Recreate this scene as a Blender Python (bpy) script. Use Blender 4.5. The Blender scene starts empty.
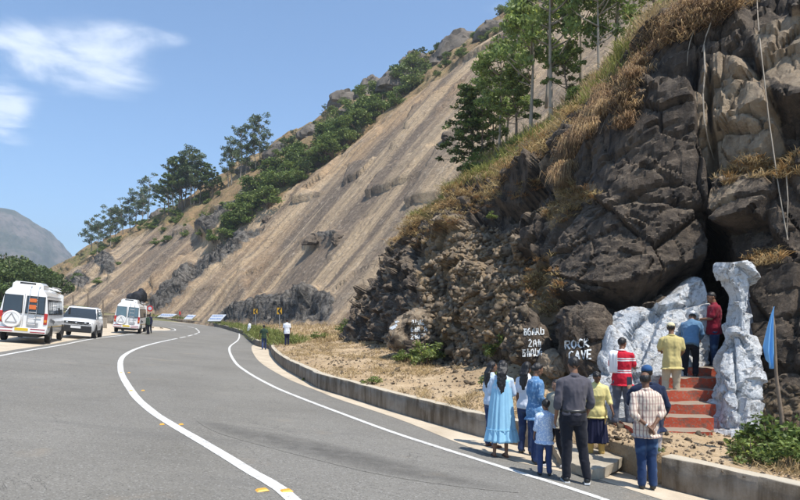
import bpy, bmesh, math, random
import numpy as np
from mathutils import Vector, Matrix, Euler
from mathutils.geometry import delaunay_2d_cdt
rnd = random.Random(7)
rng = np.random.default_rng(11)
SC = bpy.context.scene
COL = SC.collection
PI = math.pi

# ------------------------------------------------------------------ camera, sky, sun, exposure
FPX = 600.0; HV = 318.0            # focal length in photo pixels, row of the horizon (camera held level, lens shifted)
cd = bpy.data.cameras.new('camera'); cam = bpy.data.objects.new('camera', cd); COL.objects.link(cam)
cd.sensor_width = 36.0; cd.lens = 27.0; cd.shift_y = (HV-250)/800.0
cd.clip_start = 0.1; cd.clip_end = 8000
cam.location = (0, 0, 0); cam.rotation_euler = (PI/2, 0, 0)
SC.camera = cam
SUN = Vector((0.36, -0.30, 0.92)).normalized()
world = bpy.data.worlds.new("World"); SC.world = world; world.use_nodes = True
def build_world():
    nt = world.node_tree; N = nt.nodes; L = nt.links
    for n in list(N): N.remove(n)
    out = N.new('ShaderNodeOutputWorld'); bg = N.new('ShaderNodeBackground'); bg.inputs[1].default_value = 0.15
    sky = N.new('ShaderNodeTexSky'); sky.sky_type = 'NISHITA'; sky.sun_disc = False
    sky.sun_elevation = math.asin(SUN.z); sky.sun_rotation = math.atan2(SUN.x, SUN.y)
    sky.altitude = 1500; sky.air_density = 1.0; sky.dust_density = 1.3; sky.ozone_density = 1.5
    tc = N.new('ShaderNodeTexCoord'); sp = N.new('ShaderNodeSeparateXYZ'); L.new(tc.outputs['Generated'], sp.inputs[0])
    def m(op, a, b=None, c=None):
        n = N.new('ShaderNodeMath'); n.operation = op
        for i, v in enumerate((a, b, c)):
            if v is None: continue
            if isinstance(v, (int, float)): n.inputs[i].default_value = v
            else: L.new(v, n.inputs[i])
        return n.outputs[0]
    # cloud layer: wisps projected on a plane high above
    zz = m('MAXIMUM', sp.outputs[2], 0.03)
    cx = m('DIVIDE', sp.outputs[0], zz); cy = m('DIVIDE', sp.outputs[1], zz)
    cb = N.new('ShaderNodeCombineXYZ'); L.new(cx, cb.inputs[0]); L.new(cy, cb.inputs[1])
    nz = N.new('ShaderNodeTexNoise'); nz.inputs['Scale'].default_value = 2.3; nz.inputs['Detail'].default_value = 7
    nz.inputs['Roughness'].default_value = .58; nz.inputs['Distortion'].default_value = .35; L.new(cb.outputs[0], nz.inputs['Vector'])
    # banks of cloud with a place of their own in the sky: (direction x, y, z, width, weight)
    tot = None
    def bank(u, v, su, sv, w):
        d = Vector(((u-400)/FPX, 1, (HV-v)/FPX)).normalized()
        right = Vector((d.y, -d.x, 0)).normalized(); up = right.cross(d).normalized()
        def dot(vec):
            n = N.new('ShaderNodeVectorMath'); n.operation = 'DOT_PRODUCT'; L.new(tc.outputs['Generated'], n.inputs[0]); n.inputs[1].default_value = vec; return n.outputs['Value']
        a = m('DIVIDE', dot(right), su); b = m('DIVIDE', dot(up), sv); f = m('GREATER_THAN', dot(d), 0)
        r2 = m('ADD', m('MULTIPLY', a, a), m('MULTIPLY', b, b))
        return m('MULTIPLY', m('MULTIPLY', m('POWER', 2.718, m('MULTIPLY', r2, -1)), w), f)
    for args in [(35,52,.10,.036,1.0), (95,62,.075,.04,1.0), (125,34,.055,.022,.75), (4,112,.035,.045,1.0), (178,40,.035,.014,.5),
                 (118,188,.03,.014,.35), (495,8,.04,.018,.45), (-160,90,.12,.06,1.0), (-420,60,.2,.07,.9), (1100,120,.2,.08,.8), (300,-260,.2,.08,.8), (900,-350,.25,.1,.8)]:
        b = bank(*args); tot = b if tot is None else m('ADD', tot, b)
    mr = N.new('ShaderNodeMapRange'); L.new(m('MULTIPLY', m('MULTIPLY', m('SUBTRACT', nz.outputs['Fac'], .22), 2.0), m('MINIMUM', tot, 1.0)), mr.inputs[0])
    mr.inputs[1].default_value = .16; mr.inputs[2].default_value = .80; mr.inputs[3].default_value = 0; mr.inputs[4].default_value = .62
    mr.interpolation_type = 'SMOOTHSTEP'
    mix = N.new('ShaderNodeMix'); mix.data_type = 'RGBA'
    L.new(mr.outputs[0], mix.inputs['Factor']); L.new(sky.outputs[0], mix.inputs['A']); mix.inputs['B'].default_value = (6.6, 6.9, 7.3, 1)
    tn = N.new('ShaderNodeMix'); tn.data_type = 'RGBA'; tn.blend_type = 'MULTIPLY'; tn.inputs['Factor'].default_value = 1; L.new(sky.outputs[0], tn.inputs['A']); tn.inputs['B'].default_value = (.80, .98, 1.06, 1); L.new(tn.outputs['Result'], mix.inputs['A'])
    L.new(mix.outputs['Result'], bg.inputs[0]); L.new(bg.outputs[0], out.inputs[0])
build_world()
sl = bpy.data.lights.new('sun', 'SUN'); sl.energy = 4.4; sl.angle = math.radians(.53); sl.color = (1, .95, .87)
so = bpy.data.objects.new('sun', sl); COL.objects.link(so); so.rotation_euler = (-SUN).to_track_quat('-Z', 'Y').to_euler(); so.location = (20, -20, 60)
SC.view_settings.view_transform = 'Standard'; SC.view_settings.look = 'None'; SC.view_settings.gamma = 1
SC.view_settings.exposure = 0.56
SC.render.engine = 'CYCLES'

# ------------------------------------------------------------------ helpers
def tag(o, label=None, cat=None, group=None, kind=None):
    if label: o['label'] = label
    if cat: o['category'] = cat
    if group: o['group'] = group
    if kind: o['kind'] = kind
    return o
def thing(name, label, cat, loc=(0,0,0), rz=0, group=None):
    o = bpy.data.objects.new(name, None); COL.objects.link(o); o.location = loc; o.rotation_euler = (0, 0, rz)
    o.empty_display_size = .1
    return tag(o, label, cat, group)
def link(name, me, m=None, parent=None):
    o = bpy.data.objects.new(name, me); COL.objects.link(o)
    if m is not None:
        if isinstance(m, (list, tuple)):
            for k in m: me.materials.append(k)
        else: me.materials.append(m)
    if parent is not None: o.parent = parent
    return o
def npmesh(name, V, F, smooth=False, col=None, uv=None, corner=None):
    V = np.asarray(V, dtype=np.float32); me = bpy.data.meshes.new(name)
    if isinstance(F, np.ndarray): groups = [F]
    else: groups = [g for g in F if len(g)]
    me.vertices.add(len(V)); me.vertices.foreach_set('co', V.ravel())
    nl = sum(g.size for g in groups); npoly = sum(len(g) for g in groups)
    me.loops.add(nl); me.loops.foreach_set('vertex_index', np.concatenate([g.ravel() for g in groups]).astype(np.int32))
    me.polygons.add(npoly)
    tot = np.concatenate([np.full(len(g), g.shape[1]) for g in groups]).astype(np.int32)
    st = np.concatenate([[0], np.cumsum(tot)[:-1]]).astype(np.int32)
    me.polygons.foreach_set('loop_start', st)
    me.polygons.foreach_set('loop_total', tot)
    if smooth: me.polygons.foreach_set('use_smooth', np.ones(npoly, dtype=bool))
    me.update(calc_edges=True)
    if col is not None:
        a = me.color_attributes.new('Col', 'FLOAT_COLOR', 'POINT'); c = np.ones((len(V), 4), dtype=np.float32); c[:, :3] = col
        a.data.foreach_set('color', c.ravel())
    if uv is not None:
        l = me.uv_layers.new(name='UVMap'); vi = np.concatenate([g.ravel() for g in groups]); l.data.foreach_set('uv', np.asarray(uv, dtype=np.float32)[vi].ravel())
    me.validate()
    return me
def bmmesh(name, bm, smooth=False):
    me = bpy.data.meshes.new(name); bm.normal_update(); bm.to_mesh(me); bm.free()
    if smooth:
        me.polygons.foreach_set('use_smooth', np.ones(len(me.polygons), dtype=bool))
    return me
def autosmooth(me, ang=35):
    me.polygons.foreach_set('use_smooth', np.ones(len(me.polygons), dtype=bool))
    try: me.set_sharp_from_angle(angle=math.radians(ang))
    except Exception: pass
    return me
def copy_tree(o, parent=None):
    c = o.copy(); COL.objects.link(c)
    if parent is not None:
        c.parent = parent
    for ch in list(o.children): copy_tree(ch, c)
    return c
# surveying: a picture point and a distance give a place; G drops it on the road surface
def P(u, v, Y): return Vector(((u-400)/FPX*Y, Y, (HV-v)/FPX*Y))
def zr(x, y):
    x = np.asarray(x, dtype=float); y = np.asarray(y, dtype=float)
    e = y-48.0; rel = .5*(e+np.sqrt(e*e+16.0))
    return -(1.82+.089*x+.0287*y-.02*rel)
def zrf(x, y): return float(zr(x, y))
def G(u, v):
    p = (u-400)/FPX; q = (v-HV)/FPX; Y = 10.0
    lo, hi = .5, 400.
    for Y in np.linspace(2, 160, 3161):
        if -zrf(p*Y, Y) - q*Y < 0: return Vector((p*Y, Y, zrf(p*Y, Y)))
    return Vector((p*160, 160, zrf(p*160, 160)))
def proj(V):
    V = np.asarray(V); Y = np.maximum(V[..., 1], .3); return 400+FPX*V[..., 0]/Y, HV-FPX*V[..., 2]/Y
def smooth(a, b, x):
    t = np.clip((np.asarray(x, dtype=float)-a)/(b-a), 0, 1); return t*t*(3-2*t)
def inpoly(u, v, poly, feather=0):
    """signed-ish membership: 1 inside the outline, fading over feather"""
    n = len(poly); ins = np.zeros(u.shape, bool); dmin = np.full(u.shape, 1e9)
    for i in range(n):
        x1, y1 = poly[i]; x2, y2 = poly[(i+1) % n]
        c = ((y1 > v) != (y2 > v)) & (u < (x2-x1)*(v-y1)/((y2-y1) if y2 != y1 else 1e-9)+x1); ins ^= c
        dx, dy = x2-x1, y2-y1; t = np.clip(((u-x1)*dx+(v-y1)*dy)/(dx*dx+dy*dy+1e-9), 0, 1)
        dmin = np.minimum(dmin, np.hypot(u-x1-t*dx, v-y1-t*dy))
    s = np.where(ins, dmin, -dmin)
    return smooth(-feather, feather, s) if feather > 0 else ins.astype(float)
# noise in numpy
def _h(ix, iy, iz, s):
    h = (ix.astype(np.int64)*374761393+iy.astype(np.int64)*668265263+iz.astype(np.int64)*2147483647+s*974634777) & 0xffffffff
    h = ((h ^ (h >> 13))*1274126177) & 0xffffffff; h = ((h ^ (h >> 16))*2246822519) & 0xffffffff; h = h ^ (h >> 15)
    return (h & 0xffffff)/float(0xffffff)
def vnoise(Pn, s=0):
    Pn = np.asarray(Pn, dtype=float); i = np.floor(Pn); f = Pn-i; f = f*f*f*(f*(f*6-15)+10); i = i.astype(np.int64); r = 0
    for dx in (0, 1):
        wx = f[:, 0] if dx else 1-f[:, 0]
        for dy in (0, 1):
            wy = f[:, 1] if dy else 1-f[:, 1]
            for dz in (0, 1):
                wz = f[:, 2] if dz else 1-f[:, 2]
                r = r+wx*wy*wz*_h(i[:, 0]+dx, i[:, 1]+dy, i[:, 2]+dz, s)
    return r*2-1
def fbm(Pn, s=0, o=4, g=.5):
    r = 0; a = 1; t = 0; Pn = np.asarray(Pn, dtype=float)
    for k in range(o): r = r+a*vnoise(Pn*(2.03**k)+k*17.3, s+k); t += a; a *= g
    return r/t
def facets(Pn, s=0, tilt=.5, step=.5):
    """blocky rock: each cell is a tilted flat face, edge value small near joints"""
    Pn = np.asarray(Pn, dtype=float); i = np.floor(Pn).astype(np.int64); n = len(Pn)
    F1 = np.full(n, 9.); F2 = np.full(n, 9.); off = np.zeros(n)
    for dx in (-1, 0, 1):
        for dy in (-1, 0, 1):
            for dz in (-1, 0, 1):
                c0, c1, c2 = i[:, 0]+dx, i[:, 1]+dy, i[:, 2]+dz
                jx, jy, jz = c0+_h(c0, c1, c2, s), c1+_h(c0, c1, c2, s+1), c2+_h(c0, c1, c2, s+2)
                ax, ay, az = Pn[:, 0]-jx, Pn[:, 1]-jy, Pn[:, 2]-jz; d = np.sqrt(ax*ax+ay*ay+az*az)
                o = (_h(c0, c1, c2, s+3)-.5)*2*step+tilt*((_h(c0, c1, c2, s+4)-.5)*2*ax+(_h(c0, c1, c2, s+5)-.5)*2*ay+(_h(c0, c1, c2, s+6)-.5)*2*az)
                m = d < F1; F2 = np.where(m, F1, np.minimum(F2, d)); off = np.where(m, o, off); F1 = np.where(m, d, F1)
    return off, F2-F1
def gridfaces(nu, nv):
    i = np.arange(nu-1)[:, None]*nv+np.arange(nv-1)[None, :]; i = i.ravel()
    return np.stack([i, i+nv, i+nv+1, i+1], 1)
def gridnormals(Vg):
    a = np.gradient(Vg, axis=0); b = np.gradient(Vg, axis=1); n = np.cross(a, b); return n/np.maximum(np.linalg.norm(n, axis=2, keepdims=True), 1e-9)
def catmull(C, t):
    """C (n,k) control values, t in 0..n-1"""
    n = len(C); t = np.clip(t, 0, n-1-1e-6); i = np.floor(t).astype(int); f = (t-i)[:, None]
    p1 = C[i]; p2 = C[i+1]; p0 = C[np.maximum(i-1, 0)]; p3 = C[np.minimum(i+2, n-1)]
    return .5*((2*p1)+(-p0+p2)*f+(2*p0-5*p1+4*p2-p3)*f*f+(-p0+3*p1-3*p2+p3)*f**3)
def resample(pts, step):
    C = np.array([tuple(p) for p in pts], dtype=float); t = np.linspace(0, len(C)-1, len(C)*24); D = catmull(C, t)
    L = np.concatenate([[0], np.cumsum(np.linalg.norm(np.diff(D, axis=0), axis=1))]); n = max(2, int(L[-1]/step)+1)
    s = np.linspace(0, L[-1], n); return np.stack([np.interp(s, L, D[:, k]) for k in range(D.shape[1])], 1)
# ---- small mesh pieces into a bmesh
def bx(bm, c, s, rot=None, bev=0):
    r = bmesh.ops.create_cube(bm, size=1.0); vs = r['verts']
    M = Matrix.Translation(c) @ (rot if rot is not None else Matrix.Identity(4)) @ Matrix.Diagonal((s[0], s[1], s[2], 1))
    bmesh.ops.transform(bm, matrix=M, verts=vs)
    if bev:
        es = list({e for v in vs for e in v.link_edges}); bmesh.ops.bevel(bm, geom=es, offset=bev, segments=2, affect='EDGES', profile=.5)
def tube(bm, pts, r, seg=8, caps=True):
    pts = [Vector(p) for p in pts]; rs = r if isinstance(r, (list, tuple)) else [r]*len(pts); rings = []
    up = Vector((0, 0, 1))
    for i, p in enumerate(pts):
        d = (pts[min(i+1, len(pts)-1)]-pts[max(i-1, 0)]); d = d.normalized() if d.length > 1e-9 else Vector((0, 0, 1))
        a = d.cross(up if abs(d.z) < .95 else Vector((1, 0, 0))).normalized(); b = d.cross(a)
        rings.append([bm.verts.new(p+(a*math.cos(2*PI*k/seg)+b*math.sin(2*PI*k/seg))*rs[i]) for k in range(seg)])
    for i in range(len(rings)-1):
        for k in range(seg): bm.faces.new((rings[i][k], rings[i+1][k], rings[i+1][(k+1) % seg], rings[i][(k+1) % seg]))
    if caps: bm.faces.new(rings[0]); bm.faces.new(list(reversed(rings[-1])))
def loft(bm, rings, caps=True):
    R = [[bm.verts.new(p) for p in r] for r in rings]; n = len(R[0])
    for i in range(len(R)-1):
        for k in range(n): bm.faces.new((R[i][k], R[i][(k+1) % n], R[i+1][(k+1) % n], R[i+1][k]))
    if caps: bm.faces.new(list(reversed(R[0]))); bm.faces.new(R[-1])
    return R
def ball(bm, c, s, sub=2, rot=None):
    r = bmesh.ops.create_icosphere(bm, subdivisions=sub, radius=1)
    M = Matrix.Translation(c) @ (rot if rot is not None else Matrix.Identity(4)) @ Matrix.Diagonal((s[0], s[1], s[2], 1)); bmesh.ops.transform(bm, matrix=M, verts=r['verts'])
def capsule(bm, a, b, ra, rb, seg=10):
    a = Vector(a); b = Vector(b); d = b-a; L = d.length
    if L < 1e-6: ball(bm, a, (ra,)*3, 2); return
    d.normalize(); pts = []; rs = []
    for k in range(4): t = k/4*PI/2; pts.append(a-d*ra*math.cos(t)); rs.append(max(ra*math.sin(t), ra*.02))
    for k in range(0, 5): t = k/4; pts.append(a.lerp(b, t)); rs.append(ra+(rb-ra)*t)
    for k in range(1, 5): t = (1-k/4)*PI/2; pts.append(b+d*rb*math.cos(t)); rs.append(max(rb*math.sin(t), rb*.02))
    # constant frame
    x = d.cross(Vector((0, 0, 1)) if abs(d.z) < .9 else Vector((1, 0, 0))).normalized(); y = d.cross(x)
    loft(bm, [[p+(x*math.cos(2*PI*k/seg)+y*math.sin(2*PI*k/seg))*r for k in range(seg)] for p, r in zip(pts, rs)])

# ------------------------------------------------------------------ materials
class MT:
    def __init__(s, name, rough=.8, spec=.3):
        s.m = bpy.data.materials.new(name); s.m.use_nodes = True; s.nt = s.m.node_tree; s.N = s.nt.nodes; s.L = s.nt.links
        s.b = s.N['Principled BSDF']; s.b.inputs['Roughness'].default_value = rough; s.b.inputs['Specular IOR Level'].default_value = spec
        s.tc = s.N.new('ShaderNodeTexCoord'); s.src = s.tc.outputs['Object']
    def set(s, sock, v):
        if hasattr(v, 'is_linked') or isinstance(v, bpy.types.NodeSocket): s.L.new(v, sock)
        else: sock.default_value = v
    def col(s, c): s.set(s.b.inputs['Base Color'], c if not isinstance(c, tuple) else (*c, 1)[:4]); return s
    def map(s, scale=(1,1,1), loc=(0,0,0), rot=(0,0,0), src=None):
        n = s.N.new('ShaderNodeMapping'); n.inputs['Scale'].default_value = scale; n.inputs['Location'].default_value = loc; n.inputs['Rotation'].default_value = rot
        s.L.new(src or s.src, n.inputs['Vector']); return n.outputs[0]
    def noise(s, scale, detail=5, rough=.55, vec=None, dist=0, out='Fac'):
        n = s.N.new('ShaderNodeTexNoise'); n.inputs['Scale'].default_value = scale; n.inputs['Detail'].default_value = detail; n.inputs['Roughness'].default_value = rough; n.inputs['Distortion'].default_value = dist
        s.L.new(vec or s.src, n.inputs['Vector']); return n.outputs[out]
    def voro(s, scale, vec=None, feature='F1', out='Distance'):
        n = s.N.new('ShaderNodeTexVoronoi'); n.feature = feature; n.inputs['Scale'].default_value = scale; s.L.new(vec or s.src, n.inputs['Vector']); return n.outputs[out]
    def ramp(s, fac, stops, mode='LINEAR'):
        n = s.N.new('ShaderNodeValToRGB'); n.color_ramp.interpolation = mode; e = n.color_ramp.elements
        while len(e) < len(stops): e.new(.5)
        for k, (p, c) in enumerate(stops):
            e[k].position = p; e[k].color = (*c, 1) if len(c) == 3 else c
        s.L.new(fac, n.inputs[0]); return n.outputs[0]
    def fr(s, fac, a, b, c=0., d=1.):
        n = s.N.new('ShaderNodeMapRange'); n.inputs[1].default_value = a; n.inputs[2].default_value = b; n.inputs[3].default_value = c; n.inputs[4].default_value = d; s.L.new(fac, n.inputs[0]); return n.outputs[0]
    def mix(s, f, a, b, mode='MIX'):
        n = s.N.new('ShaderNodeMix'); n.data_type = 'RGBA'; n.blend_type = mode
        for k, v in (('Factor', f), ('A', a), ('B', b)):
            k_ = n.inputs[k]
            if isinstance(v, (int, float)): k_.default_value = v
            elif isinstance(v, tuple): k_.default_value = (*v, 1)[:4]
            else: s.L.new(v, k_)
        return n.outputs['Result']
    def mt(s, op, a, b=0):
        n = s.N.new('ShaderNodeMath'); n.operation = op
        for i, v in enumerate((a, b)):
            if isinstance(v, (int, float)): n.inputs[i].default_value = v
            else: s.L.new(v, n.inputs[i])
        return n.outputs[0]
    def attr(s, name='Col'):
        n = s.N.new('ShaderNodeAttribute'); n.attribute_name = name; return n.outputs['Color']
    def sep(s, c):
        n = s.N.new('ShaderNodeSeparateColor'); s.L.new(c, n.inputs[0]); return n.outputs
    def sepv(s, c):
        n = s.N.new('ShaderNodeSeparateXYZ'); s.L.new(c, n.inputs[0]); return n.outputs
    def objrand(s):
        n = s.N.new('ShaderNodeObjectInfo'); return n.outputs['Random']
    def normz(s):
        n = s.N.new('ShaderNodeNewGeometry'); return s.sepv(n.outputs['Normal'])[2]
    def bump(s, h, strength=.4, dist=.02):
        n = s.N.new('ShaderNodeBump'); n.inputs['Strength'].default_value = strength; n.inputs['Distance'].default_value = dist; s.L.new(h, n.inputs['Height'])
        if s.b.inputs['Normal'].is_linked: s.L.new(s.b.inputs['Normal'].links[0].from_socket, n.inputs['Normal'])
        s.L.new(n.outputs[0], s.b.inputs['Normal']); return s
def plain(name, c, rough=.6, spec=.3, var=.12, sc=12, metal=0, coat=0, bump=0):
    m = MT(name, rough, spec); n = m.noise(sc, 4); m.col(m.mix(n, tuple(k*(1-var) for k in c), tuple(min(1, k*(1+var)) for k in c)))
    m.b.inputs['Metallic'].default_value = metal
    if coat: m.b.inputs['Coat Weight'].default_value = coat; m.b.inputs['Coat Roughness'].default_value = .08
    if bump: m.bump(m.noise(sc*4, 3), .5, bump)
    return m.m
M = {}
def mk_asphalt():
    for key in ('asphalt', 'track'):
        m = MT('asphalt', .88, .22); big = m.noise(.35, 5, .6); mid = m.noise(2.2, 5, .65); fine = m.noise(48, 3, .75); agg = m.voro(62, out='Color'); a = m.sep(agg)[0]
        c = m.mix(m.fr(big, .35, .65), (.162, .151, .130), (.222, .208, .180)); c = m.mix(m.fr(mid, .35, .65, 0, .55), c, (.185, .174, .152))
        lane = m.noise(.5, 3, .5, vec=m.map((.9, .12, 1), rot=(0, 0, .45))); c = m.mix(m.fr(lane, .45, .65, 0, .4), c, (.215, .204, .184))
        c = m.mix(m.fr(fine, .50, .74, 0, .5), c, (.27, .258, .236)); c = m.mix(m.fr(fine, .25, .42, .45, 0), c, (.085, .08, .072))
        c = m.mix(m.fr(a, .86, .97, 0, .45), c, (.38, .365, .34)); c = m.mix(m.fr(a, .02, .16, .5, 0), c, (.05, .048, .045))
        st = m.noise(1.0, 5, .65, vec=m.map((.25, 1.6, 1), rot=(0, 0, .9))); c = m.mix(m.fr(st, .56, .70, 0, .32), c, (.11, .105, .098))
        cr = m.mt('ABSOLUTE', m.mt('SUBTRACT', m.noise(.42, 7, .62, dist=.6), .5)); c = m.mix(m.mt('MULTIPLY', m.fr(cr, 0, .0035, .75, 0), m.fr(big, .48, .56)), c, (.05, .047, .044))
        sd = m.noise(.8, 7, .65); c = m.mix(m.fr(sd, .60, .76, 0, .5), c, (.31, .25, .185)); ol = m.noise(1.7, 3, .6); c = m.mix(m.fr(ol, .68, .74, 0, .5), c, (.09, .085, .08))
        if key == 'track':
            k = m.mt('MULTIPLY', m.sep(m.attr())[0], m.fr(m.noise(3, 5, .7), .3, .6, .35, 1)); c = m.mix(m.mt('MULTIPLY', k, .85), c, (.085, .08, .073))
        m.col(c); m.bump(m.noise(70, 3, .75), .7, .008); m.bump(m.voro(62), .4, .006); m.bump(mid, .15, .03); M[key] = m.m
mk_asphalt()
def mk_line():
    m = MT('road paint', .6, .3); n = m.noise(9, 6, .7); f = m.noise(60, 3, .6)
    c = m.mix(m.fr(n, .48, .66, 0, .8), (.74, .73, .69), (.40, .38, .35)); c = m.mix(m.fr(f, .52, .64, 0, .75), c, (.22, .21, .2)); c = m.mix(m.fr(m.noise(1.2, 5, .6), .58, .7, 0, .55), c, (.34, .31, .27)); m.col(c); m.bump(f, .3, .004); M['line'] = m.m
    M['stud'] = plain('yellow road stud', (.75, .38, .04), .45, .5)
mk_line()
def mk_soil():
    m = MT('dry soil', .95, .1); n = m.noise(.9, 6, .62); n2 = m.noise(6, 5, .6); f = m.noise(28, 4, .7); v = m.voro(16)
    c = m.mix(m.fr(n, .3, .7), (.34, .235, .135), (.52, .395, .255)); c = m.mix(m.fr(n2, .45, .65, 0, .6), c, (.36, .26, .15)); c = m.mix(m.fr(f, .55, .7, 0, .6), c, (.60, .49, .36)); c = m.mix(m.fr(f, .25, .4, .5, 0), c, (.21, .14, .085))
    m.col(c); m.bump(n2, .6, .08); m.bump(f, .7, .03); m.bump(v, .3, .02); M['soil'] = m.m
    m = MT('sandy shoulder', .92, .15); n = m.noise(1.5, 6, .62); f = m.noise(45, 3, .7)
    c = m.mix(m.fr(n, .3, .7), (.44, .36, .26), (.60, .51, .39)); c = m.mix(m.fr(f, .5, .75, 0, .5), c, (.66, .6, .5)); c = m.mix(m.fr(m.noise(.6, 5), .55, .7, 0, .5), c, (.36, .29, .21)); m.col(c); m.bump(f, .5, .01); m.bump(n, .3, .05); M['shoulder'] = m.m
    m = MT('valley ground', .95, .1); n = m.noise(.05, 6, .6); c = m.mix(m.fr(n, .35, .65), (.10, .12, .05), (.28, .22, .13)); m.col(c); M['valley'] = m.m
mk_soil()
def mk_concrete():
    m = MT('stained concrete', .9, .2); n = m.noise(1.2, 6, .6); up = m.map((1.6, 1.6, .28)); dr = m.noise(3.2, 6, .62, vec=up); f = m.noise(40, 4, .7)
    c = m.mix(m.fr(dr, .35, .62), (.25, .21, .165), (.115, .088, .06)); c = m.mix(m.fr(n, .5, .68, 0, .7), c, (.33, .30, .255)); c = m.mix(m.fr(dr, .60, .72, 0, .75), c, (.075, .058, .042)); c = m.mix(m.fr(f, .6, .75, 0, .4), c, (.42, .39, .34))
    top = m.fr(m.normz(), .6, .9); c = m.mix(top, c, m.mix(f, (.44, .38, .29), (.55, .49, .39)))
    m.col(c); m.bump(f, .5, .012); m.bump(m.noise(7, 4), .4, .03); M['concrete'] = m.m
    m = MT('rough slab concrete', .9, .2); n = m.noise(2.2, 6, .62); f = m.noise(35, 4, .7)
    c = m.mix(m.fr(n, .35, .65), (.33, .28, .21), (.47, .42, .34)); c = m.mix(m.fr(f, .55, .75, 0, .5), c, (.56, .51, .43)); m.col(c); m.bump(f, .5, .012); m.bump(n, .6, .04); M['slab_concrete'] = m.m
    m = MT('worn red paint', .7, .3); n = m.noise(5, 6, .65); f = m.noise(22, 4, .7)
    c = m.mix(n, (.38, .05, .025), (.54, .11, .05)); c = m.mix(m.fr(f, .54, .62, 0, .9), c, (.27, .21, .16)); c = m.mix(m.fr(n, .54, .64, 0, .85), c, (.16, .10, .075))
    top = m.fr(m.normz(), .55, .8); c = m.mix(top, c, m.mix(n, (.22, .17, .13), (.34, .27, .2))); m.col(c); m.bump(f, .6, .012); M['red'] = m.m
mk_concrete()
def mk_rock():
    m = MT('cliff rock', .82, .35); a = m.sep(m.attr()); uvn = m.noise(.5, 6, .62); n = m.noise(2.1, 7, .65); st = m.noise(1.6, 7, .65, vec=m.map((2.6, 2.6, .45), rot=(.25, .35, 0))); f = m.noise(17, 5, .72); ff = m.noise(70, 3, .7)
    c = m.mix(m.fr(n, .35, .65), (.036, .026, .019), (.125, .094, .068)); c = m.mix(m.fr(uvn, .5, .72, 0, .6), c, (.165, .120, .080)); c = m.mix(m.fr(st, .52, .64, 0, .85), c, (.015, .012, .011)); c = m.mix(m.fr(st, .22, .40, .55, 0), c, (.22, .18, .145))
    c = m.mix(m.fr(f, .58, .72, 0, .60), c, (.20, .17, .145)); c = m.mix(m.fr(f, .28, .4, .6, 0), c, (.028, .024, .022))
    tan = m.mix(m.fr(n, .3, .7), (.25, .18, .115), (.42, .33, .23)); tan = m.mix(m.fr(f, .55, .7, 0, .5), tan, (.52, .43, .32)); tan = m.mix(m.fr(st, .5, .68, 0, .55), tan, (.13, .09, .06))
    k = m.fr(m.mt('ADD', a[0], m.mt('MULTIPLY', m.mt('SUBTRACT', n, .5), .9)), .35, .6); c = m.mix(k, c, tan)
    soil = m.mix(f, (.16, .105, .055), (.36, .26, .15)); k = m.fr(m.mt('ADD', a[2], m.mt('MULTIPLY', m.mt('SUBTRACT', f, .5), 1.0)), .4, .62); c = m.mix(k, c, soil)
    # whitewash daubed on the rock, worn in the hollows
    wh = m.mix(m.fr(n, .3, .72), (.60, .63, .66), (.86, .87, .87)); wh = m.mix(m.fr(st, .54, .70, 0, .6), wh, (.32, .345, .37)); wh = m.mix(m.fr(f, .60, .70, 0, .8), wh, (.13, .12, .115)); wh = m.mix(m.fr(m.noise(6, 6, .7), .56, .68, 0, .75), wh, (.20, .19, .185)); wh = m.mix(m.fr(m.noise(30, 4, .75), .60, .68, 0, .7), wh, (.16, .15, .145)); ck = m.voro(3.2, vec=m.map((1, 1, .55), rot=(.4, .5, 0)), feature='DISTANCE_TO_EDGE'); wh = m.mix(m.fr(m.mt('ADD', ck, m.mt('MULTIPLY', m.mt('SUBTRACT', m.noise(9, 5, .7), .5), .22)), 0, .03, .5, 0), wh, (.10, .09, .085))
    k = m.fr(m.mt('ADD', a[1], m.mt('MULTIPLY', m.mt('SUBTRACT', m.noise(5, 6, .7), .5), 1.0)), .42, .52); c = m.mix(k, c, wh)
    # dust settles on what faces up
    k = m.mt('MULTIPLY', m.fr(m.normz(), .45, .85, 0, .55), m.fr(f, .35, .6)); c = m.mix(k, c, (.30, .235, .165))
    m.col(c); m.bump(n, .7, .14); m.bump(f, 1.0, .06); m.bump(m.voro(5.5, vec=m.map((1, 1, .6), rot=(.3, .4, 0)), feature='DISTANCE_TO_EDGE'), .35, .06); m.bump(ff, .6, .012); M['rock'] = m.m
mk_rock()
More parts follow.
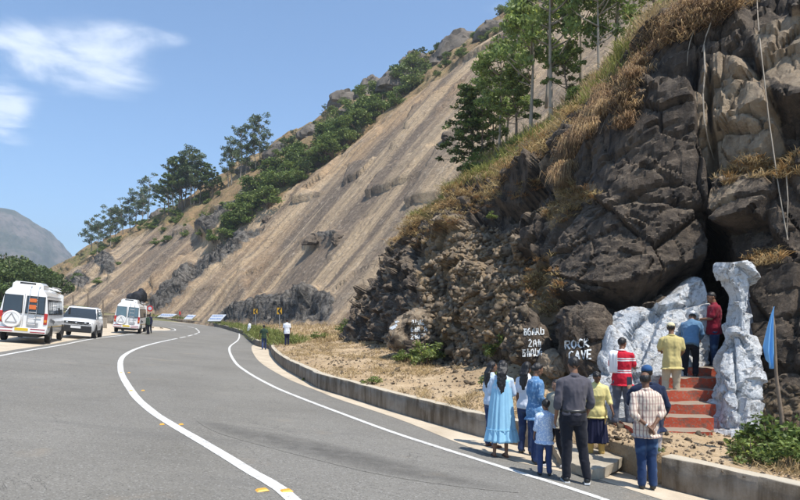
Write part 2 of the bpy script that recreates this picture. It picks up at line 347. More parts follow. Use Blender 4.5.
def mk_slope():
    m = MT('granite hillside', .9, .15); a = m.sep(m.attr()); uv = m.tc.outputs['UV']
    s1 = m.noise(1, 7, .62, vec=m.map((.16, .011, 1), src=uv), dist=.3); s2 = m.noise(1, 6, .66, vec=m.map((.75, .03, 1), src=uv), dist=.4); s3 = m.noise(1, 5, .7, vec=m.map((3.2, .16, 1), src=uv), dist=.2); n = m.noise(.12, 7, .62); f = m.noise(1.3, 6, .7)
    big = m.noise(.035, 4, .6); c = m.mix(m.fr(s1, .42, .56), (.53, .385, .24), (.20, .152, .112)); c = m.mix(m.fr(big, .50, .66, 0, .6), c, (.46, .29, .15)); s0 = m.noise(1, 6, .6, vec=m.map((.06, .009, 1), src=uv, loc=(3, 1, 0)), dist=.5); c = m.mix(m.fr(s0, .52, .62, 0, .75), c, (.155, .122, .095)); c = m.mix(m.fr(s0, .30, .42, .5, 0), c, (.60, .46, .31)); c = m.mix(m.fr(s2, .53, .66, 0, .75), c, (.17, .135, .105)); c = m.mix(m.fr(s2, .28, .42, .65, 0), c, (.55, .42, .28)); c = m.mix(m.fr(s3, .55, .68, 0, .35), c, (.17, .135, .105)); c = m.mix(m.fr(n, .56, .70, 0, .5), c, (.24, .195, .155)); c = m.mix(m.fr(f, .54, .70, 0, .5), c, (.60, .49, .37)); c = m.mix(m.fr(f, .26, .40, .6, 0), c, (.13, .10, .08)); ckk = m.mt('ABSOLUTE', m.mt('SUBTRACT', m.noise(.09, 7, .65, dist=.8), .5)); c = m.mix(m.fr(ckk, 0, .006, .8, 0), c, (.06, .048, .04)); c = m.mix(m.fr(s3, .3, .38, .25, 0), c, (.58, .47, .35))
    soil = m.mix(m.fr(s2, .35, .65), (.34, .22, .115), (.22, .16, .09)); soil = m.mix(m.fr(f, .52, .68, 0, .7), soil, (.13, .125, .05)); soil = m.mix(m.fr(n, .52, .66, 0, .6), soil, (.30, .25, .13))
    k = m.fr(m.mt('ADD', a[0], m.mt('MULTIPLY', m.mt('SUBTRACT', f, .5), .7)), .4, .6); c = m.mix(k, c, soil)
    crag = m.mix(m.fr(f, .40, .60), (.045, .04, .036), (.21, .19, .165)); crag = m.mix(m.fr(m.noise(4, 4, .7), .5, .65, 0, .7), crag, (.03, .027, .025)); k = m.fr(m.mt('ADD', a[1], m.mt('MULTIPLY', m.mt('SUBTRACT', f, .5), .8)), .4, .58); c = m.mix(k, c, crag)
    gr = m.mix(m.fr(f, .4, .65), (.065, .085, .025), (.17, .16, .06)); k = m.fr(m.mt('ADD', a[2], m.mt('MULTIPLY', m.mt('SUBTRACT', f, .5), .9)), .4, .6); c = m.mix(k, c, gr)
    m.col(c); m.bump(s2, .5, .5); m.bump(s3, .5, .25); m.bump(f, .8, .6); M['slope'] = m.m
    m = MT('far mountain', .95, .1); n = m.noise(.012, 7, .65); f = m.noise(.06, 5, .7); c = m.mix(m.fr(n, .42, .58), (.06, .068, .035), (.17, .14, .11)); c = m.mix(m.fr(f, .48, .62, 0, .8), c, (.04, .05, .025)); m.col(c); m.bump(n, .6, 30); M['mountain'] = m.m
    m = MT('ridge boulder rock', .9, .2); n = m.noise(.35, 6, .6); f = m.noise(2, 5, .7); st = m.noise(1, 5, .6, vec=m.map((1.2, 1.2, .2))); c = m.mix(m.fr(n, .3, .7), (.09, .078, .066), (.22, .185, .15)); c = m.mix(m.fr(st, .55, .7, 0, .7), c, (.06, .055, .05)); c = m.mix(m.fr(f, .6, .7, 0, .4), c, (.33, .29, .25)); m.col(c); m.bump(f, .6, .25); M['boulder'] = m.m
mk_slope()
def leafmat(name, c1, c2, trans=.25, rough=.55):
    m = MT(name, rough, .35); a = m.attr(); base = m.mix(m.objrand(), c1, c2); c = m.mix(1.0, base, a, 'MULTIPLY'); m.col(c)
    tr = m.N.new('ShaderNodeBsdfTranslucent'); m.L.new(c, tr.inputs[0]); ms = m.N.new('ShaderNodeMixShader'); ms.inputs[0].default_value = trans
    m.L.new(m.b.outputs[0], ms.inputs[1]); m.L.new(tr.outputs[0], ms.inputs[2]); out = m.N['Material Output']; m.L.new(ms.outputs[0], out.inputs[0]); M[name] = m.m
leafmat('tree leaves', (.19, .25, .07), (.27, .33, .10), .42); leafmat('eucalyptus leaves', (.085, .12, .055), (.12, .155, .07))
leafmat('near gum leaves', (.20, .27, .08), (.28, .35, .11), .42); leafmat('shrub leaves', (.12, .175, .04), (.18, .225, .06)); leafmat('dark foliage', (.075, .115, .035), (.11, .15, .045))
leafmat('dry grass', (.50, .37, .19), (.50, .37, .19), .3, .7); leafmat('rust grass', (.36, .225, .115), (.36, .225, .115), .3, .7); leafmat('green grass', (.20, .23, .06), (.20, .23, .06), .3, .6)
M['bark'] = plain('bark', (.20, .155, .115), .9, .1, .4, 8, bump=.01); M['pale_bark'] = plain('pale bark', (.34, .29, .23), .9, .1, .35, 5)
M['paint_text'] = plain('white brushed lettering', (.62, .64, .64), .8, .2, .12, 30)
# ------------------------------------------------------------------ ground, road, markings
def flat_poly(name, pts, m, step, dz, zf=zr, parent=None, jitter=0.0):
    """a sheet with the outline pts, following the height function"""
    B = np.array([(p[0], p[1]) for p in pts], dtype=float); x0, y0 = B.min(0); x1, y1 = B.max(0)
    # densify the outline
    out = []
    for i in range(len(B)):
        a, b = B[i], B[(i+1) % len(B)]; n = max(1, int(np.hypot(*(b-a))/step)); out += [a+(b-a)*k/n for k in range(n)]
    out = np.array(out); gx, gy = np.meshgrid(np.arange(x0+step/2, x1, step), np.arange(y0+step/2, y1, step)); g = np.stack([gx.ravel(), gy.ravel()], 1)
    ins = inpoly(g[:, 0], g[:, 1], [tuple(p) for p in B]) > .5
    dist = np.full(len(g), 1e9)
    for k in range(0, len(out)): dist = np.minimum(dist, np.hypot(g[:, 0]-out[k, 0], g[:, 1]-out[k, 1]))
    g = g[ins & (dist > step*.45)]
    allp = [Vector(p) for p in out]+[Vector(p) for p in g]
    V2, E, Fs, *_ = delaunay_2d_cdt(allp, [(i, (i+1) % len(out)) for i in range(len(out))], [list(range(len(out)))], 1, 1e-6)
    xy = np.array([tuple(v) for v in V2]); z = zf(xy[:, 0], xy[:, 1])+dz
    tri = np.array([f for f in Fs if len(f) == 3], dtype=np.int64)
    # face up
    a, b, c = xy[tri[:, 0]], xy[tri[:, 1]], xy[tri[:, 2]]; s = (b[:, 0]-a[:, 0])*(c[:, 1]-a[:, 1])-(b[:, 1]-a[:, 1])*(c[:, 0]-a[:, 0]); tri[s < 0] = tri[s < 0][:, ::-1]
    V = np.column_stack([xy, z])
    return link(name, npmesh(name, V, tri, smooth=True), m, parent)
def ribbon(name, C, w, m, dz, wobble=.0, t0=None, parent=None):
    C = np.asarray(C)[:, :2]; T = np.gradient(C, axis=0); T /= np.maximum(np.linalg.norm(T, axis=1, keepdims=True), 1e-9); Nn = np.stack([T[:, 1], -T[:, 0]], 1)
    ww = np.full(len(C), w/2) if np.isscalar(w) else np.asarray(w)/2
    jl = ww*(1+wobble*rng.normal(size=len(C))*.5); jr = ww*(1+wobble*rng.normal(size=len(C))*.5)
    A = C+Nn*jl[:, None]; B = C-Nn*jr[:, None]; xy = np.stack([A, C, B], 1).reshape(-1, 2); V = np.column_stack([xy, zr(xy[:, 0], xy[:, 1])+dz])
    F = gridfaces(len(C), 3)[:, ::-1]
    return link(name, npmesh(name, V, F.copy(), smooth=True), m, parent)
def xy(v): return (v[0], v[1])
ASPH_R = [(11,-6),(7,2),(4.5,6)]+[xy(G(*a)) for a in [(650,497),(600,480),(490,455),(400,420),(340,400),(320,392),(282,376),(257,359),(252,346),(262,341)]]+[(-15.6,60.5)]+[xy(G(*a)) for a in [(250,333),(225,327)]]+[(-31,87.5),(-38,90),(-50,93),(-66,99),(-85,108)]
LEFTLINE = [(-3.2,-12),(-6.2,0),(-9.3,10)]+[xy(G(*a)) for a in [(0,356),(62,345),(100,338),(150,331.5)]]+[(-22.6,59.5),(-23.8,63.5),(-25.5,66.3),(-29,68.5),(-36,71),(-50,76),(-66,83),(-85,92)]
LL = resample([(*p, 0) for p in LEFTLINE], .5)[:, :2]; T = np.gradient(LL, axis=0); T /= np.linalg.norm(T, axis=1, keepdims=True); NL = np.stack([-T[:, 1], T[:, 0]], 1)
AR = resample([(*p, 0) for p in ASPH_R], .6)[:, :2]
AL = (LL+NL*.45)[::-1]
road_outline = [tuple(p) for p in AR]+[tuple(p) for p in AL[::2]]
road = tag(flat_poly('road', road_outline, M['asphalt'], 1.1, 0.0), kind='structure')
# the wide ground sheet, to the horizon, under everything
def ground_z(x, y):
    x = np.asarray(x, float); y = np.asarray(y, float); xs = -15.5-.36*y-np.maximum(0, y-60)*.35
    ex = np.maximum(0, xs-x); z = zr(np.maximum(x, xs), np.minimum(y, 150))-ex*.20; r = np.hypot(x, y)
    z = np.where(ex > 60, z, z); z = z*(1-smooth(160, 420, r))+(-14)*smooth(160, 420, r)
    return np.maximum(z, -30)
def make_ground():
    r = np.concatenate([np.linspace(0, 30, 40), np.linspace(32, 140, 60), 140*1.09**np.arange(1, 48)]); a = np.linspace(0, 2*PI, 181); R, A = np.meshgrid(r, a, indexing='ij'); x = R*np.cos(A); y = R*np.sin(A)
    z = ground_z(x, y)-.06-.5*smooth(-2, 6, x-(4+(8-y)*.9))*0
    z = z+fbm(np.column_stack([x.ravel()*.15, y.ravel()*.15, 0*x.ravel()]), 3, 3).reshape(x.shape)*(smooth(40, 160, R)*1.5)
    V = np.stack([x, y, z], 2).reshape(-1, 3); o = link('ground', npmesh('ground', V, gridfaces(len(r), len(a)), smooth=True), M['shoulder']); tag(o, kind='structure')
    o.data.materials.append(M['valley']); mi = np.zeros(len(o.data.polygons), int); F = gridfaces(len(r), len(a)); mi[R.ravel()[F[:, 0]] > 75] = 1; o.data.polygons.foreach_set('material_index', mi)
make_ground()
# sandy shoulder between the asphalt and the low wall
WPIX = [(660,487),(572,457),(490,440),(400,414),(355,400),(320,389),(307,382),(282,367),(272,356),(269,349)]
WALL = [(13.5,-6),(8.4,2.2),(5.5,6.2),(4.11,7.96)]+[xy(G(*a)) for a in WPIX]+[(-11.0,46),(-14.2,56),(-17.2,65.5),(-20.0,72),(-24,80.5),(-29,87.5),(-37,91.5),(-50,95),(-66,101),(-85,110)]
WL = resample([(*p, 0) for p in WALL], .25)[:, :2]; TW = np.gradient(WL, axis=0); TW /= np.linalg.norm(TW, axis=1, keepdims=True); NW = np.stack([TW[:, 1], -TW[:, 0]], 1)   # points away from the road
if (NW[0]@np.array([1, .5])) < 0: NW = -NW
LW = np.concatenate([[0], np.cumsum(np.linalg.norm(np.diff(WL, axis=0), axis=1))])
sh_out = [tuple(p) for p in (WL+NW*.1)]+[tuple(p) for p in (AR+0*AR)[::-1]]
# shoulder as a strip that runs a little under neither: outline between asphalt edge and wall foot
tag(flat_poly('shoulder', sh_out, M['shoulder'], 1.3, 0.004), kind='structure')
def dashes(C, on, off, start=0):
    L = np.concatenate([[0], np.cumsum(np.linalg.norm(np.diff(C, axis=0), axis=1))]); out = []; s = start
    while s < L[-1]:
        t = np.linspace(s, min(s+on, L[-1]), max(3, int(on/.4))); out.append(np.stack([np.interp(t, L, C[:, 0]), np.interp(t, L, C[:, 1])], 1)); s += on+off
    return out
CL = [(.9,1),(-.1,4)]+[xy(G(*a)) for a in [(290,498),(250,472),(210,447),(172,425),(150,410),(132,392),(120.5,369),(125,355),(145,346),(172,339.5)]]+[(-20.0,59.3),(-22.6,67),(-25.2,73),(-28.6,77),(-34,79.6),(-50,84.5),(-66,91.5)]
CLr = resample([(*p, 0) for p in CL], .4)[:, :2]
cut = int(np.argmin(np.hypot(CLr[:, 0]+15.5, CLr[:, 1]-44)))
tag(ribbon('centre_line', CLr[:cut], .17, M['line'], .006, .05), kind='structure')
for seg in dashes(CLr[cut:], 3.0, 1.3): tag(ribbon('lane_dash', seg, .17, M['line'], .006), kind='structure')
RL = resample([(*p, 0) for p in [(6.9,-4),(4.9,2),(3.6,5.4)]+[xy(G(*a)) for a in [(600,499),(500,467),(400,435),(345,415),(295,396),(270,385),(247,372),(235,362),(229.5,351),(231,345.5),(238,340)]]+[(-16.6,62),(-19.2,71),(-22.5,78),(-27,83.6),(-33,87),(-50,90.6)]], .4)[:, :2]
tag(ribbon('edge_line', RL, .13, M['line'], .006, .05), kind='structure')
tag(ribbon('edge_line', LL, .13, M['line'], .006, .05), kind='structure')
# a dark tyre-rubber sweep down the right lane
TK = resample([(*xy(G(*a)), 0) for a in [(200,420),(240,432),(290,443),(340,455),(390,468),(450,480),(520,492)]], .3)[:, :2]
ww = .04+.34*np.sin(np.linspace(.02, 3.1, len(TK)))**.8; 
def soft_ribbon(name, C, w, m, dz):
    T = np.gradient(C, axis=0); T /= np.linalg.norm(T, axis=1, keepdims=True); Nn = np.stack([T[:, 1], -T[:, 0]], 1); s = np.linspace(-1, 1, 9); xy_ = C[:, None, :]+Nn[:, None, :]*(s[None, :, None]*w[:, None, None]); k = (1-s**2)[None, :]*np.sin(np.linspace(0, PI, len(C)))[:, None]**.5
    q_ = xy_.reshape(-1, 2); V = np.column_stack([q_, zr(q_[:, 0], q_[:, 1])+dz]); return link(name, npmesh(name, V, gridfaces(len(C), 9)[:, ::-1].copy(), smooth=True, col=np.repeat(k.reshape(-1, 1), 3, 1)), m)
tag(soft_ribbon('tyre_mark', TK, ww*1.5, M['track'], .004), kind='structure')
# yellow road studs in pairs on the centre line
def make_stud():
    bm = bmesh.new(); b = [Vector((-.05, -.05, 0)), Vector((.05, -.05, 0)), Vector((.05, .05, 0)), Vector((-.05, .05, 0))]
    loft(bm, [b, [Vector((p.x*.62, p.y*.75, .018)) for p in b]]); return bmmesh('road_stud', bm)
stud_me = make_stud()
Lc = np.concatenate([[0], np.cumsum(np.linalg.norm(np.diff(CLr, axis=0), axis=1))])
spx = [((262,492),(286,492),'nearest pair of yellow road studs'),((162,425),(181,425),'second pair up the road'),((131,391),(143,391),'third pair'),((121,373),(129,373),'fourth pair')]
k = 0
for a, b, w in spx:
    for q, sd in ((a, 'left'), (b, 'right')):
        g = G(*q); o = link('road_stud', stud_me, M['stud'] if k == 0 else None); o.location = (g.x, g.y, g.z+.003); o.rotation_euler = (0, 0, .5); o.scale = (1.4, 1.0, 1) if k < 2 else (.8, .6, 1)
        nth = ['nearest the camera', 'second from the camera', 'third from the camera', 'fourth from the camera', 'farthest from the camera'][k//2]
        tag(o, f'yellow road stud {sd} of the white centre line, {nth}', 'road stud', 'yellow studs beside the centre line'); k += 1
# ------------------------------------------------------------------ low retaining wall of cast sections
def ledge_top(x, y): return zr(x, y)+.44
wall = thing('retaining_wall', 'low stained concrete retaining wall with flat pale top following the right edge of the road', 'retaining wall', (0, 0, 0))
def wall_piece(i0, i1, seed):
    c = WL[i0:i1+1]; n = NW[i0:i1+1]; prof = [(0, -.3), (0, .2), (.0, .425), (.015, .445), (.2, .45), (.225, .43), (.225, -.3)]
    rows = []
    for j, (o, h) in enumerate(prof):
        p = c+n*o; z = zr(c[:, 0], c[:, 1])+h; rows.append(np.column_stack([p, z]))
    V = np.stack(rows, 1); nz = fbm(V.reshape(-1, 3)*2.2, seed, 3).reshape(V.shape[:2]); V[:, :, :2] += n[:, None, :]*nz[..., None]*.02; V[:, :, 2] += nz*.012
    F = gridfaces(len(c), len(prof)); nn = len(prof); cap0 = np.arange(nn)[None, :]; cap1 = (np.arange(nn)+(len(c)-1)*nn)[None, ::-1]
    me = npmesh('wall_section', V.reshape(-1, 3), [F, cap0.astype(int), cap1.astype(int)])
    return autosmooth(me, 50)
gap0 = float(np.interp(0, [0], [0])); gA = int(np.argmin(np.hypot(WL[:, 0]-3.72, WL[:, 1]-8.45))); gB = int(np.argmin(np.hypot(WL[:, 0]-2.45, WL[:, 1]-10.65)))
def run(a, b, L):
    out = []; s = LW[a]
    while s < LW[b]-.3:
        e = min(s+L*rnd.uniform(.9, 1.12), LW[b]); i0 = int(np.searchsorted(LW, s)); i1 = int(np.searchsorted(LW, e)); out.append((i0, min(i1, b))); s = e
    return out
for i0, i1 in run(0, gA, 4.2)+run(gB, len(WL)-1, 4.6):
    if i1-i0 >= 2:
        me = wall_piece(i0, i1, i0)
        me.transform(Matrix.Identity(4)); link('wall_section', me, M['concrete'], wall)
# ------------------------------------------------------------------ the granite hillside
FOOT = [(-205,300,10),(-165,238,6.5),(-120.2,185,4.0),(-92.5,150,2.8),(-72.5,128,1.9),(-55.0,110,.9),(-40.4,97,.5),(-23.2,82,-.2),(-6.4,55,-.5),(1,38,-1.2),(13,20,-1.5),(32,-4,-2),(60,-40,-3)]
CREST = [(-205+17,300+14,24),(-165+22,238+15,22),(-102.5,198.3,22.5),(-58.5,175.5,36.5),(-29.4,160.4,48),(0,151.2,62),(24.2,145.5,73),(36,126,74),(48,95,66),(56,74,58),(64,52,54),(82,24,52),(110,-16,50)]
FO = np.array(FOOT, float); CR = np.array(CREST, float)
NA, NT = 760, 230
# even out columns by length of the foot line
dl = np.concatenate([[0], np.cumsum(np.linalg.norm(np.diff(FO[:, :2], axis=0), axis=1))])
tt = np.interp(np.linspace(0, 1, NA)**1.0*dl[-1], dl, np.arange(len(FO)))
wgt = np.interp(tt, np.arange(len(FO)), [.25,.3,.55,.8,1,1.1,1.3,1.6,1.6,1.2,.8,.4,.2]); cw = np.cumsum(wgt); cw = (cw-cw[0])/(cw[-1]-cw[0]); tt = np.interp(np.linspace(0, 1, NA), cw, tt)
Fg = catmull(FO, tt); Cg = catmull(CR, tt); am = np.interp(tt, np.arange(len(FO)), dl)
tr = np.concatenate([np.linspace(-.12, 0, 5)[:-1], np.linspace(0, 1, NT-30), 1+np.linspace(.02, .9, 26)]); NT = len(tr)
def slope_pt(Fv, Cv, t):
    d = Cv-Fv; tt_ = np.clip(t, None, 1.0); p = Fv+d*tt_
    over = np.maximum(0, t-1.0); h = np.stack([d[..., 0], d[..., 1], 0*d[..., 0]], -1)
    prof = .05*np.sin(np.clip(t, 0, 1)*PI)
    p[..., 2] += d[..., 2]*prof*.8
    p = p+h*over+np.stack([0*over[..., 0], 0*over[..., 0], -over[..., 0]*np.abs(d[..., 2])*.25], -1) if over.ndim == 3 else p
    return p
Vg = np.zeros((NA, NT, 3))
d = Cg-Fg
for j, t in enumerate(tr):
    p = Fg+d*min(t, 1.0); p[:, 2] += d[:, 2]*.045*math.sin(min(max(t, 0), 1)*PI)
    if t > 1: ov = t-1; p[:, :2] += d[:, :2]*ov; p[:, 2] += -d[:, 2]*ov*.35
    if t < 0: p[:, 2] += d[:, 2]*t*.3
    Vg[:, j] = p
ub, vb = proj(Vg)
veg_lo = [(20,300),(62,278),(100,257),(130,240),(160,228),(190,226),(214,248),(263,214),(299,187),(338,157),(367,132),(400,108),(450,70),(510,28),(560,-10),(700,-60)]
lo_v = np.interp(ub, [a for a, b in veg_lo], [b for a, b in veg_lo]); above = smooth(-7, 7, lo_v-vb)
crag = np.maximum.reduce([inpoly(ub, vb, P_, 7) for P_ in ([(145,306),(170,282),(205,255),(235,232),(262,228),(238,252),(206,272),(176,300),(160,312)], [(208,320),(235,306),(262,299),(292,294),(318,291),(336,297),(330,322)], [(93,262),(108,252),(118,262),(110,275)], [(70,282),(82,272),(92,280),(84,290)], [(200,232),(222,214),(240,205),(236,225),(214,240)], [(304,243),(322,236),(336,232),(342,238),(330,240),(312,245)])])
grass = above*(smooth(-.1, .3, fbm(Vg.reshape(-1, 3)*.07, 9, 4).reshape(ub.shape))*.45+.08); grass = np.maximum(grass, np.maximum.reduce([inpoly(ub, vb, P_, 8) for P_ in ([(140,244),(160,226),(176,226),(162,236),(150,236),(140,240)], [(216,240),(240,205),(270,180),(300,160),(340,135),(338,157),(262,215),(222,246)])])*.6)
soilm = np.maximum(above*.85, inpoly(ub, vb, [(40,320),(60,275),(150,215),(200,235),(170,283),(110,310)], 14)*.28); soilm = soilm*(1-crag)
nrm = gridnormals(Vg); nrm *= np.sign(nrm[..., 2:3]+1e-9); q = Vg.reshape(-1, 3)
uvm = np.column_stack([np.repeat(am, NT), np.tile(tr, NA)*np.repeat(np.linalg.norm(d, axis=1), NT)])
rib = fbm(np.column_stack([uvm[:, 0]*.22, uvm[:, 1]*.025, 0*uvm[:, 0]]), 4, 5)*.5+fbm(np.column_stack([uvm[:, 0]*.9, uvm[:, 1]*.06, 0*uvm[:, 0]]), 14, 3)*.10
ter = fbm(np.column_stack([uvm[:, 0]*.03, uvm[:, 1]*.16, 0*uvm[:, 0]+3]), 6, 4)*.25
fo, fe = facets(q*np.array([.22, .22, .3]), 21, .9, .8); fo2, fe2 = facets(q*.75, 31, .8, .6)
rough_ = fbm(q*.09, 5, 5); brk, bre = facets(q*np.array([.10, .10, .14])+2, 25, 1.0, 1.0)
rib = rib+np.clip(brk-.35, 0, 1)*.9*(1-above.ravel())-.25*(1-smooth(0, .025, bre))*(fbm(q*.05, 26, 3) > .05)
kk = crag.ravel(); ab = above.ravel()
disp = (rib+ter)*(1-.6*kk)+kk*(fo*1.3+fo2*.9+facets(q*2.2, 35, .9, .6)[0]*.35+.6)+ab*(rough_*1.6+fo*.55+.3)
tfac = smooth(-.02, .05, np.tile(tr, NA)); disp = disp*(.25+.75*tfac)
V = q+nrm.reshape(-1, 3)*disp[:, None]
SLOPE_V = V.reshape(NA, NT, 3)
hill = link('rock_hillside', npmesh('rock_hillside', V, gridfaces(NA, NT)[:, ::-1].copy(), smooth=True, col=np.column_stack([soilm.ravel(), kk, grass.ravel()]), uv=uvm), M['slope']); tag(hill, kind='structure')
su, sv = proj(SLOPE_V)
vis_d = SLOPE_V[..., 1]
def slope_at(u, v):
    """the spot on the hillside seen at a picture point, nearest face first"""
    j0 = 4; d2 = (su[:, j0:205]-u)**2+(sv[:, j0:205]-v)**2; k = np.unravel_index(np.argmin(d2), d2.shape); return Vector(SLOPE_V[k[0], k[1]+j0])
# ------------------------------------------------------------------ the dark cliff with the cave
CAGE = [ # foot .. top .. shoulder; each (u, v, distance)
 [(372,338,46),(378,320,46),(390,295,47),(398,270,47.5),(405,252,48),(420,242,49)],
 [(352,341,38),(357,325,38),(366,300,38.7),(378,277,40),(392,256,41),(410,240,44)],
 [(398,350,27),(398,328,27.5),(400,300,28.5),(406,270,30.5),(413,238,33.5),(432,224,37)],
 [(441,366,21),(441,340,21.2),(440,305,22),(438,262,25),(437,217,29),(455,196,34)],
 [(477,368,18),(478,340,18.2),(478,300,19),(475,250,21.5),(470,197,26),(482,168,31)],
 [(520,368,15.6),(521,335,16),(522,290,16.8),(528,225,19),(545,160,22.5),(555,124,27)],
 [(570,375,14),(572,335,14.2),(575,280,14.8),(583,200,16.3),(592,108,19),(608,76,24)],
 [(610,412,12.6),(612,360,12.9),(616,280,13.6),(625,170,15),(640,55,17.5),(655,28,22)],
 [(648,438,11),(652,385,12),(660,280,13.2),(668,150,14.3),(690,15,16.4),(710,-10,20)],
 [(705,430,11.4),(706,375,12.5),(710,270,13.2),(718,140,13.9),(735,-10,15.8),(760,-40,19)],
 [(745,440,10.6),(747,370,11.4),(752,270,12.2),(762,130,13.1),(780,-45,15),(800,-70,18)],
 [(800,434,10),(803,360,10.7),(810,260,11.5),(822,120,12.4),(845,-70,14.2),(870,-100,17)],
 [(910,440,9.3),(914,350,9.9),(920,250,10.6),(930,110,11.5),(955,-90,13.2),(990,-120,16)],
 [(1150,470,8.2),(1150,370,8.8),(1150,240,9.4),(1160,100,10.2),(1180,-110,11.8),(1220,-150,14.5)],
 [(2000,580,5),(2000,420,5.4),(2000,200,5.9),(2000,0,6.4),(2000,-300,7.5),(2000,-380,10)]]
CG = np.array([[tuple(P(*c)) for c in r] for r in CAGE])
CG = np.concatenate([CG, [CG[-1]+np.array([7, -14, 0])]])
NC, NR = 900, 350
mid = CG[:, 2]; wd = np.linalg.norm(np.diff(mid, axis=0), axis=1); dist = np.linalg.norm(mid[:-1]+mid[1:], axis=1)/2
wd = wd/np.maximum(dist, 6)**.75; wd[-1] *= .12; wd[-2] *= .3; wd[-3] *= .55; cw = np.concatenate([[0], np.cumsum(wd)]); tc_ = np.interp(np.linspace(0, cw[-1], NC), cw, np.arange(len(CG)))
rows = [catmull(CG[:, k], tc_) for k in range(6)]
# below foot row: drop straight down; above: hill continues then sinks behind
foot_dn = rows[0].copy(); foot_dn[:, 2] -= 1.2
back = rows[5]+np.array([1.2, 5.5, 1.2]); back2 = back+np.array([2.5, 9, -4.5])
RW = np.stack([foot_dn]+rows+[back, back2], 1)      # NC x 9 x 3
rp = np.concatenate([np.linspace(0, 1, 8)[:-1], np.interp(np.linspace(0, 1, NR-60), [0, 1], [1, 6]), np.linspace(6.04, 7.98, 50)]); NR = len(rp)
CV = np.zeros((NC, NR, 3)); RWt = np.transpose(RW, (1, 0, 2)).reshape(9, -1)
CV = np.transpose(catmull(RWt, rp).reshape(NR, NC, 3), (1, 0, 2)); cu, cv_ = proj(CV)
cn = gridnormals(CV); cn *= -np.sign(np.sum(cn*np.array([.45, .85, -.15]), axis=2, keepdims=True)+1e-9)
q = CV.reshape(-1, 3); U, W = cu.ravel(), cv_.ravel(); rr = np.tile(rp, NC)
def IP(poly, f): return inpoly(U, W, poly, f)
left = smooth(520, 450, U); rub = IP([(432,235),(470,215),(515,225),(530,290),(505,360),(450,360),(432,320),(425,280)], 10)
tilt = np.array([[.86, -.1, .5], [.2, .97, -.1], [-.5, .1, .86]])
f1, e1 = facets((q@tilt)*np.array([.42, .42, .62])+5, 101, 1.0, .9); f2, e2 = facets((q@tilt.T)*np.array([1.15, 1.15, 1.5]), 131, .95, .75); f3, e3 = facets(q*np.array([3.1, 3.1, 3.8]), 171, .9, .7); f4, e4 = facets(q*7.5, 191, .9, .6)
lo = fbm(q*.33, 41, 4)
big = f1*.62+lo*.55; rgt = smooth(560, 640, U)
disp = big*(.8-.25*rub-.25*rgt)+f2*(.24-.13*rgt+.12*left)*(1-.15*rub)+f3*(.065-.035*rgt+.045*left)*(1-.3*rub)+f4*(.016+.014*left)
disp -= (.20*(1-smooth(.0, .06, e1))+.06*(1-smooth(0, .07, e2)))*(1-.5*rub)
# beds of fractured rock leaning to the right on the left-hand buttress
sw = np.sin((q@np.array([.62, -.25, .75]))*5.2+f2*2.2)*.5+.5; disp += left*(1-.8*rub)*(sw**3)*.18
fadehill = smooth(6.0, 5.0, rr); disp = disp*(.12+.88*fadehill)+(1-fadehill)*fbm(q*.5, 77, 4)*.5
# cave mouth: the rock opens and goes back
cave = IP([(700,385),(701,335),(702,300),(700,278),(708,235),(710,200),(717,200),(722,236),(735,258),(740,285),(738,330),(736,390)], 3.0)
crack = np.maximum.reduce([IP([(709,70),(713,70),(712,120),(716,150),(718,205),(709,205),(710,150),(707,110)], 3)*.6, IP([(556,250),(575,215),(592,150),(596,150),(580,220),(562,258)], 3)*.45, IP([(600,335),(610,308),(632,300),(690,270),(690,274),(634,306),(616,314),(606,340)], 3)*.5])
recess = IP([(452,250),(462,215),(500,192),(548,178),(560,205),(520,222),(510,262),(478,262)], 9)
BLK = [ # big joint-bounded blocks: outline, how far proud, own tilt
 ([(560,300),(557,258),(572,228),(592,210),(640,206),(690,214),(704,240),(702,266),(676,276),(640,294),(606,302),(585,300)], .42, .10, -.25),
 ([(594,206),(592,180),(600,140),(622,100),(655,84),(690,98),(704,150),(705,212),(670,208),(630,202)], .30, .16, .1),
 ([(560,204),(570,165),(596,118),(600,140),(590,180),(592,206)], .05, .3, .2),
 ([(716,202),(722,180),(745,168),(768,178),(774,202),(765,226),(735,232),(720,222)], .38, .1, -.3),
 ([(770,215),(776,182),(800,166),(840,190),(838,240),(800,260),(772,250)], .28, -.1, .1),
 ([(752,266),(790,256),(840,268),(850,330),(845,384),(800,380),(765,372),(755,330)], .30, .05, .05),
 ([(698,155),(695,100),(712,68),(745,64),(772,94),(782,135),(760,168),(728,186),(706,178)], .34, .25, .1),
 ([(762,94),(756,45),(775,18),(820,8),(850,50),(840,110),(790,116)], .45, .1, -.1),
 ([(655,72),(668,38),(700,12),(745,6),(760,40),(742,62),(705,68)], .25, .1, .3),
 ([(726,260),(720,236),(770,228),(800,262),(760,264)], .02, .0, -.2),
 ([(598,436),(596,372),(604,326),(622,304),(655,302),(672,290),(690,274),(702,278),(703,340),(700,372),(660,434)], .26, .05, .05),
 ([(604,432),(600,372),(607,330),(620,308),(648,310),(662,330),(663,362),(652,392),(634,425)], .30, .1, .05),
 ([(640,400),(653,340),(662,314),(675,292),(688,279),(698,281),(701,300),(699,340),(692,368),(678,392)], .42, .15, .1)]
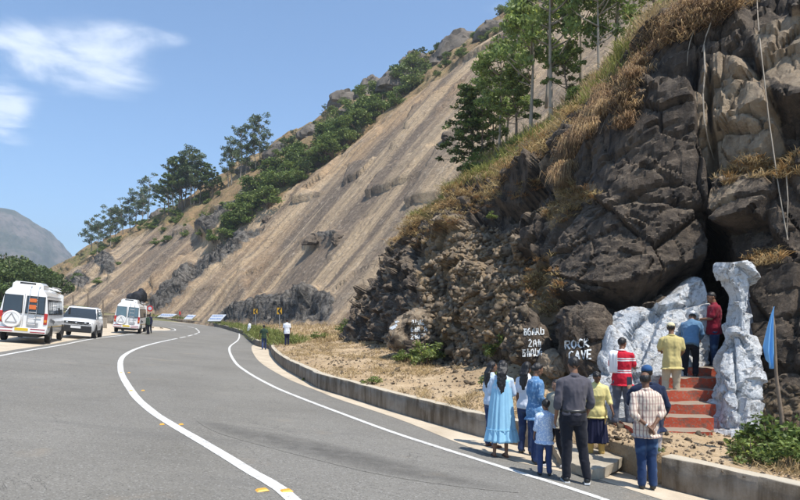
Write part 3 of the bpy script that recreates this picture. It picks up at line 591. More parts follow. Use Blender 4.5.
for k_, (pl, pu, tx, tz) in enumerate(BLK):
    c0 = np.mean(np.array(pl, float), 0); wo = fbm(q*.9, 300+k_, 3)*7; um, wm = U+wo, W+fbm(q*.9, 340+k_, 3)*7; mk_ = inpoly(um, wm, pl, 3.2 if k_ < 10 else 5); ed = inpoly(um, wm, pl, 9)
    sx = (U-c0[0])/60; sz = (c0[1]-W)/60; smoothk = .30 if k_ < 10 else .16
    own = pu+tx*sx*1.2+tz*sz*1.2+lo*.14+f1*.17+f2*.13*smoothk/.3+f3*.045*smoothk/.3+f4*.018*(1 if k_ < 10 else 2)-(.07*(1-smooth(0, .04, e2))+.12*(1-smooth(0, .035, e1)))*(1 if k_ < 10 else .3)+.05*smooth(.35, 1., ed)
    disp = disp*(1-mk_)+own*mk_
disp = disp-recess*.75-crack*.8
Vc = q+cn.reshape(-1, 3)*disp[:, None]
Vc += cave[:, None]*np.array([2.0, 4.2, -.0])
white = np.maximum.reduce([IP([(596,420),(600,350),(606,322),(622,306),(655,310),(668,296),(682,282),(700,276),(708,285),(707,345),(700,375),(655,430),(600,440)], 4), IP([(722,262),(748,268),(752,420),(722,430),(728,300)], 3)])*(1-cave)
tanm = np.maximum.reduce([IP([(700,72),(745,62),(775,95),(782,140),(765,165),(740,190),(712,180),(700,150),(694,110)], 6), IP([(758,38),(800,20),(830,40),(815,110),(788,100),(768,78)], 5), IP([(718,196),(752,188),(748,208),(728,222)], 4), IP([(540,352),(562,356),(560,372),(540,372)], 3), IP([(470,322),(480,300),(490,330)], 4)])
tanm = np.maximum(tanm*.95, smooth(.15, .5, fbm(q*.8, 61, 4))*.42*(1-rgt*.6)); tanm = np.maximum(tanm, left*smooth(.08, .45, fbm((q@tilt)*np.array([.5, .5, 1.6]), 63, 4))*.85); tanm = np.maximum(tanm, rub*(.42+.9*fbm(q*.8, 66, 4)))
soil2 = np.maximum.reduce([rub*.85, IP([(520,262),(556,255),(562,300),(552,350),(530,330),(520,300)], 6)*.8, (1-fadehill), IP([(548,215),(566,182),(610,190),(606,204),(572,205),(556,240)], 5)*.7, IP([(722,175),(745,150),(775,155),(772,186),(740,182)], 5)*.6, smooth(392, 410, W)*smooth(690, 720, U)*.6])
soil2 = soil2*(1-white)
CLIFF_V = Vc.reshape(NC, NR, 3)
cliff = link('rock_cliff', npmesh('rock_cliff', Vc, gridfaces(NC, NR), smooth=False, col=np.column_stack([tanm, white, soil2])), M['rock']); autosmooth(cliff.data, 28); tag(cliff, kind='structure')
gu, gv = proj(CLIFF_V)
def cliff_at(u, v, jmax=None):
    j1 = jmax or NR-52; d2 = (gu[:, 7:j1]-u)**2+(gv[:, 7:j1]-v)**2+CLIFF_V[:, 7:j1, 1]*.05; k = np.unravel_index(np.argmin(d2), d2.shape); return Vector(CLIFF_V[k[0], k[1]+7])
# ------------------------------------------------------------------ earth ledge between wall and cliff
PAIR = [((-66,101),(-72.5,128,1.9)),((-50,95),(-55,110,.9)),((-37,91.5),(-40.4,97,.5)),((-29,87.5),(-27,91,-.2)),((-24,80.5),(-21,84,-.4)),((-17.2,65.5),(-12.5,68,-.55)),((-14.2,56),(-7.5,57,-.7)),((-11,46),tuple(P(345,330,46))),
 (xy(G(272,356)),tuple(P(352,340,38))),(xy(G(282,367)),tuple(P(375,343,32))),(xy(G(320,389)),tuple(P(398,348,27))),(xy(G(355,400)),tuple(P(420,355,23.5))),(xy(G(400,414)),tuple(P(441,364,21))),(xy(G(445,427)),tuple(P(477,366,18))),(xy(G(490,440)),tuple(P(520,366,15.6))),(xy(G(535,449)),tuple(P(570,374,14))),(xy(G(572,457)),tuple(P(612,405,12.6))),((3.3,9.2),tuple(P(650,432,11.0))),(xy(G(660,487)),tuple(P(705,430,11))),((4.11,7.96),tuple(P(745,436,10.6))),((5.5,6.2),tuple(P(800,432,10))),((8.4,2.2),(9.2,8.6,-1.6)),((13.5,-6),(17.5,4,-2))]
def make_ledge():
    A = []; B = []
    for w, f in PAIR:
        k = int(np.argmin(np.hypot(WL[:, 0]-w[0], WL[:, 1]-w[1]))); p = WL[k]+NW[k]*.12; A.append((p[0], p[1], zrf(*WL[k])+.42)); B.append(f)
    A = np.array(A); B = np.array(B, float); n = 620; L = np.concatenate([[0], np.cumsum(1/np.maximum(8, .5*(A[:-1, 1]+A[1:, 1]))*np.linalg.norm(np.diff(A, axis=0), axis=1))]); t = np.interp(np.linspace(0, L[-1], n), L, np.arange(len(A)))
    # wall side follows the wall exactly
    ia = [int(np.argmin(np.hypot(WL[:, 0]-w[0], WL[:, 1]-w[1]))) for w, _ in PAIR]; ii = np.interp(t, np.arange(len(ia)), ia); i0 = ii.astype(int).clip(0, len(WL)-2); f = (ii-i0)[:, None]
    w = WL[i0]*(1-f)+WL[i0+1]*f; nn = NW[i0]*(1-f)+NW[i0+1]*f; Ap = np.column_stack([w+nn*.12, zr(w[:, 0], w[:, 1])+.43])
    Bp = catmull(B, t); m = 64; s = np.linspace(0, 1.12, m)
    Vl = Ap[:, None, :]+(Bp-Ap)[:, None, :]*s[None, :, None]
    h = (s[None, :, None]); e = np.minimum(1, s/.08)[None, :]
    wid = np.linalg.norm((Bp-Ap)[:, :2], axis=1)
    bump = fbm(Vl.reshape(-1, 3)*.9, 51, 5).reshape(n, m)*.13+fbm(Vl.reshape(-1, 3)*4.5, 52, 3).reshape(n, m)*.03
    Vl[..., 2] += (bump+.02)*e
    # climbing towards the rock only in the last part
    prof = s-(s**1.6); Vl[..., 2] -= (Bp[:, 2]-Ap[:, 2]).clip(0)[:, None]*prof[None, :]*.6
    sk = Vl[:, :1].copy(); sk[..., 2] -= .75; sk2 = Vl[:, :1].copy(); sk2[..., 2] -= .02; Vl = np.concatenate([sk, sk2, Vl[:, 1:]], 1)
    return Vl
LEDGE = make_ledge()
led = link('ledge_ground', npmesh('ledge_ground', LEDGE.reshape(-1, 3), gridfaces(*LEDGE.shape[:2]), smooth=True), M['soil']); tag(led, kind='structure')
lfl = LEDGE.reshape(-1, 3); lu, lv = proj(lfl)
# make sure the sheet faces up
a_ = gridnormals(LEDGE)
if a_[..., 2].mean() < 0: led.data.flip_normals()
def ledge_at(u, v):
    k = int(np.argmin((lu-u)**2+(lv-v)**2)); return Vector(lfl[k])
# ------------------------------------------------------------------ far mountain
def make_mountain():
    pk = [(-520,300),(-420,262),(-300,240),(-200,232),(-120,224),(-60,214),(-20,207),(0,207),(14,209),(24,216),(32,227),(42,240),(52,249),(60,258),(68,268),(78,284),(88,300),(98,316)]
    Y = 1500.; n = 260; uu = np.linspace(-520, 98, n); top = np.interp(uu, [a for a, b in pk], [b for a, b in pk]); X = (uu-400)/FPX*Y; Z = (HV-top)/FPX*Y
    m = 90; V = np.zeros((n, m, 3)); s = np.linspace(-1, 1, m)
    for j, t in enumerate(s):
        k = 1-abs(t)**1.25; V[:, j] = np.column_stack([X+0*t, np.full(n, Y+t*520), -30+(Z+30)*k])
    q = V.reshape(-1, 3); dsp = fbm(q*.0045, 81, 6)*70+np.abs(fbm(q*.009, 82, 4))*-85+np.abs(fbm(q*.025, 84, 4))*-30+fbm(q*.06, 83, 3)*8
    k = (1-np.abs(np.tile(s, n))**1.25); q[:, 2] += dsp*np.sin(np.clip(k, 0, 1)*PI)**.7*.9; q[:, 0] += dsp*.3
    o = link('mountain', npmesh('mountain', q, gridfaces(n, m), smooth=True), M['mountain']); tag(o, kind='structure')
make_mountain()
# ------------------------------------------------------------------ haze: one closed box of thin air
def make_haze():
    bm = bmesh.new(); bx(bm, (0, 900, 150), (5200, 3200, 380)); bmesh.ops.translate(bm, verts=bm.verts, vec=(0, 0, 0))
    o = link('haze', bmmesh('haze', bm)); m = bpy.data.materials.new('haze'); m.use_nodes = True; N = m.node_tree.nodes
    for n in list(N):
        if n.type != 'OUTPUT_MATERIAL': N.remove(n)
    v = N.new('ShaderNodeVolumePrincipled'); v.inputs['Color'].default_value = (.80, .89, 1, 1); v.inputs['Density'].default_value = HAZE; v.inputs['Anisotropy'].default_value = .2
    m.node_tree.links.new(v.outputs[0], N['Material Output'].inputs['Volume']); o.data.materials.append(m); tag(o, kind='stuff'); o.display_type = 'WIRE'
HAZE = .00042
make_haze()
# ------------------------------------------------------------------ boulders, steps, slab
from mathutils.bvhtree import BVHTree
def boulder(name, outline, Y, thick, seed, m, white=0, tan=0, soil=0, rough=1.0, lean=.25, sub=5, label=None, group=None, cat='boulder', parent=None):
    o = np.array(outline, float); c0 = o.mean(0); X = (o[:, 0]-400)/FPX*Y; Z = (HV-o[:, 1])/FPX*Y; cx, cz = (c0[0]-400)/FPX*Y, (HV-c0[1])/FPX*Y
    th = np.arctan2(Z-cz, X-cx); R = np.hypot(X-cx, Z-cz); k = np.argsort(th); th = th[k]; R = R[k]; th = np.concatenate([th-2*PI, th, th+2*PI]); R = np.tile(R, 3)
    bm = bmesh.new(); bmesh.ops.create_icosphere(bm, subdivisions=sub, radius=1); D = np.array([v.co[:] for v in bm.verts]); 
    t = np.arctan2(D[:, 2], D[:, 0]); rp_ = np.hypot(D[:, 0], D[:, 2]); Rt = np.interp(t, th, R); e = .62
    rad = np.clip(rp_, 0, 1)**.8; rad = rad*.97; yy = np.sign(D[:, 1])*np.clip(1-rad**5, 0, 1)**.5
    V = np.column_stack([np.cos(t)*Rt*rad, yy*thick, np.sin(t)*Rt*rad]); size = R.mean()
    w = V+np.array([cx, Y, cz]); n = D/np.linalg.norm(D, axis=1, keepdims=True); s = min(size, 1.5*np.percentile(R, 12))
    a, ea = facets(w/s*1.5+seed, seed*7+3, 1.0, .6); b, eb = facets(w/s*4.2+seed, seed*7+13, .9, .6); c, ec = facets(w/s*11, seed*7+23, .9, .5)
    dsp = s*(a*.17+b*.05+c*.016+fbm(w*1.7/s, seed, 4)*.12-.05*(1-smooth(0, .06, ea))-.05)*rough; V = V+n*dsp[:, None]; V[:, 1] += V[:, 2]*lean
    for i, v in enumerate(bm.verts): v.co = V[i]
    bm.faces.ensure_lookup_table(); F = np.array([[v.index for v in f.verts] for f in bm.faces]); bm.free()
    col = np.zeros((len(V), 3)); col[:, 0] = tan+.25*fbm(w*2/s, seed+5, 3); col[:, 1] = white; col[:, 2] = soil
    me = npmesh(name, V, F, col=col); autosmooth(me, 30); ob = link(name, me, m, parent); ob.location = (cx, Y, cz)
    if label: tag(ob, label, cat, group)
    return ob
BB = []
def bd(*a, **k): o = boulder(*a, **k); BB.append(o); return o
bd('boulder', [(560,372),(558,345),(561,322),(570,306),(588,299),(603,303),(610,316),(606,332),(602,352),(597,378),(580,386)], 13.3, .7, 3, M['rock'], label='dark brown boulder lettered ROCK CAVE in white beside the whitewashed rock', rough=.8)
bd('boulder', [(510,364),(506,342),(511,318),(520,303),(530,306),(539,322),(549,338),(551,358),(538,368)], 14.6, .6, 5, M['rock'], label='dark boulder with three lines of white local lettering left of the ROCK CAVE boulder', rough=.55)
bd('boulder', [(390,347),(384,337),(392,325),(405,313),(420,307),(432,313),(439,326),(440,345),(420,352)], 22.6, 1.0, 8, M['rock'], tan=.55, label='brown rounded boulder with faded white painted sign low at the left end of the cliff', rough=.8)
bd('boulder', [(541,370),(540,356),(552,350),(563,355),(566,372),(552,378)], 13.5, .4, 11, M['rock'], tan=.9, label='pale tan block of stone at the foot of the ROCK CAVE boulder', rough=.8)
bd('whitewashed_rock', [(592,425),(598,372),(603,345),(611,322),(622,330),(626,370),(620,418),(606,424)], 12.5, .45, 14, M['rock'], white=.75, label='narrow whitewashed rock just right of the ROCK CAVE lettering', cat='rock', rough=.6)
def pillar():
    # one mass of rock, narrow at the waist of the cave mouth, wide at the foot beside the steps
    E_ = [(446,708,744),(430,710,744),(410,712,748),(392,714,751),(374,718,754),(354,722,753),(336,727,751),(316,731,749),(300,732,748),(290,729,749),(280,722,750),(272,716,750),(266,716,744),(263,724,736)]
    vv = np.linspace(446, 263.5, 120); L_ = np.interp(-vv, [-p[0] for p in E_], [p[1] for p in E_]); R_ = np.interp(-vv, [-p[0] for p in E_], [p[2] for p in E_]); k = np.ones(9)/9; L_ = np.convolve(np.pad(L_, 4, 'edge'), k, 'valid'); R_ = np.convolve(np.pad(R_, 4, 'edge'), k, 'valid')
    n = 96; V = np.zeros((120, n, 3)); th = np.linspace(0, 2*PI, n, endpoint=False)
    for i_, v in enumerate(vv):
        Yc = np.interp(v, [263, 330, 446], [11.35, 11.2, 10.65]); cx = ((L_[i_]+R_[i_])/2-400)/FPX*Yc; w = (R_[i_]-L_[i_])/2/FPX*Yc*.93; dp = np.interp(v, [263, 300, 360, 446], [.18, .24, .34, .5]); ce = lambda t, p_: np.sign(t)*np.abs(t)**p_
        V[i_, :, 0] = cx+ce(np.cos(th), .62)*w; V[i_, :, 1] = Yc+ce(np.sin(th), .62)*dp; V[i_, :, 2] = (HV-v)/FPX*Yc
    q = V.reshape(-1, 3); nn = np.cross(np.roll(V, -1, 1)-V, np.gradient(V, axis=0)); nn /= np.maximum(np.linalg.norm(nn, axis=2, keepdims=True), 1e-9); nn = nn.reshape(-1, 3)
    a1, e1_ = facets(q*np.array([1.5, 1.5, 1.1]), 901, 1, .6); a2, e2_ = facets(q*3.6, 911, .9, .6); a3, e3_ = facets(q*9, 921, .9, .5); u_, w_ = proj(q); crk = np.exp(-((u_-(732+(w_-340)*.10))/1.6)**2)*smooth(330, 350, w_)
    q = q+nn*(a1*.16+a2*.055+a3*.018+fbm(q*1.6, 5, 4)*.07-.05*(1-smooth(0, .06, e1_))-crk*.12)[:, None]
    i = np.arange(119)[:, None]*n+np.arange(n)[None, :]; jn = np.arange(119)[:, None]*n+((np.arange(n)+1) % n)[None, :]; F = np.stack([i.ravel(), jn.ravel(), jn.ravel()+n, i.ravel()+n], 1); c0 = q[:n].mean(0)*0
    q = np.vstack([q, q[-n:].mean(0)]); top = np.stack([119*n+np.arange(n), 119*n+(np.arange(n)+1) % n, np.full(n, 120*n)], 1)
    col = np.zeros((len(q), 3)); col[:, 1] = .85; o0 = q.mean(0); me = npmesh('whitewashed_rock', q-o0, [F, top], col=col); autosmooth(me, 30); o = link('whitewashed_rock', me, M['rock']); o.location = tuple(o0)
    return tag(o, 'tall whitewashed pillar of rock with pointed top, right of the steps and cave mouth', 'rock')
PIL = pillar()
# the triangulated copy lets rays find it
# the six steps: red painted risers, bare treads
steps = thing('painted_steps', 'flight of worn red painted steps climbing to the cave mouth', 'steps', tuple(P(682, 440, 10.2)))
def step_mesh(seed, w, dpt, h):
    nx, ny, nz_ = 28, 8, 7; bm = bmesh.new(); bmesh.ops.create_cube(bm, size=1); bmesh.ops.subdivide_edges(bm, edges=list(bm.edges), cuts=9, use_grid_fill=True)
    V = np.array([v.co[:] for v in bm.verts])*np.array([w, dpt, h]); q = V*3+seed*5; n = fbm(q, seed, 4); dd = fbm(q*3, seed+3, 3); edge = (np.abs(V[:, 2]-h/2) < .03)*(V[:, 1] < -dpt/2+.05)
    V[:, 1] += n*.035+dd*.012; V[:, 2] += (fbm(q*1.3, seed+9, 3)*.022)-edge*np.abs(dd)*.035; V[:, 0] += dd*.02+n*.03*np.sign(V[:, 0])
    for i, v in enumerate(bm.verts): v.co = V[i]
    return autosmooth(bmmesh('step', bm), 45)
sp0 = [(676,440,10.15),(679,427,10.5),(683,414,10.85),(687,401,11.2),(690,388,11.55),(693,376,11.9),(697,366,12.25)]
for k in range(6):
    a = P(*sp0[k]); b = P(*sp0[k+1]); h = b.z-a.z; w = [1.28,1.22,1.15,1.1,1.05,1.0][k]
    o = link('step', step_mesh(200+k, w, 1.0, h+.24), M['red'], steps); o.location = Vector((a.x+.02*k, a.y+.5, a.z+h-(h+.24)/2))-steps.location; o.rotation_euler = (0, 0, -.10)
# concrete slab bridging the drain
def slab():
    pts = [(561,458),(572,464),(590,470),(606,467),(622,458),(640,449),(655,441),(661,432),(640,425),(612,422),(585,426),(560,434),(553,447)]
    top = [];
    for u, v in pts: g = G(u, v); Y = (2.16+0.0)/((v-HV)/FPX); top.append(Vector(((u-400)/FPX*Y, Y, -(v-HV)/FPX*Y)))
    c = sum(top, Vector())/len(top); bm = bmesh.new(); rr_ = random.Random(4); ring1 = []
    # chipped outline
    det = []
    for i, p in enumerate(top):
        q2 = top[(i+1) % len(top)]
        for k in range(5): w = p.lerp(q2, k/5); det.append(w+Vector((rr_.uniform(-.02, .02), rr_.uniform(-.03, .03), rr_.uniform(-.012, .012))))
    up = [bm.verts.new(p) for p in det]; lo = [bm.verts.new(p+Vector((rr_.uniform(-.02, .02), rr_.uniform(.0, .05), -.15+rr_.uniform(-.02, .02)))) for p in det]
    f = bm.faces.new(up); n = len(up)
    for i in range(n): bm.faces.new((up[i], lo[i], lo[(i+1) % n], up[(i+1) % n]))
    bm.faces.new(list(reversed(lo))); bmesh.ops.triangulate(bm, faces=list(bm.faces)); bmesh.ops.subdivide_edges(bm, edges=list(bm.edges), cuts=1); bm.normal_update()
    bmesh.ops.recalc_face_normals(bm, faces=list(bm.faces))
    return bmmesh('drain_slab', bm)
tag(link('drain_slab', slab(), M['slab_concrete']), 'broken edged concrete slab bridging the drain in front of the red steps', 'slab')
# ------------------------------------------------------------------ rays on the finished rock
def bvh_of(objs):
    V = []; F = []; n = 0
    for o in objs:
        me = o.data; c = np.empty(len(me.vertices)*3, np.float32); me.vertices.foreach_get('co', c); c = c.reshape(-1, 3)+np.array(o.location[:]); k = np.empty(len(me.loops), np.int32); me.loops.foreach_get('vertex_index', k)
        ls = me.polygons[0].loop_total; F += (k.reshape(-1, ls)+n).tolist(); V += c.tolist(); n += len(c)
    return BVHTree.FromPolygons(V, F)
BVH = bvh_of([cliff, led]+BB)
def cast(u, v, off=0.):
    d = Vector(((u-400)/FPX, 1, (HV-v)/FPX)).normalized(); h, n, i, t = BVH.ray_cast(Vector((0, 0, 0)), d, 90)
    if h is None: return None, None
    if n.dot(d) > 0: n = -n
    return h+n*off, n
def drop(x, y, z=20):
    h, n, i, t = BVH.ray_cast(Vector((x, y, z)), Vector((0, 0, -1)), 60); return h
# painted strokes on rock (flat paint on the real surface)
def strokes(name, lines, w, parent=None, off=.012):
    V = []; F = []
    for ln in lines:
        pts = []
        for (a, b) in zip(ln[:-1], ln[1:]):
            n = max(1, int(math.hypot(b[0]-a[0], b[1]-a[1])/1.2)); pts += [(a[0]+(b[0]-a[0])*k/n, a[1]+(b[1]-a[1])*k/n) for k in range(n)]
        pts.append(ln[-1]); prev = None
        for i, p in enumerate(pts):
            q0 = pts[max(0, i-1)]; q1 = pts[min(len(pts)-1, i+1)]; dx, dy = q1[0]-q0[0], q1[1]-q0[1]; L = math.hypot(dx, dy) or 1; nx, ny = -dy/L*w/2*rnd.uniform(.75, 1.2), dx/L*w/2*rnd.uniform(.75, 1.2)
            A, na = cast(p[0]+nx, p[1]+ny, off); B, nb = cast(p[0]-nx, p[1]-ny, off)
            if A is None or B is None or (A-B).length > .3: prev = None; continue
            V += [A, B]; c = len(V)-2
            if prev is not None and (V[prev]-A).length < .35: F.append((prev, prev+1, c+1, c))
            prev = c
    if not F: return None
    me = bpy.data.meshes.new(name); me.from_pydata([tuple(v) for v in V], [], F); me.update()
    o = link(name, me, M['paint_text']); o['kind'] = 'stuff'
    if parent is not None: o.parent = parent; o.matrix_parent_inverse = Matrix.Translation(-parent.location)
    return o
GL = {'R':[[(0,0),(0,1)],[(0,0),(.6,.05),(.65,.4),(0,.5)],[(.25,.5),(.7,1)]],'O':[[(.35,0),(.05,.3),(.05,.7),(.35,1),(.65,.7),(.65,.3),(.35,0)]],'C':[[(.65,.12),(.35,0),(.05,.3),(.05,.7),(.35,1),(.65,.88)]],'K':[[(0,0),(0,1)],[(.65,0),(.05,.5),(.7,1)]],
      'A':[[(0,1),(.33,0),(.7,1)],[(.15,.62),(.55,.62)]],'V':[[(0,0),(.35,1),(.7,0)]],'E':[[(.6,0),(0,0),(0,1),(.6,1)],[(0,.5),(.5,.5)]]}
def write(s, x, y, w, h, gap, slope=0, tk=1.6, parent=None):
    L = []
    for i, ch in enumerate(s):
        for st in GL[ch]: L.append([(x+i*(w+gap)+a*w/.7, y+b*h+slope*(i*(w+gap)+a*w)) for a, b in st])
    return strokes('lettering', L, tk, parent)
write('ROCK', 565.5, 341, 4.6, 8.5, 1.6, -.12, 1.5, BB[0]); write('CAVE', 569, 351.5, 4.6, 8.5, 1.5, -.07, 1.5, BB[0])
# local script: loops, hooks and bars in three lines, brushed as on the rock
def curl(x, y, w, h, kind):
    P_ = {0:[[(0,1),(0,.1),(.5,.1),(.5,.6),(.1,.6)],[(.5,.6),(.9,1)]],1:[[(.5,0),(.05,.3),(.1,.9),(.6,.95),(.8,.5),(.4,.4)]],2:[[(0,.2),(.4,0),(.8,.3),(.4,.6),(0,1),(.9,1)]],3:[[(.1,0),(.1,.9),(.9,.9)],[(.5,.3),(.9,.3),(.9,.9)]],4:[[(0,.1),(.9,.1)],[(.3,.1),(.2,.9),(.8,.9),(.75,.4),(.35,.45)]],5:[[(.4,0),(.4,1)],[(0,.4),(.9,.35),(.85,1)]],6:[[(.1,1),(.15,.2),(.6,.05),(.8,.5),(.45,.7)],[(.8,.5),(.95,1)]]}[kind]
    return [[(x+a*w, y+b*h) for a, b in st] for st in P_]
L = []
for i, kd in enumerate([4,1,6,0,3]): L += curl(523.5+i*4.2, 328.5-.2*i, 3.6, 7.2, kd)
for i, kd in enumerate([2,6,5]): L += curl(528.5+i*4.4, 339.5, 3.7, 7, kd)
for i, kd in enumerate([4,5,6,3,1]): L += curl(522+i*4.3, 349-.2*i, 3.7, 8, kd)
strokes('lettering', L, 1.15, BB[1])
L = []
for r_, (x, y, n) in enumerate([(412,320,4),(411,327,5),(411,334,5)]):
    for i in range(n): L += curl(x+i*3.3, y-.15*i, 2.8, 5, (i*3+r_) % 7)
strokes('lettering', L, 1.0, BB[2])
tag(strokes('white_paint_mark', [[(386,330),(389,326),(394,323),(399,321)],[(385,333),(391,328),(397,325)],[(388,331),(396,327)]], 2.0), 'smeared white paint mark on the dark rock left of the lettered brown boulder', 'paint mark')
# ------------------------------------------------------------------ loose stones
def stone_mesh(seed):
    bm = bmesh.new(); r2 = random.Random(seed); sc = [r2.uniform(.65, 1.1) for _ in range(3)]
    for k in range(13):
        v = Vector((r2.gauss(0, 1), r2.gauss(0, 1), r2.gauss(0, 1))).normalized()*r2.uniform(.75, 1.0); bm.verts.new((v.x*sc[0], v.y*sc[1], v.z*sc[2]))
    h = bmesh.ops.convex_hull(bm, input=list(bm.verts)); bmesh.ops.delete(bm, geom=[g for g in set(h['geom_interior']) | set(h['geom_unused']) if isinstance(g, bmesh.types.BMVert)], context='VERTS')
    bmesh.ops.triangulate(bm, faces=list(bm.faces)); bmesh.ops.recalc_face_normals(bm, faces=list(bm.faces)); bm.verts.index_update(); V = np.array([v.co[:] for v in bm.verts]); F = np.array([[v.index for v in f.verts] for f in bm.faces]); bm.free()
    return npmesh('stone', V, F, col=np.tile([.75+.4*(seed % 2), 0, .35*(seed % 3 == 0)], (len(V), 1)))
SM = [stone_mesh(s) for s in range(300, 312)]
for s in SM: s.materials.append(M['rock'])
def put_stone(p, r, parent=cliff):
    o = bpy.data.objects.new('stone', rnd.choice(SM)); COL.objects.link(o); o.location = p; o.scale = (r, r*rnd.uniform(.8, 1.1), r*rnd.uniform(.55, .95)); o.rotation_euler = (rnd.uniform(-.5, .5), rnd.uniform(-.5, .5), rnd.uniform(0, 6.28)); o.parent = parent
    return o
n = 0
while n < 215:
    u, v = rnd.uniform(425, 530), rnd.uniform(225, 365)
    if inpoly(np.array([u]), np.array([v]), [(432,250),(470,225),(515,235),(532,290),(510,362),(445,366),(425,330),(424,290)])[0] < .5: continue
    h, nn = cast(u, v)
    if h is None: continue
    n += 1; put_stone(h, rnd.choice([.09, .11, .13, .16, .20, .27])*(h.y/17)*.95)
for k in range(60):
    h, nn = cast(rnd.uniform(762, 800), rnd.uniform(375, 430))
    if h is not None: put_stone(h, rnd.uniform(.05, .13))
for (u, v, r) in [(472,292,.28),(455,345,.24),(480,338,.2),(446,308,.2),(466,322,.2),(488,310,.25),(520,345,.2),(435,292,.25)]:
    h, nn = cast(u, v)
    if h is not None: put_stone(h, r)
# stones lying on the ledge
def ledge_pick():
    i = rng.integers(40, LEDGE.shape[0]-10); j = rng.integers(3, 56); return LEDGE[i, j], i, j
n = 0
while n < 200:
    p, i, j = ledge_pick(); u, v = proj(p)
    if not (300 < u < 810 and 12 > 0 and p[1] < 34): continue
    put_stone((p[0], p[1], p[2]+.01), rnd.choice([.03, .04, .05, .07, .1])*(1+p[1]/40), led); n += 1
# scree between the larger stones, too many to count
sp_ = []
while len(sp_) < 1300:
    u, v = rnd.uniform(395, 535), rnd.uniform(225, 372)
    if inpoly(np.array([u]), np.array([v]), [(425,262),(470,222),(515,232),(534,290),(514,366),(440,370),(410,352),(424,320),(420,290)])[0] < .5: continue
    h, nn = cast(u, v)
    if h is not None: sp_.append(tuple(h))
SCREE = np.array(sp_)
# gravel, too many to count
def gravel(name, pts, r):
    base = np.array([(1,0,0),(-1,0,0),(0,1,0),(0,-1,0),(0,0,1),(0,0,-.6)]); Fb = np.array([(0,2,4),(2,1,4),(1,3,4),(3,0,4),(2,0,5),(1,2,5),(3,1,5),(0,3,5)])
    n = len(pts); s = r[:, None, None]*rng.uniform(.5, 1.2, (n, 1, 3)); a = rng.uniform(0, 6.28, n); c, s_ = np.cos(a), np.sin(a); B = base[None]*s*rng.uniform(.75, 1.25, (n, 6, 1)); X = B[..., 0]*c[:, None]-B[..., 1]*s_[:, None]; Y = B[..., 0]*s_[:, None]+B[..., 1]*c[:, None]
    V = np.stack([X, Y, B[..., 2]], 2)+pts[:, None, :]; F = (Fb[None]+(np.arange(n)*6)[:, None, None]).reshape(-1, 3)
    cc = np.repeat(np.column_stack([rng.uniform(.3, 1.2, n), np.zeros(n), rng.uniform(0, .6, n)]), 6, 0); o = link(name, npmesh(name, V.reshape(-1, 3), F, col=cc), M['rock']); return tag(o, kind='stuff')
gravel('scree', SCREE, rng.uniform(.02, .15, len(SCREE))**1.0*(SCREE[:, 1]/18))
ii = rng.integers(60, LEDGE.shape[0]-2, 9000); jj = rng.integers(1, 58, 9000); pt = LEDGE[ii, jj]+rng.normal(size=(9000, 3))*np.array([.05, .08, .0]); pt = pt[pt[:, 1] < 42]; gravel('gravel', pt, rng.uniform(.008, .03, len(pt))*(1+pt[:, 1]/25))
# ------------------------------------------------------------------ grass and weeds
def blades(name, roots, length, dirs, droop, m, width=.012, tint=None, out=None, curl_=None):
    if len(roots) == 0: print('EMPTY', name); return None
    n = len(roots); L = np.asarray(length)*np.ones(n); d = dirs/np.linalg.norm(dirs, axis=1, keepdims=True); down = np.array([0, 0, -1.])
    side = np.cross(d, rng.normal(size=(n, 3))); side /= np.linalg.norm(side, axis=1, keepdims=True); w = width*np.ones(n)
    p1 = roots+d*(L*.55)[:, None]+down*(L*droop*.25)[:, None]; p2 = roots+d*(L*.95)[:, None]+down*(L*droop)[:, None]
    V = np.stack([roots-side*w[:, None], roots+side*w[:, None], p1+side*w[:, None]*.7, p1-side*w[:, None]*.7, p2], 1); b = np.arange(n)*5
    Fq = np.stack([b, b+1, b+2, b+3], 1); Ft = np.stack([b+3, b+2, b+4], 1); t = rng.uniform(.55, 1.3, (n, 1)) if tint is None else tint; t = t*np.ones((n, 3))
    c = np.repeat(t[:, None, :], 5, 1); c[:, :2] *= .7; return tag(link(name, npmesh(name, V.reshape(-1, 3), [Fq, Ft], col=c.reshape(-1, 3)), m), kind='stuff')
def tufts(name, centers, per, rad, length, m, spread=.5, droop=.3, width=.012, lean=(0, 0, 0), tintf=None):
    c = np.repeat(np.asarray(centers), per, 0); n = len(c); roots = c+rng.normal(size=(n, 3))*np.array([rad, rad, rad*.15]); size = np.repeat(rng.uniform(.6, 1.25, len(centers)), per)
    d = np.column_stack([rng.normal(size=n)*spread, rng.normal(size=n)*spread, np.ones(n)])+np.array(lean); tc = np.repeat(rng.uniform(.65, 1.25, (len(centers), 1)), per, 0)*rng.uniform(.75, 1.2, (n, 1))
    tt_ = tc*np.ones((n, 3))
    if tintf is not None: tt_ = tt_*np.repeat(tintf(np.asarray(centers)), per, 0)
    return blades(name, roots, length*size*rng.uniform(.5, 1.1, n), d, droop, m, width, tt_)
def surf_pts(poly, n, casting=True):
    us = [p[0] for p in poly]; vs = [p[1] for p in poly]; out = []; tries = 0
    while len(out) < n and tries < n*8:
        tries += 1; u, v = rnd.uniform(min(us), max(us)), rnd.uniform(min(vs), max(vs))
        if inpoly(np.array([u]), np.array([v]), poly)[0] < .5: continue
        h, _ = cast(u, v)
        if h is not None: out.append(tuple(h))
    return np.array(out)
def grid_pts(V, i0, i1, j0, j1, n, cond=None):
    ii = rng.integers(i0, i1, n); jj = rng.integers(j0, j1, n); p = V[ii, jj]+(V[np.minimum(ii+1, V.shape[0]-1), jj]-V[ii, jj])*rng.uniform(0, 1, (n, 1))
    if cond is not None: u, v = proj(p); p = p[cond(u, v, p)]
    return p
colU = cu[:, NR//2]
ci = lambda u: int(np.argmin(np.abs(colU-u)))
hr0 = int(np.argmin(np.abs(rp-5.25)))
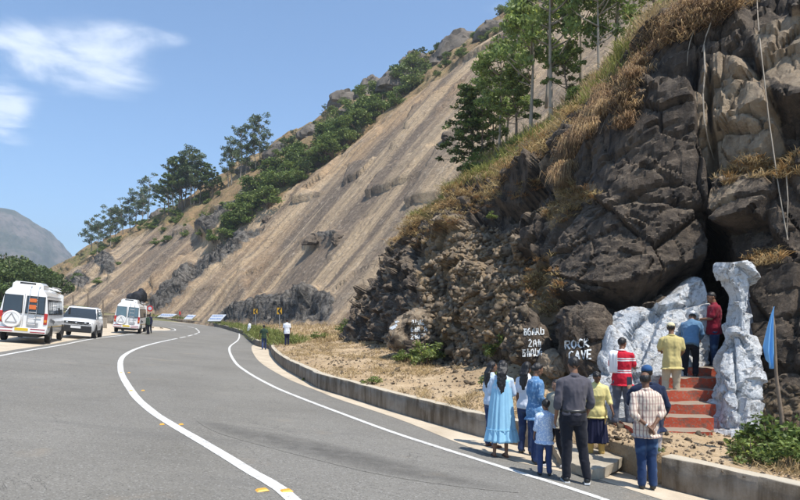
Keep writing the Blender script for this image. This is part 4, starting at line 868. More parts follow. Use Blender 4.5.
# pale and straw grass on the slope above the cut
pts = grid_pts(CLIFF_V, 0, ci(640), hr0, NR-12, 3800, lambda u, v, p: (u > 380) & (u < 720) & (v > -30))
gcol = lambda c: np.where((fbm(c*.35, 5, 3) > .08)[:, None], np.array([[.62, .85, .45]]), np.array([[1.0, 1.0, 1.0]]))
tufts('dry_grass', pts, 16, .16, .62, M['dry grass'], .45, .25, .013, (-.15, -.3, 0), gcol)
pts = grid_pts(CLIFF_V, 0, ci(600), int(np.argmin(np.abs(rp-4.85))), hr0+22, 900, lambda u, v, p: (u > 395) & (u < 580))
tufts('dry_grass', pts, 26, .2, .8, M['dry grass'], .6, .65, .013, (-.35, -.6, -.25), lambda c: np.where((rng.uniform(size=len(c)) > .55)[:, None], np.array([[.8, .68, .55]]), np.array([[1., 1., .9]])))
MIXT = lambda c: np.where((rng.uniform(size=len(c)) > .55)[:, None], np.array([[1.35, 1.5, 1.5]]), np.where((rng.uniform(size=len(c)) > .4)[:, None], np.array([[1.0, 1.0, 1.0]]), np.array([[.6, .62, .7]])))
# rust-brown grass hanging over the brow
def brow(path, n, wid):
    C = resample([(a, b, 0) for a, b in path], 1.0); out = []
    for k in range(n):
        p = C[rnd.randrange(len(C))]; h, _ = cast(p[0]+rnd.gauss(0, wid), p[1]+rnd.gauss(0, wid))
        if h is not None: out.append(tuple(h+Vector((rnd.uniform(-.05, .05), -.05, rnd.uniform(0, .1)))))
    return np.array(out)
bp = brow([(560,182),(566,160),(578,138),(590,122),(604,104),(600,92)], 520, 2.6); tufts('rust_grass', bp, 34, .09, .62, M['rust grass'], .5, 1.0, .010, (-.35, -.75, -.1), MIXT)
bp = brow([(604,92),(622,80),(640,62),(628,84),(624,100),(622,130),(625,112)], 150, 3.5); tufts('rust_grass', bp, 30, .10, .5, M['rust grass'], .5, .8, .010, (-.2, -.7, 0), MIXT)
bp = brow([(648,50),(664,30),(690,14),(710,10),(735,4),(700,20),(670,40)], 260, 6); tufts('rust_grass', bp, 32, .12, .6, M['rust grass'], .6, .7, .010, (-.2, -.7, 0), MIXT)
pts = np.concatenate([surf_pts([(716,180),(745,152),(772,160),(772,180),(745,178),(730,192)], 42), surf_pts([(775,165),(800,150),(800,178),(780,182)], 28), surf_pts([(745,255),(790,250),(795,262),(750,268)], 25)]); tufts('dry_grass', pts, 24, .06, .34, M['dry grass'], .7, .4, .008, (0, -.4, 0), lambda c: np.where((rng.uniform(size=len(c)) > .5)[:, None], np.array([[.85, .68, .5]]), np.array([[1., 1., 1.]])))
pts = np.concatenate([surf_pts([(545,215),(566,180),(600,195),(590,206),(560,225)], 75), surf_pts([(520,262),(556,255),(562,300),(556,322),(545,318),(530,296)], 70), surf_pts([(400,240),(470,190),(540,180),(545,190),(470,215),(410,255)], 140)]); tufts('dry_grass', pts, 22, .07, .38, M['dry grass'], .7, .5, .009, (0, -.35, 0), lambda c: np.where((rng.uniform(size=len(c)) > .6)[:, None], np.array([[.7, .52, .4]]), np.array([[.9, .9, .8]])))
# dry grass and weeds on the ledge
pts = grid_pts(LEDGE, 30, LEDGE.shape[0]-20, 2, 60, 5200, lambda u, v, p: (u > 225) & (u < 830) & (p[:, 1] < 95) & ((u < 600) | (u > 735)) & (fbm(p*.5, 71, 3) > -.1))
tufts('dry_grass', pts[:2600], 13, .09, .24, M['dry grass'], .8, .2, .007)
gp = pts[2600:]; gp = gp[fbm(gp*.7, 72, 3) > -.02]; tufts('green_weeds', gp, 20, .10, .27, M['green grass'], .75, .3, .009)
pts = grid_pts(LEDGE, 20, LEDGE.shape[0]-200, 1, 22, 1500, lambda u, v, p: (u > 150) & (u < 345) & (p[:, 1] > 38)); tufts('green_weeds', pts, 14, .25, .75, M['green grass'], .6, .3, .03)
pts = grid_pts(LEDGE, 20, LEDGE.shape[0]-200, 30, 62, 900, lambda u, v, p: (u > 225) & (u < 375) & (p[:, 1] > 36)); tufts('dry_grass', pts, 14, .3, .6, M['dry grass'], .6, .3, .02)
# grass in patches on the far slope
# ------------------------------------------------------------------ leaves, shrubs, trees
def leafcloud(cl, n, size, flat=.0, shade=True, seed=0, droop=0., aspect=2.1):
    """cl: (k,4) clumps x,y,z,r ; returns mesh arrays of rhombic leaves through the clumps' volume"""
    r2 = np.random.default_rng(seed); cl = np.asarray(cl, float); w = cl[:, 3]**2; k = r2.choice(len(cl), n, p=w/w.sum()); d = r2.normal(size=(n, 3)); d /= np.linalg.norm(d, axis=1, keepdims=True); rad = r2.uniform(0, 1, n)**.45
    p = cl[k, :3]+d*rad[:, None]*cl[k, 3:4]*np.array([1, 1, .75]); a = r2.normal(size=(n, 3)); a[:, 2] -= droop; a /= np.linalg.norm(a, axis=1, keepdims=True); b = np.cross(a, r2.normal(size=(n, 3))); b /= np.maximum(np.linalg.norm(b, axis=1, keepdims=True), 1e-6)
    s = size*r2.uniform(.6, 1.35, n)[:, None]; V = np.stack([p-a*s, p+b*s/aspect, p+a*s, p-b*s/aspect], 1); F = np.arange(n*4).reshape(-1, 4)
    t = (r2.uniform(.6, 1.35, (n, 1))*np.repeat(1, 3)[None]); t = t*np.array([1, 1, 1])+(r2.uniform(0, 1, (n, 1)) > .9)*np.array([[.5, .3, .0]])
    t = t*(.75+.5*r2.uniform(0, 1, (len(cl), 1)))[k]
    return V.reshape(-1, 3), F, np.repeat(t, 4, 0)
def tree_meshes(seed, H=1., kind='broad', nleaf=2600, leaf=.02):
    """unit-height tree: trunk with limbs and a crown in gappy clumps"""
    r2 = random.Random(seed); bm = bmesh.new(); cl = []; x = y = 0; pts = []
    lean = r2.uniform(-.05, .05); n = 9
    for i in range(n+1): t = i/n; pts.append(Vector((lean*t+.012*math.sin(5*t+seed), .02*math.sin(3*t+seed*2), t*.95-.03)))
    r0 = {'broad': .016, 'euc': .012, 'cone': .014, 'bush': .02}[kind]; tube(bm, pts, [r0*(1-.85*i/n) for i in range(n+1)], 7)
    if kind == 'euc':
        for k in range(24):
            t = r2.uniform(.30, .99); a = r2.uniform(0, 6.28); L = r2.uniform(.08, .20)*(1.2-t*.5); b = pts[0].lerp(pts[-1], t); b = Vector((b.x, b.y, t*.95)); e = b+Vector((math.cos(a)*L, math.sin(a)*L, L*.75)); tube(bm, [b, b.lerp(e, .5)+Vector((0, 0, -.01)), e], [.005, .004, .002], 5); cl.append((*e, r2.uniform(.04, .08)))
            if r2.random() < .6: cl.append((*(e+Vector((r2.uniform(-.06, .06), r2.uniform(-.06, .06), r2.uniform(.0, .06)))), r2.uniform(.03, .06)))
    elif kind == 'broad':
        for k in range(20):
            t = .28+.7*k/20; a = k*2.4+r2.uniform(-.4, .4); L = (.27*(1.12-t)+.05)*r2.uniform(.7, 1.25); b = Vector((lean*t, .02*math.sin(3*t+seed*2), t*.95)); e = b+Vector((math.cos(a)*L, math.sin(a)*L, L*.55)); tube(bm, [b, b.lerp(e, .5)+Vector((0, 0, -.008)), e], [.006, .004, .002], 5)
            cl.append((*e, r2.uniform(.03, .06))); cl.append((*(b.lerp(e, .6)+Vector((r2.uniform(-.03, .03), r2.uniform(-.03, .03), .01))), r2.uniform(.03, .055)))
            if r2.random() < .5: cl.append((*(e+Vector((r2.uniform(-.07, .07), r2.uniform(-.07, .07), r2.uniform(-.06, .04)))), r2.uniform(.03, .05)))
    elif kind == 'cone':
        for k in range(46):
            t = .12+.86*k/46; a = k*2.4; L = (.20*(1.05-t)+.02)*r2.uniform(.6, 1.2); b = Vector((lean*t, 0, t*.95)); e = b+Vector((math.cos(a)*L, math.sin(a)*L, L*.3)); tube(bm, [b, e], [.004, .002], 4); cl.append((*e, r2.uniform(.03, .05))); cl.append((*b.lerp(e, .5), r2.uniform(.03, .045)))
    else:
        for k in range(16):
            a = r2.uniform(0, 6.28); L = r2.uniform(.1, .5); z = r2.uniform(.25, .95)*(1-.35*(L/.5)**2); e = Vector((math.cos(a)*L, math.sin(a)*L, z)); tube(bm, [(0, 0, -.05), e*.6, e], [.018, .01, .004], 4); cl.append((*e, r2.uniform(.13, .26)))
    V, F, c = leafcloud(cl, nleaf, leaf, seed=seed, droop=.6 if kind == 'euc' else .2)
    tm = bmmesh('trunk', bm, True); cm = npmesh('crown', V, F, col=c); return tm, cm
TREES = {}
def treeset(key, kind, seeds, nleaf, leaf, bark, leafm):
    TREES[key] = []
    for s in seeds:
        t, c = tree_meshes(s, kind=kind, nleaf=nleaf, leaf=leaf); t.materials.append(M[bark]); c.materials.append(M[leafm]); TREES[key].append((t, c))
treeset('near', 'broad', [1, 2, 3, 4], 3400, .0165, 'bark', 'tree leaves'); treeset('cone', 'cone', [5, 6], 5200, .014, 'bark', 'dark foliage'); treeset('euc', 'euc', [7, 8, 9, 10], 2000, .016, 'pale_bark', 'eucalyptus leaves'); treeset('gum', 'euc', [41, 42, 43, 44, 45], 3600, .0135, 'pale_bark', 'near gum leaves')
treeset('far', 'broad', [11, 12, 13], 1300, .026, 'bark', 'dark foliage'); treeset('bush', 'bush', [14, 15, 16, 17], 1500, .05, 'bark', 'shrub leaves'); treeset('grove', 'bush', [31, 32, 33], 6000, .028, 'bark', 'dark foliage'); treeset('leafy', 'bush', [21, 22, 23], 900, .06, 'bark', 'shrub leaves')
def plant(name, key, p, H, W, label, cat, group=None, rz=None, parts=('trunk', 'crown')):
    t, c = rnd.choice(TREES[key]); r = thing(name, label, cat, tuple(p), rnd.uniform(0, 6.28) if rz is None else rz, group)
    a = bpy.data.objects.new(parts[0], t); b = bpy.data.objects.new(parts[1], c)
    for o in (a, b): COL.objects.link(o); o.parent = r; o.scale = (W, W, H)
    return r
# slender trees on the slope above the cliff: base picture point, distance, height in picture rows
near = [(470,174,'cone',33,100,1.5,'dark narrow tree, leftmost of the trees above the dark cliff'),(482,164,'near',32,70,1.3,'bushy tree just right of the dark narrow tree above the cliff'),(500,144,'gum',31,112,1.1,'slim tree left of the tallest trees above the cliff'),
 (492,156,'gum',34,84,1.3,'airy tree close behind the dark narrow tree above the cliff'),(508,146,'gum',36,92,1.3,'airy set back tree between the slim tree and the low leafy tree'),(516,138,'near',30,70,1.5,'low leafy tree under the tall trees above the cliff'),(530,132,'gum',29,160,1.1,'tall thin trunked tree left of the tallest one above the cliff'),(552,126,'gum',28,190,1.1,'tallest thin trunked tree above the cliff, crown past the picture top'),(568,108,'near',28,70,1.4,'small tree just right of the tallest thin trunk above the cliff'),
 (598,92,'gum',26,165,1.0,'thin trunked tree standing just behind the rust coloured grass brow'),(582,84,'gum',30,140,1.1,'feathery tree behind the thin trunk near the grass brow'),(616,66,'gum',27,125,1.3,'leafy tree behind the top of the dark cliff at picture top'),(634,46,'gum',27,90,1.4,'airy tree over the top of the dark cliff at picture top'),
 (655,30,'near',24,55,1.7,'dark leaved tree at the picture top above the cliff brow'),(672,22,'gum',26,70,1.4,'airy tree at the picture top between the two dark leaved trees'),(690,14,'near',23,45,1.8,'dark leaved tree at the picture top, rightmost above the cliff'),(545,100,'gum',36,140,1.1,'hazy tree set back behind the tallest thin trunk'),(520,80,'gum',36,100,1.1,'hazy tree set back left of the tallest thin trunk')]
for u, v, key, Y, hp, wf, lab in near:
    H = hp/FPX*Y; p = P(u, v+4, Y); W = H*wf; plant('slender_tree', key, p, H, W, lab, 'tree', 'trees on the slope above the cliff')
for u, v, Y, hp, lab in [(478,176,30,24,'low green shrub below the dark narrow tree above the cliff'),(500,165,28,18,'round shrub among straw grass above the dark cut'),(520,150,28,20,'green shrub at the foot of the slim trees above the cliff'),(545,140,26,16,'small shrub at the foot of the tallest tree above the cliff'),(575,105,25,20,'shrub left of the grass brow above the cliff'),(492,218,22,9,'bright green tuft like shrub growing in the dark cut'),(610,70,25,18,'shrub on top of the cliff behind the rust grass')]:
    plant('shrub', 'bush', P(u, v+2, Y), hp/FPX*Y, hp/FPX*Y*1.1, lab, 'shrub', 'shrubs above the cliff', parts=('stems', 'foliage'))
# ledge bushes
for u, v, hp, wf, lab in [(427,366,30,1.2,'round green bush on the ledge below the lettered brown boulder'),(440,350,14,1.2,'small bush against the foot of the broken brown rock'),(348,336,18,1.2,'green bush at the left tip of the dark cliff'),(405,362,13,1.8,'low yellow green bush left of the round bush on the ledge'),(312,383,15,.8,'weed growing out of the low wall on its road side'),(372,384,9,2,'low weed on the ledge just behind the low wall'),
      (500,362,30,.9,'tall weedy shrub on the ledge behind the women'),(494,388,18,1.3,'grassy shrub beside the woman in the pale blue dress'),(318,340,9,2.,'small green patch shrub beyond the walker in the white shirt'),(641,428,8,1.5,'little green plant beside the bottom red step'),(655,452,9,1.3,'little green plant behind the low wall in front of the steps')]:
    p = ledge_at(u, v); plant('shrub', 'leafy', (p.x, p.y, p.z-.02), hp/FPX*p.y, hp/FPX*p.y*wf, lab, 'shrub', 'shrubs on the ledge', parts=('stems', 'foliage'))
for k, (u, v, hp, lab) in enumerate([(752,462,32,'leafy green bush left of the leaning flag pole, nearest the steps'),(772,452,42,'leafy green bush right behind the leaning flag pole'),(788,468,30,'leafy green bush at the wall right of the flag pole foot'),(800,452,46,'tall leafy green bush at the right picture edge'),(742,446,20,'low leafy green bush at the foot of the whitewashed rock')]):
    p = ledge_at(u, v); plant('shrub', 'leafy', (p.x, p.y, p.z-.05), hp/FPX*p.y, hp/FPX*p.y*1.35, lab, 'shrub', 'green bushes round the flag pole', parts=('stems', 'foliage'))
# bushes in a belt up the edge of the bare slab
belt = []
for k in range(190):
    t = rnd.random(); lo = (214+t*290, 256-t*214-14*math.sin(t*PI)*0); u = lo[0]+rnd.uniform(-6, 8); base = np.interp(u, [a for a, b in veg_lo], [b for a, b in veg_lo]); v = base-3-rnd.random()**1.1*(27 if 225 < u < 460 else 14); belt.append((u, v))
belt.sort(key=lambda a: a[0])
def where(u):
    return ('at the lower end of' if u < 245 else 'in the low part of' if u < 280 else 'just below the middle of' if u < 320 else 'just above the middle of' if u < 365 else 'in the high part of' if u < 410 else 'near the top of')
for k, (u, v) in enumerate(belt):
    if u > 425 and rnd.random() < .4: continue
    p = slope_at(u, v); hp = rnd.uniform(9, 22)*(.6 if u > 425 else .75 if u < 230 else 1.1); H = hp/FPX*p.y
    plant('hillside_tree', 'far' if rnd.random() < .35 else 'bush', (p.x, p.y, p.z-.4), H, H*(1.1 if rnd.random() < .5 else 1.5), f'green bushy tree {where(u)} the belt climbing beside the bare slab', 'tree', f'bushy trees {where(u)} the belt')
for k in range(26):
    u = rnd.choice([rnd.uniform(142, 185), rnd.uniform(200, 250), rnd.uniform(60, 120)]); v = {0: 0}.get(1, None); cr = np.interp(u, [40,62,90,150,225,290], [290,270,252,214,182,142]); v = cr+rnd.uniform(8, 45); p = slope_at(u, v); hp = rnd.uniform(3, 9)
    plant('hillside_bush', 'bush', (p.x, p.y, p.z-.3), hp/FPX*p.y, hp/FPX*p.y*1.5, 'small scattered bush on the brown slope left of the tree belt', 'bush', 'scattered bushes on the brown slope', parts=('stems', 'foliage'))
ORD = ['first','second','third','fourth','fifth','sixth','seventh','eighth','ninth','tenth','eleventh','twelfth','thirteenth']
# gum trees along the skyline, in three clumps
def crestv(u): return float(np.interp(u, [20,62,90,120,150,200,225,260,290,350,440,510], [296,271,252,233,215,196,182,160,141,96,51,4]))
for nm, lst in (('lowest', [(92,38),(97,30),(103,34),(110,36),(116,28),(122,32),(130,34),(137,38),(143,30),(149,44)]), ('middle', [(165,30),(169,38),(173,44),(178,50),(182,44),(186,48),(190,48),(195,44),(200,42),(206,38),(212,28),(217,20)]), ('topmost', [(228,34),(233,46),(240,44),(246,30),(254,42),(260,44),(266,30),(284,16),(293,14),(325,14)])):
    for gi, (u, hp) in enumerate(lst):
        p = slope_at(u, crestv(u)+7); hp = hp*rnd.uniform(.95, 1.2); H = hp/FPX*p.y*1.08; plant('gum_tree', 'far' if (nm == 'middle' and rnd.random() < .55) or rnd.random() < .15 else 'euc', (p.x, p.y, p.z-.5), H, H*1.15, f'gum tree {ORD[gi]} from the left in the {nm} skyline clump', 'tree', f'gum trees of the {nm} skyline clump')
# far low trees under the mountain and the dark grove at left
for u, v, Y, hp in [(60,290,330,12),(66,288,340,14),(72,284,350,12),(54,292,320,10),(78,280,340,8)]:
    plant('distant_tree', 'far', P(u, v, Y), hp/FPX*Y, hp/FPX*Y*1.4, 'small hazy tree below the blue mountain at the slope foot', 'tree', 'hazy trees below the mountain')
for k, (u, v, Y, hp, w) in enumerate([(2,312,84,62,1.4),(12,312,80,56,1.4),(22,312,86,58,1.4),(30,312,82,48,1.5),(38,312,88,42,1.5),(-10,312,84,66,1.4),(-25,312,84,60,1.4),(8,314,72,34,1.9),(20,314,74,32,1.8),(44,312,95,30,1.6),(-24,313,78,50,1.6)]):
    dense = k; plant('grove_tree', 'grove' if 'grove' in TREES else 'bush', P(u, v, Y), hp/FPX*Y, hp/FPX*Y*w*.75, f'{"low" if hp < 40 else "tall"} dark green tree of the grove behind the nearest van, {"at the picture edge" if u < 10 else "farther right"}', 'tree', 'trees of the grove behind the vans')
for k in range(46):
    u = rnd.choice([rnd.uniform(88, 150), rnd.uniform(160, 225), rnd.uniform(225, 300), rnd.uniform(300, 400)]); p = slope_at(u, crestv(u)+rnd.uniform(2, 9)); hp = rnd.uniform(4, 10)
    plant('skyline_bush', 'bush', (p.x, p.y, p.z-.3), hp/FPX*p.y, hp/FPX*p.y*1.5, 'small green bush under the gum trees along the skyline', 'bush', 'small bushes along the skyline', parts=('stems', 'foliage'))
# rounded boulders along the crest
for k, (ol) in enumerate([[(328,110),(333,98),(345,92),(358,95),(362,106),(345,114)],[(352,100),(358,92),(372,90),(380,97),(368,104)],[(376,95),(384,80),(400,72),(418,76),(420,90),(398,98)],[(398,78),(402,62),(418,54),(426,62),(424,76)],[(426,74),(434,56),(450,40),(470,34),(486,42),(474,60),(450,72)],[(470,46),(480,32),(498,22),(512,22),(506,36),(488,46)],[(296,140),(304,130),(318,126),(326,132),(314,142)],[(262,160),(270,150),(288,146),(296,150),(282,160)],[(236,174),(244,166),(256,163),(260,170),(248,177)],[(360,90),(366,80),(378,78),(384,86),(372,92)],[(150,218),(156,212),(166,210),(170,216),(160,221)],[(336,118),(345,110),(362,108),(368,116),(350,124)],[(262,184),(268,176),(280,174),(286,180),(274,188)],[(238,196),(246,188),(258,188),(262,195),(250,200)],[(402,66),(406,56),(416,52),(424,56),(420,66)]]):
    u = sum(a for a, b in ol)/len(ol); v = sum(b for a, b in ol)/len(ol); p = slope_at(u, max(v, crestv(u)+3)); w = (max(a for a, b in ol)-min(a for a, b in ol))/FPX*p.y
    w1 = ('highest' if u > 440 else 'upper' if u > 340 else 'middle' if u > 255 else 'lower')
    o = boulder('crest_boulder', ol, p.y+2, w*.45, 60+k, M['boulder'], rough=1.0, lean=.3, sub=4, label=f'big grey rounded boulder on the {w1} part of the skyline ridge', group=f'grey boulders on the {w1} ridge')
# dark broken ledges on the bare slab
for k, (ol, lab) in enumerate([([(302,246),(304,238),(318,234),(330,231),(334,238),(322,242),(312,245)], 'dark overhanging rock shard lying across the bare slab'),([(334,244),(333,234),(339,232),(346,246),(340,248)], 'short dark rock shard right beside the longer one'),([(443,142),(446,130),(452,133),(451,144)], 'small dark rock standing on the slab high up'),([(262,222),(266,215),(272,216),(271,223)], 'small dark rock at the lower edge of the tree belt')]):
    u = sum(a for a, b in ol)/len(ol); v = sum(b for a, b in ol)/len(ol); p = slope_at(u, v); boulder('rock_shard', ol, p.y, .8, 90+k, M['rock'], rough=1.0, lean=.7, sub=4, label=lab, cat='rock')
# ------------------------------------------------------------------ vehicles
M['van_white'] = plain('white van paint', (.74, .74, .73), .3, .5, .05, 2, coat=.5); M['suv_white'] = plain('pearl white car paint', (.80, .80, .80), .25, .5, .03, 2, coat=.6)
M['van_glass'] = plain('dark window glass', (.030, .036, .040), .06, .8, .1, 3); M['pale_glass'] = plain('reflecting rear glass', (.10, .15, .17), .08, .8, .3, 2); M['tyre'] = plain('tyre rubber', (.022, .021, .020), .85, .3, .2, 10)
M['rim'] = plain('grey steel rim', (.38, .38, .39), .4, .5, .1, 5, metal=.6); M['black_trim'] = plain('black plastic trim', (.025, .025, .026), .6, .4, .15, 8); M['red_lamp'] = plain('red lamp lens', (.42, .015, .015), .2, .6, .1); M['amber'] = plain('amber lens', (.65, .22, .02), .25, .6, .1)
M['maroon_stripe'] = plain('maroon stripe', (.30, .02, .03), .4, .4, .05); M['gold_stripe'] = plain('gold stripe', (.50, .33, .06), .4, .4, .05); M['plate_yellow'] = plain('yellow number plate', (.62, .44, .03), .5, .3, .05); M['plate_white'] = plain('white number plate', (.7, .7, .7), .5, .3, .05)
M['decal_grey'] = plain('grey decal', (.30, .30, .31), .5, .3, .2); M['chrome'] = plain('pale metal', (.6, .6, .6), .3, .5, .05, metal=.8); M['orange_cloth'] = plain('orange cloth', (.62, .16, .05), .8, .2, .2); M['head_lens'] = plain('headlamp lens', (.55, .58, .6), .1, .8, .1)
def quad(bm, pts, th=None):
    f = bm.faces.new([bm.verts.new(p) for p in pts]); return f
def panel(name, pts, m, parent, off, th=.012):
    """a thin pane with its own thickness; off = outward direction"""
    bm = bmesh.new(); n = Vector(off).normalized(); P0 = [Vector(p)-n*th for p in pts]; P1 = [Vector(p)+n*.006 for p in pts]; loft(bm, [P0, P1]); bmesh.ops.recalc_face_normals(bm, faces=list(bm.faces))
    return link(name, bmmesh(name, bm), m, parent)
def wheel(parent, x, y, r, w, side):
    bm = bmesh.new(); prof = [(-w/2, r*.62), (-w/2, r*.93), (-w*.38, r), (w*.38, r), (w/2, r*.93), (w/2, r*.62)]; seg = 28
    R = [[(sx, math.cos(2*PI*k/seg)*rr_, math.sin(2*PI*k/seg)*rr_) for sx, rr_ in prof] for k in range(seg)]; vs = [[bm.verts.new(p) for p in ring] for ring in R]
    for k in range(seg):
        for j in range(len(prof)): bm.faces.new((vs[k][j], vs[(k+1) % seg][j], vs[(k+1) % seg][(j+1) % len(prof)], vs[k][(j+1) % len(prof)]))
    bmesh.ops.recalc_face_normals(bm, faces=list(bm.faces)); o = thing('wheel', None, None); o.parent = parent; o.location = (x, y, r)
    for kk in list(o.keys()): del o[kk]
    ty = link('tyre', autosmooth(bmmesh('tyre', bm), 40), M['tyre'], o)
    bm = bmesh.new(); sd = 1 if side > 0 else -1
    loft(bm, [[Vector((sd*w*.15, math.cos(2*PI*k/24)*r*.64, math.sin(2*PI*k/24)*r*.64)) for k in range(24)], [Vector((sd*w*.42, math.cos(2*PI*k/24)*r*.62, math.sin(2*PI*k/24)*r*.62)) for k in range(24)], [Vector((sd*w*.30, math.cos(2*PI*k/24)*r*.42, math.sin(2*PI*k/24)*r*.42)) for k in range(24)], [Vector((sd*w*.44, math.cos(2*PI*k/24)*r*.18, math.sin(2*PI*k/24)*r*.18)) for k in range(24)]])
    bmesh.ops.recalc_face_normals(bm, faces=list(bm.faces)); link('rim', autosmooth(bmmesh('rim', bm), 30), M['rim'], o)
    return o
def vparent(name, label, cat, loc, yaw, group=None):
    r = thing(name, label, cat, loc, 0, group); e = .5; x, y = loc[0], loc[1]
    n = Vector((-(zrf(x+e, y)-zrf(x-e, y)), -(zrf(x, y+e)-zrf(x, y-e)), 1)).normalized(); f = Vector((-math.sin(yaw), math.cos(yaw), 0)); f = (f-n*f.dot(n)).normalized(); rt = f.cross(n); R = Matrix((rt, f, n)).transposed(); r.rotation_euler = R.to_euler(); return r
def van(label, loc, yaw, luggage=False, ladder_cloth=True):
    r = vparent('passenger_van', label, 'van', loc, yaw, 'white passenger vans on the outer shoulder'); W = .97
    def hx(z, W_=W): return W_-(.0 if z < 1.05 else (z-1.05)*.135)
    def ring(y, zb, zt, W_, zw=None):
        pts = []; zs = [zb, zb+.12, .8, 1.05, zt-.42, zt-.2, zt-.08]; pr = [W_-.06, W_, W_, W_, hx(zt-.42, W_), hx(zt-.2, W_)-.03, hx(zt-.1, W_)-.13]; R_ = [(a, z) for a, z in zip(pr, zs)]+[(W_*.55, zt-.015), (0, zt)]
        return [Vector((a, y, z)) for a, z in R_]+[Vector((-a, y, z)) for a, z in reversed(R_[:-1])]
    def rot(ringp, k): return [Vector((p.x, p.y+k*max(0, p.z-1.05), p.z)) for p in ringp]
    bm = bmesh.new(); S = [rot(ring(0.02, .48, 2.40, W-.05), .08), rot(ring(0.06, .45, 2.46, W), .08), ring(.35, .42, 2.5, W), ring(1.5, .4, 2.53, W), ring(3.0, .4, 2.53, W), ring(4.2, .4, 2.50, W), ring(4.7, .4, 2.42, W-.02)]
    bmesh.ops.recalc_face_normals(bm, faces=list(bm.faces)); loft(bm, S)
    # sloping front and bonnet
    def fr(y, zt, W_): return [Vector((a, y, z)) for a, z in [(W_-.08, .42), (W_, .55), (W_, .8), (W_-.01, min(1.0, zt-.12)), (W_-.05, zt-.1), (W_-.12, zt-.04), (W_-.3, zt-.01), (W_*.4, zt), (0, zt)]]+[Vector((-a, y, z)) for a, z in reversed([(W_-.08, .42), (W_, .55), (W_, .8), (W_-.01, min(1.0, zt-.12)), (W_-.05, zt-.1), (W_-.12, zt-.04), (W_-.3, zt-.01), (W_*.4, zt)])]
    loft(bm, [fr(4.69, 2.40, W-.03), fr(5.35, 1.5, W-.04), fr(5.85, 1.22, W-.08), fr(6.02, .9, W-.16)]); bmesh.ops.recalc_face_normals(bm, faces=list(bm.faces))
    link('body', autosmooth(bmmesh('body', bm), 40), M['van_white'], r)
    ry = lambda z: .015+.08*max(0, z-1.05)+(.0 if z < 1.05 else 0)
    # rear windows, frame rails, door seam
    for x0, x1 in ((-.80, -.10), (.06, .78)):
        fr_ = panel('window_frame', [(x0-.03, ry(1.32)-.012, 1.32), (x1+.03, ry(1.32)-.012, 1.32), (x1+.01, ry(2.12)-.012, 2.12), (x0-.01, ry(2.12)-.012, 2.12)], M['black_trim'], r, (0, -1, 0)); panel('rear_window', [(x0, ry(1.35)-.03, 1.35), (x1, ry(1.35)-.03, 1.35), (x1-.02, ry(2.09)-.03, 2.09), (x0+.02, ry(2.09)-.03, 2.09)], M['pale_glass'] if luggage else M['van_glass'], fr_, (0, -1, 0))
    panel('door_seam', [(-.03, ry(.7)-.008, .62), (-.015, ry(.7)-.008, .62), (-.015, ry(2.2)-.01, 2.2), (-.03, ry(2.2)-.01, 2.2)], M['decal_grey'], r, (0, -1, 0))
    # sides: windows, sliding rails, sills, stripe
    for sd in (1, -1):
        for (y0, y1) in ((.28, 1.28), (1.38, 2.38), (2.48, 3.4), (3.52, 4.45)):
            A = [(sd*(hx(z)+.008), y, z) for y, z in ((y0, 1.33), (y1, 1.33), (y1, 2.02), (y0, 2.02))]; f_ = panel('window_frame', A, M['black_trim'], r, (sd, 0, .1)); c = [(sd*(hx(z)+.02), y, z) for y, z in ((y0+.05, 1.38), ((y0+y1)/2-.02, 1.38), ((y0+y1)/2-.02, 1.97), (y0+.05, 1.97))]; panel('pane', c, M['van_glass'], f_, (sd, 0, .1)); c = [(sd*(hx(z)+.026), y, z) for y, z in (((y0+y1)/2+.02, 1.38), (y1-.05, 1.38), (y1-.05, 1.97), ((y0+y1)/2+.02, 1.97))]; panel('pane', c, M['van_glass'], f_, (sd, 0, .1))
        panel('stripe', [(sd*(W+.004), .1, .74), (sd*(W+.004), 5.2, .74), (sd*(W+.004), 5.2, .78), (sd*(W+.004), .1, .78)], M['gold_stripe'], r, (sd, 0, 0), .004); panel('roof_gutter', [(sd*(hx(2.2)+.01), .2, 2.16), (sd*(hx(2.2)+.01), 4.5, 2.16), (sd*(hx(2.2)+.01), 4.5, 2.2), (sd*(hx(2.2)+.01), .2, 2.2)], M['van_white'], r, (sd, 0, 0), .03)
        for yy_, rr_ in ((1.15, .36), (4.75, .36)):
            bm = bmesh.new(); arch = [Vector((sd*(W+.012), yy_+math.cos(a)*(.47), .36+math.sin(a)*.46)) for a in np.linspace(0, PI, 14)]; loft(bm, [arch+[Vector((sd*(W+.012), yy_-.47, .33)), Vector((sd*(W+.012), yy_+.47, .33))], [Vector((p.x-sd*.1, p.y, p.z)) for p in arch+[Vector((sd*(W+.012), yy_-.47, .33)), Vector((sd*(W+.012), yy_+.47, .33))]]]); bmesh.ops.recalc_face_normals(bm, faces=list(bm.faces)); link('wheel_arch', bmmesh('wheel_arch', bm), M['black_trim'], r); wheel(r, sd*(W-.09), yy_, .36, .22, sd)
        for k in range(5):   # scrolled grey decal on the side
            bm = bmesh.new(); c = [Vector((sd*(W+.008), .6+k*.28+.16*math.cos(a)*(1-a/9), 1.06+.13*math.sin(a)*(1-a/9)-.03*k)) for a in np.linspace(0, 5.4, 16)]; tube(bm, c, [.022*(1-i/18) for i in range(16)], 4); link('decal', bmmesh('decal', bm), M['decal_grey'], r)
        bm = bmesh.new(); tube(bm, [(sd*.9, 5.1, 1.55), (sd*1.12, 5.2, 1.62)], .02, 6); bx(bm, (sd*1.17, 5.2, 1.55), (.1, .09, .36), bev=.02); link('mirror', bmmesh('mirror', bm), M['black_trim'], r)
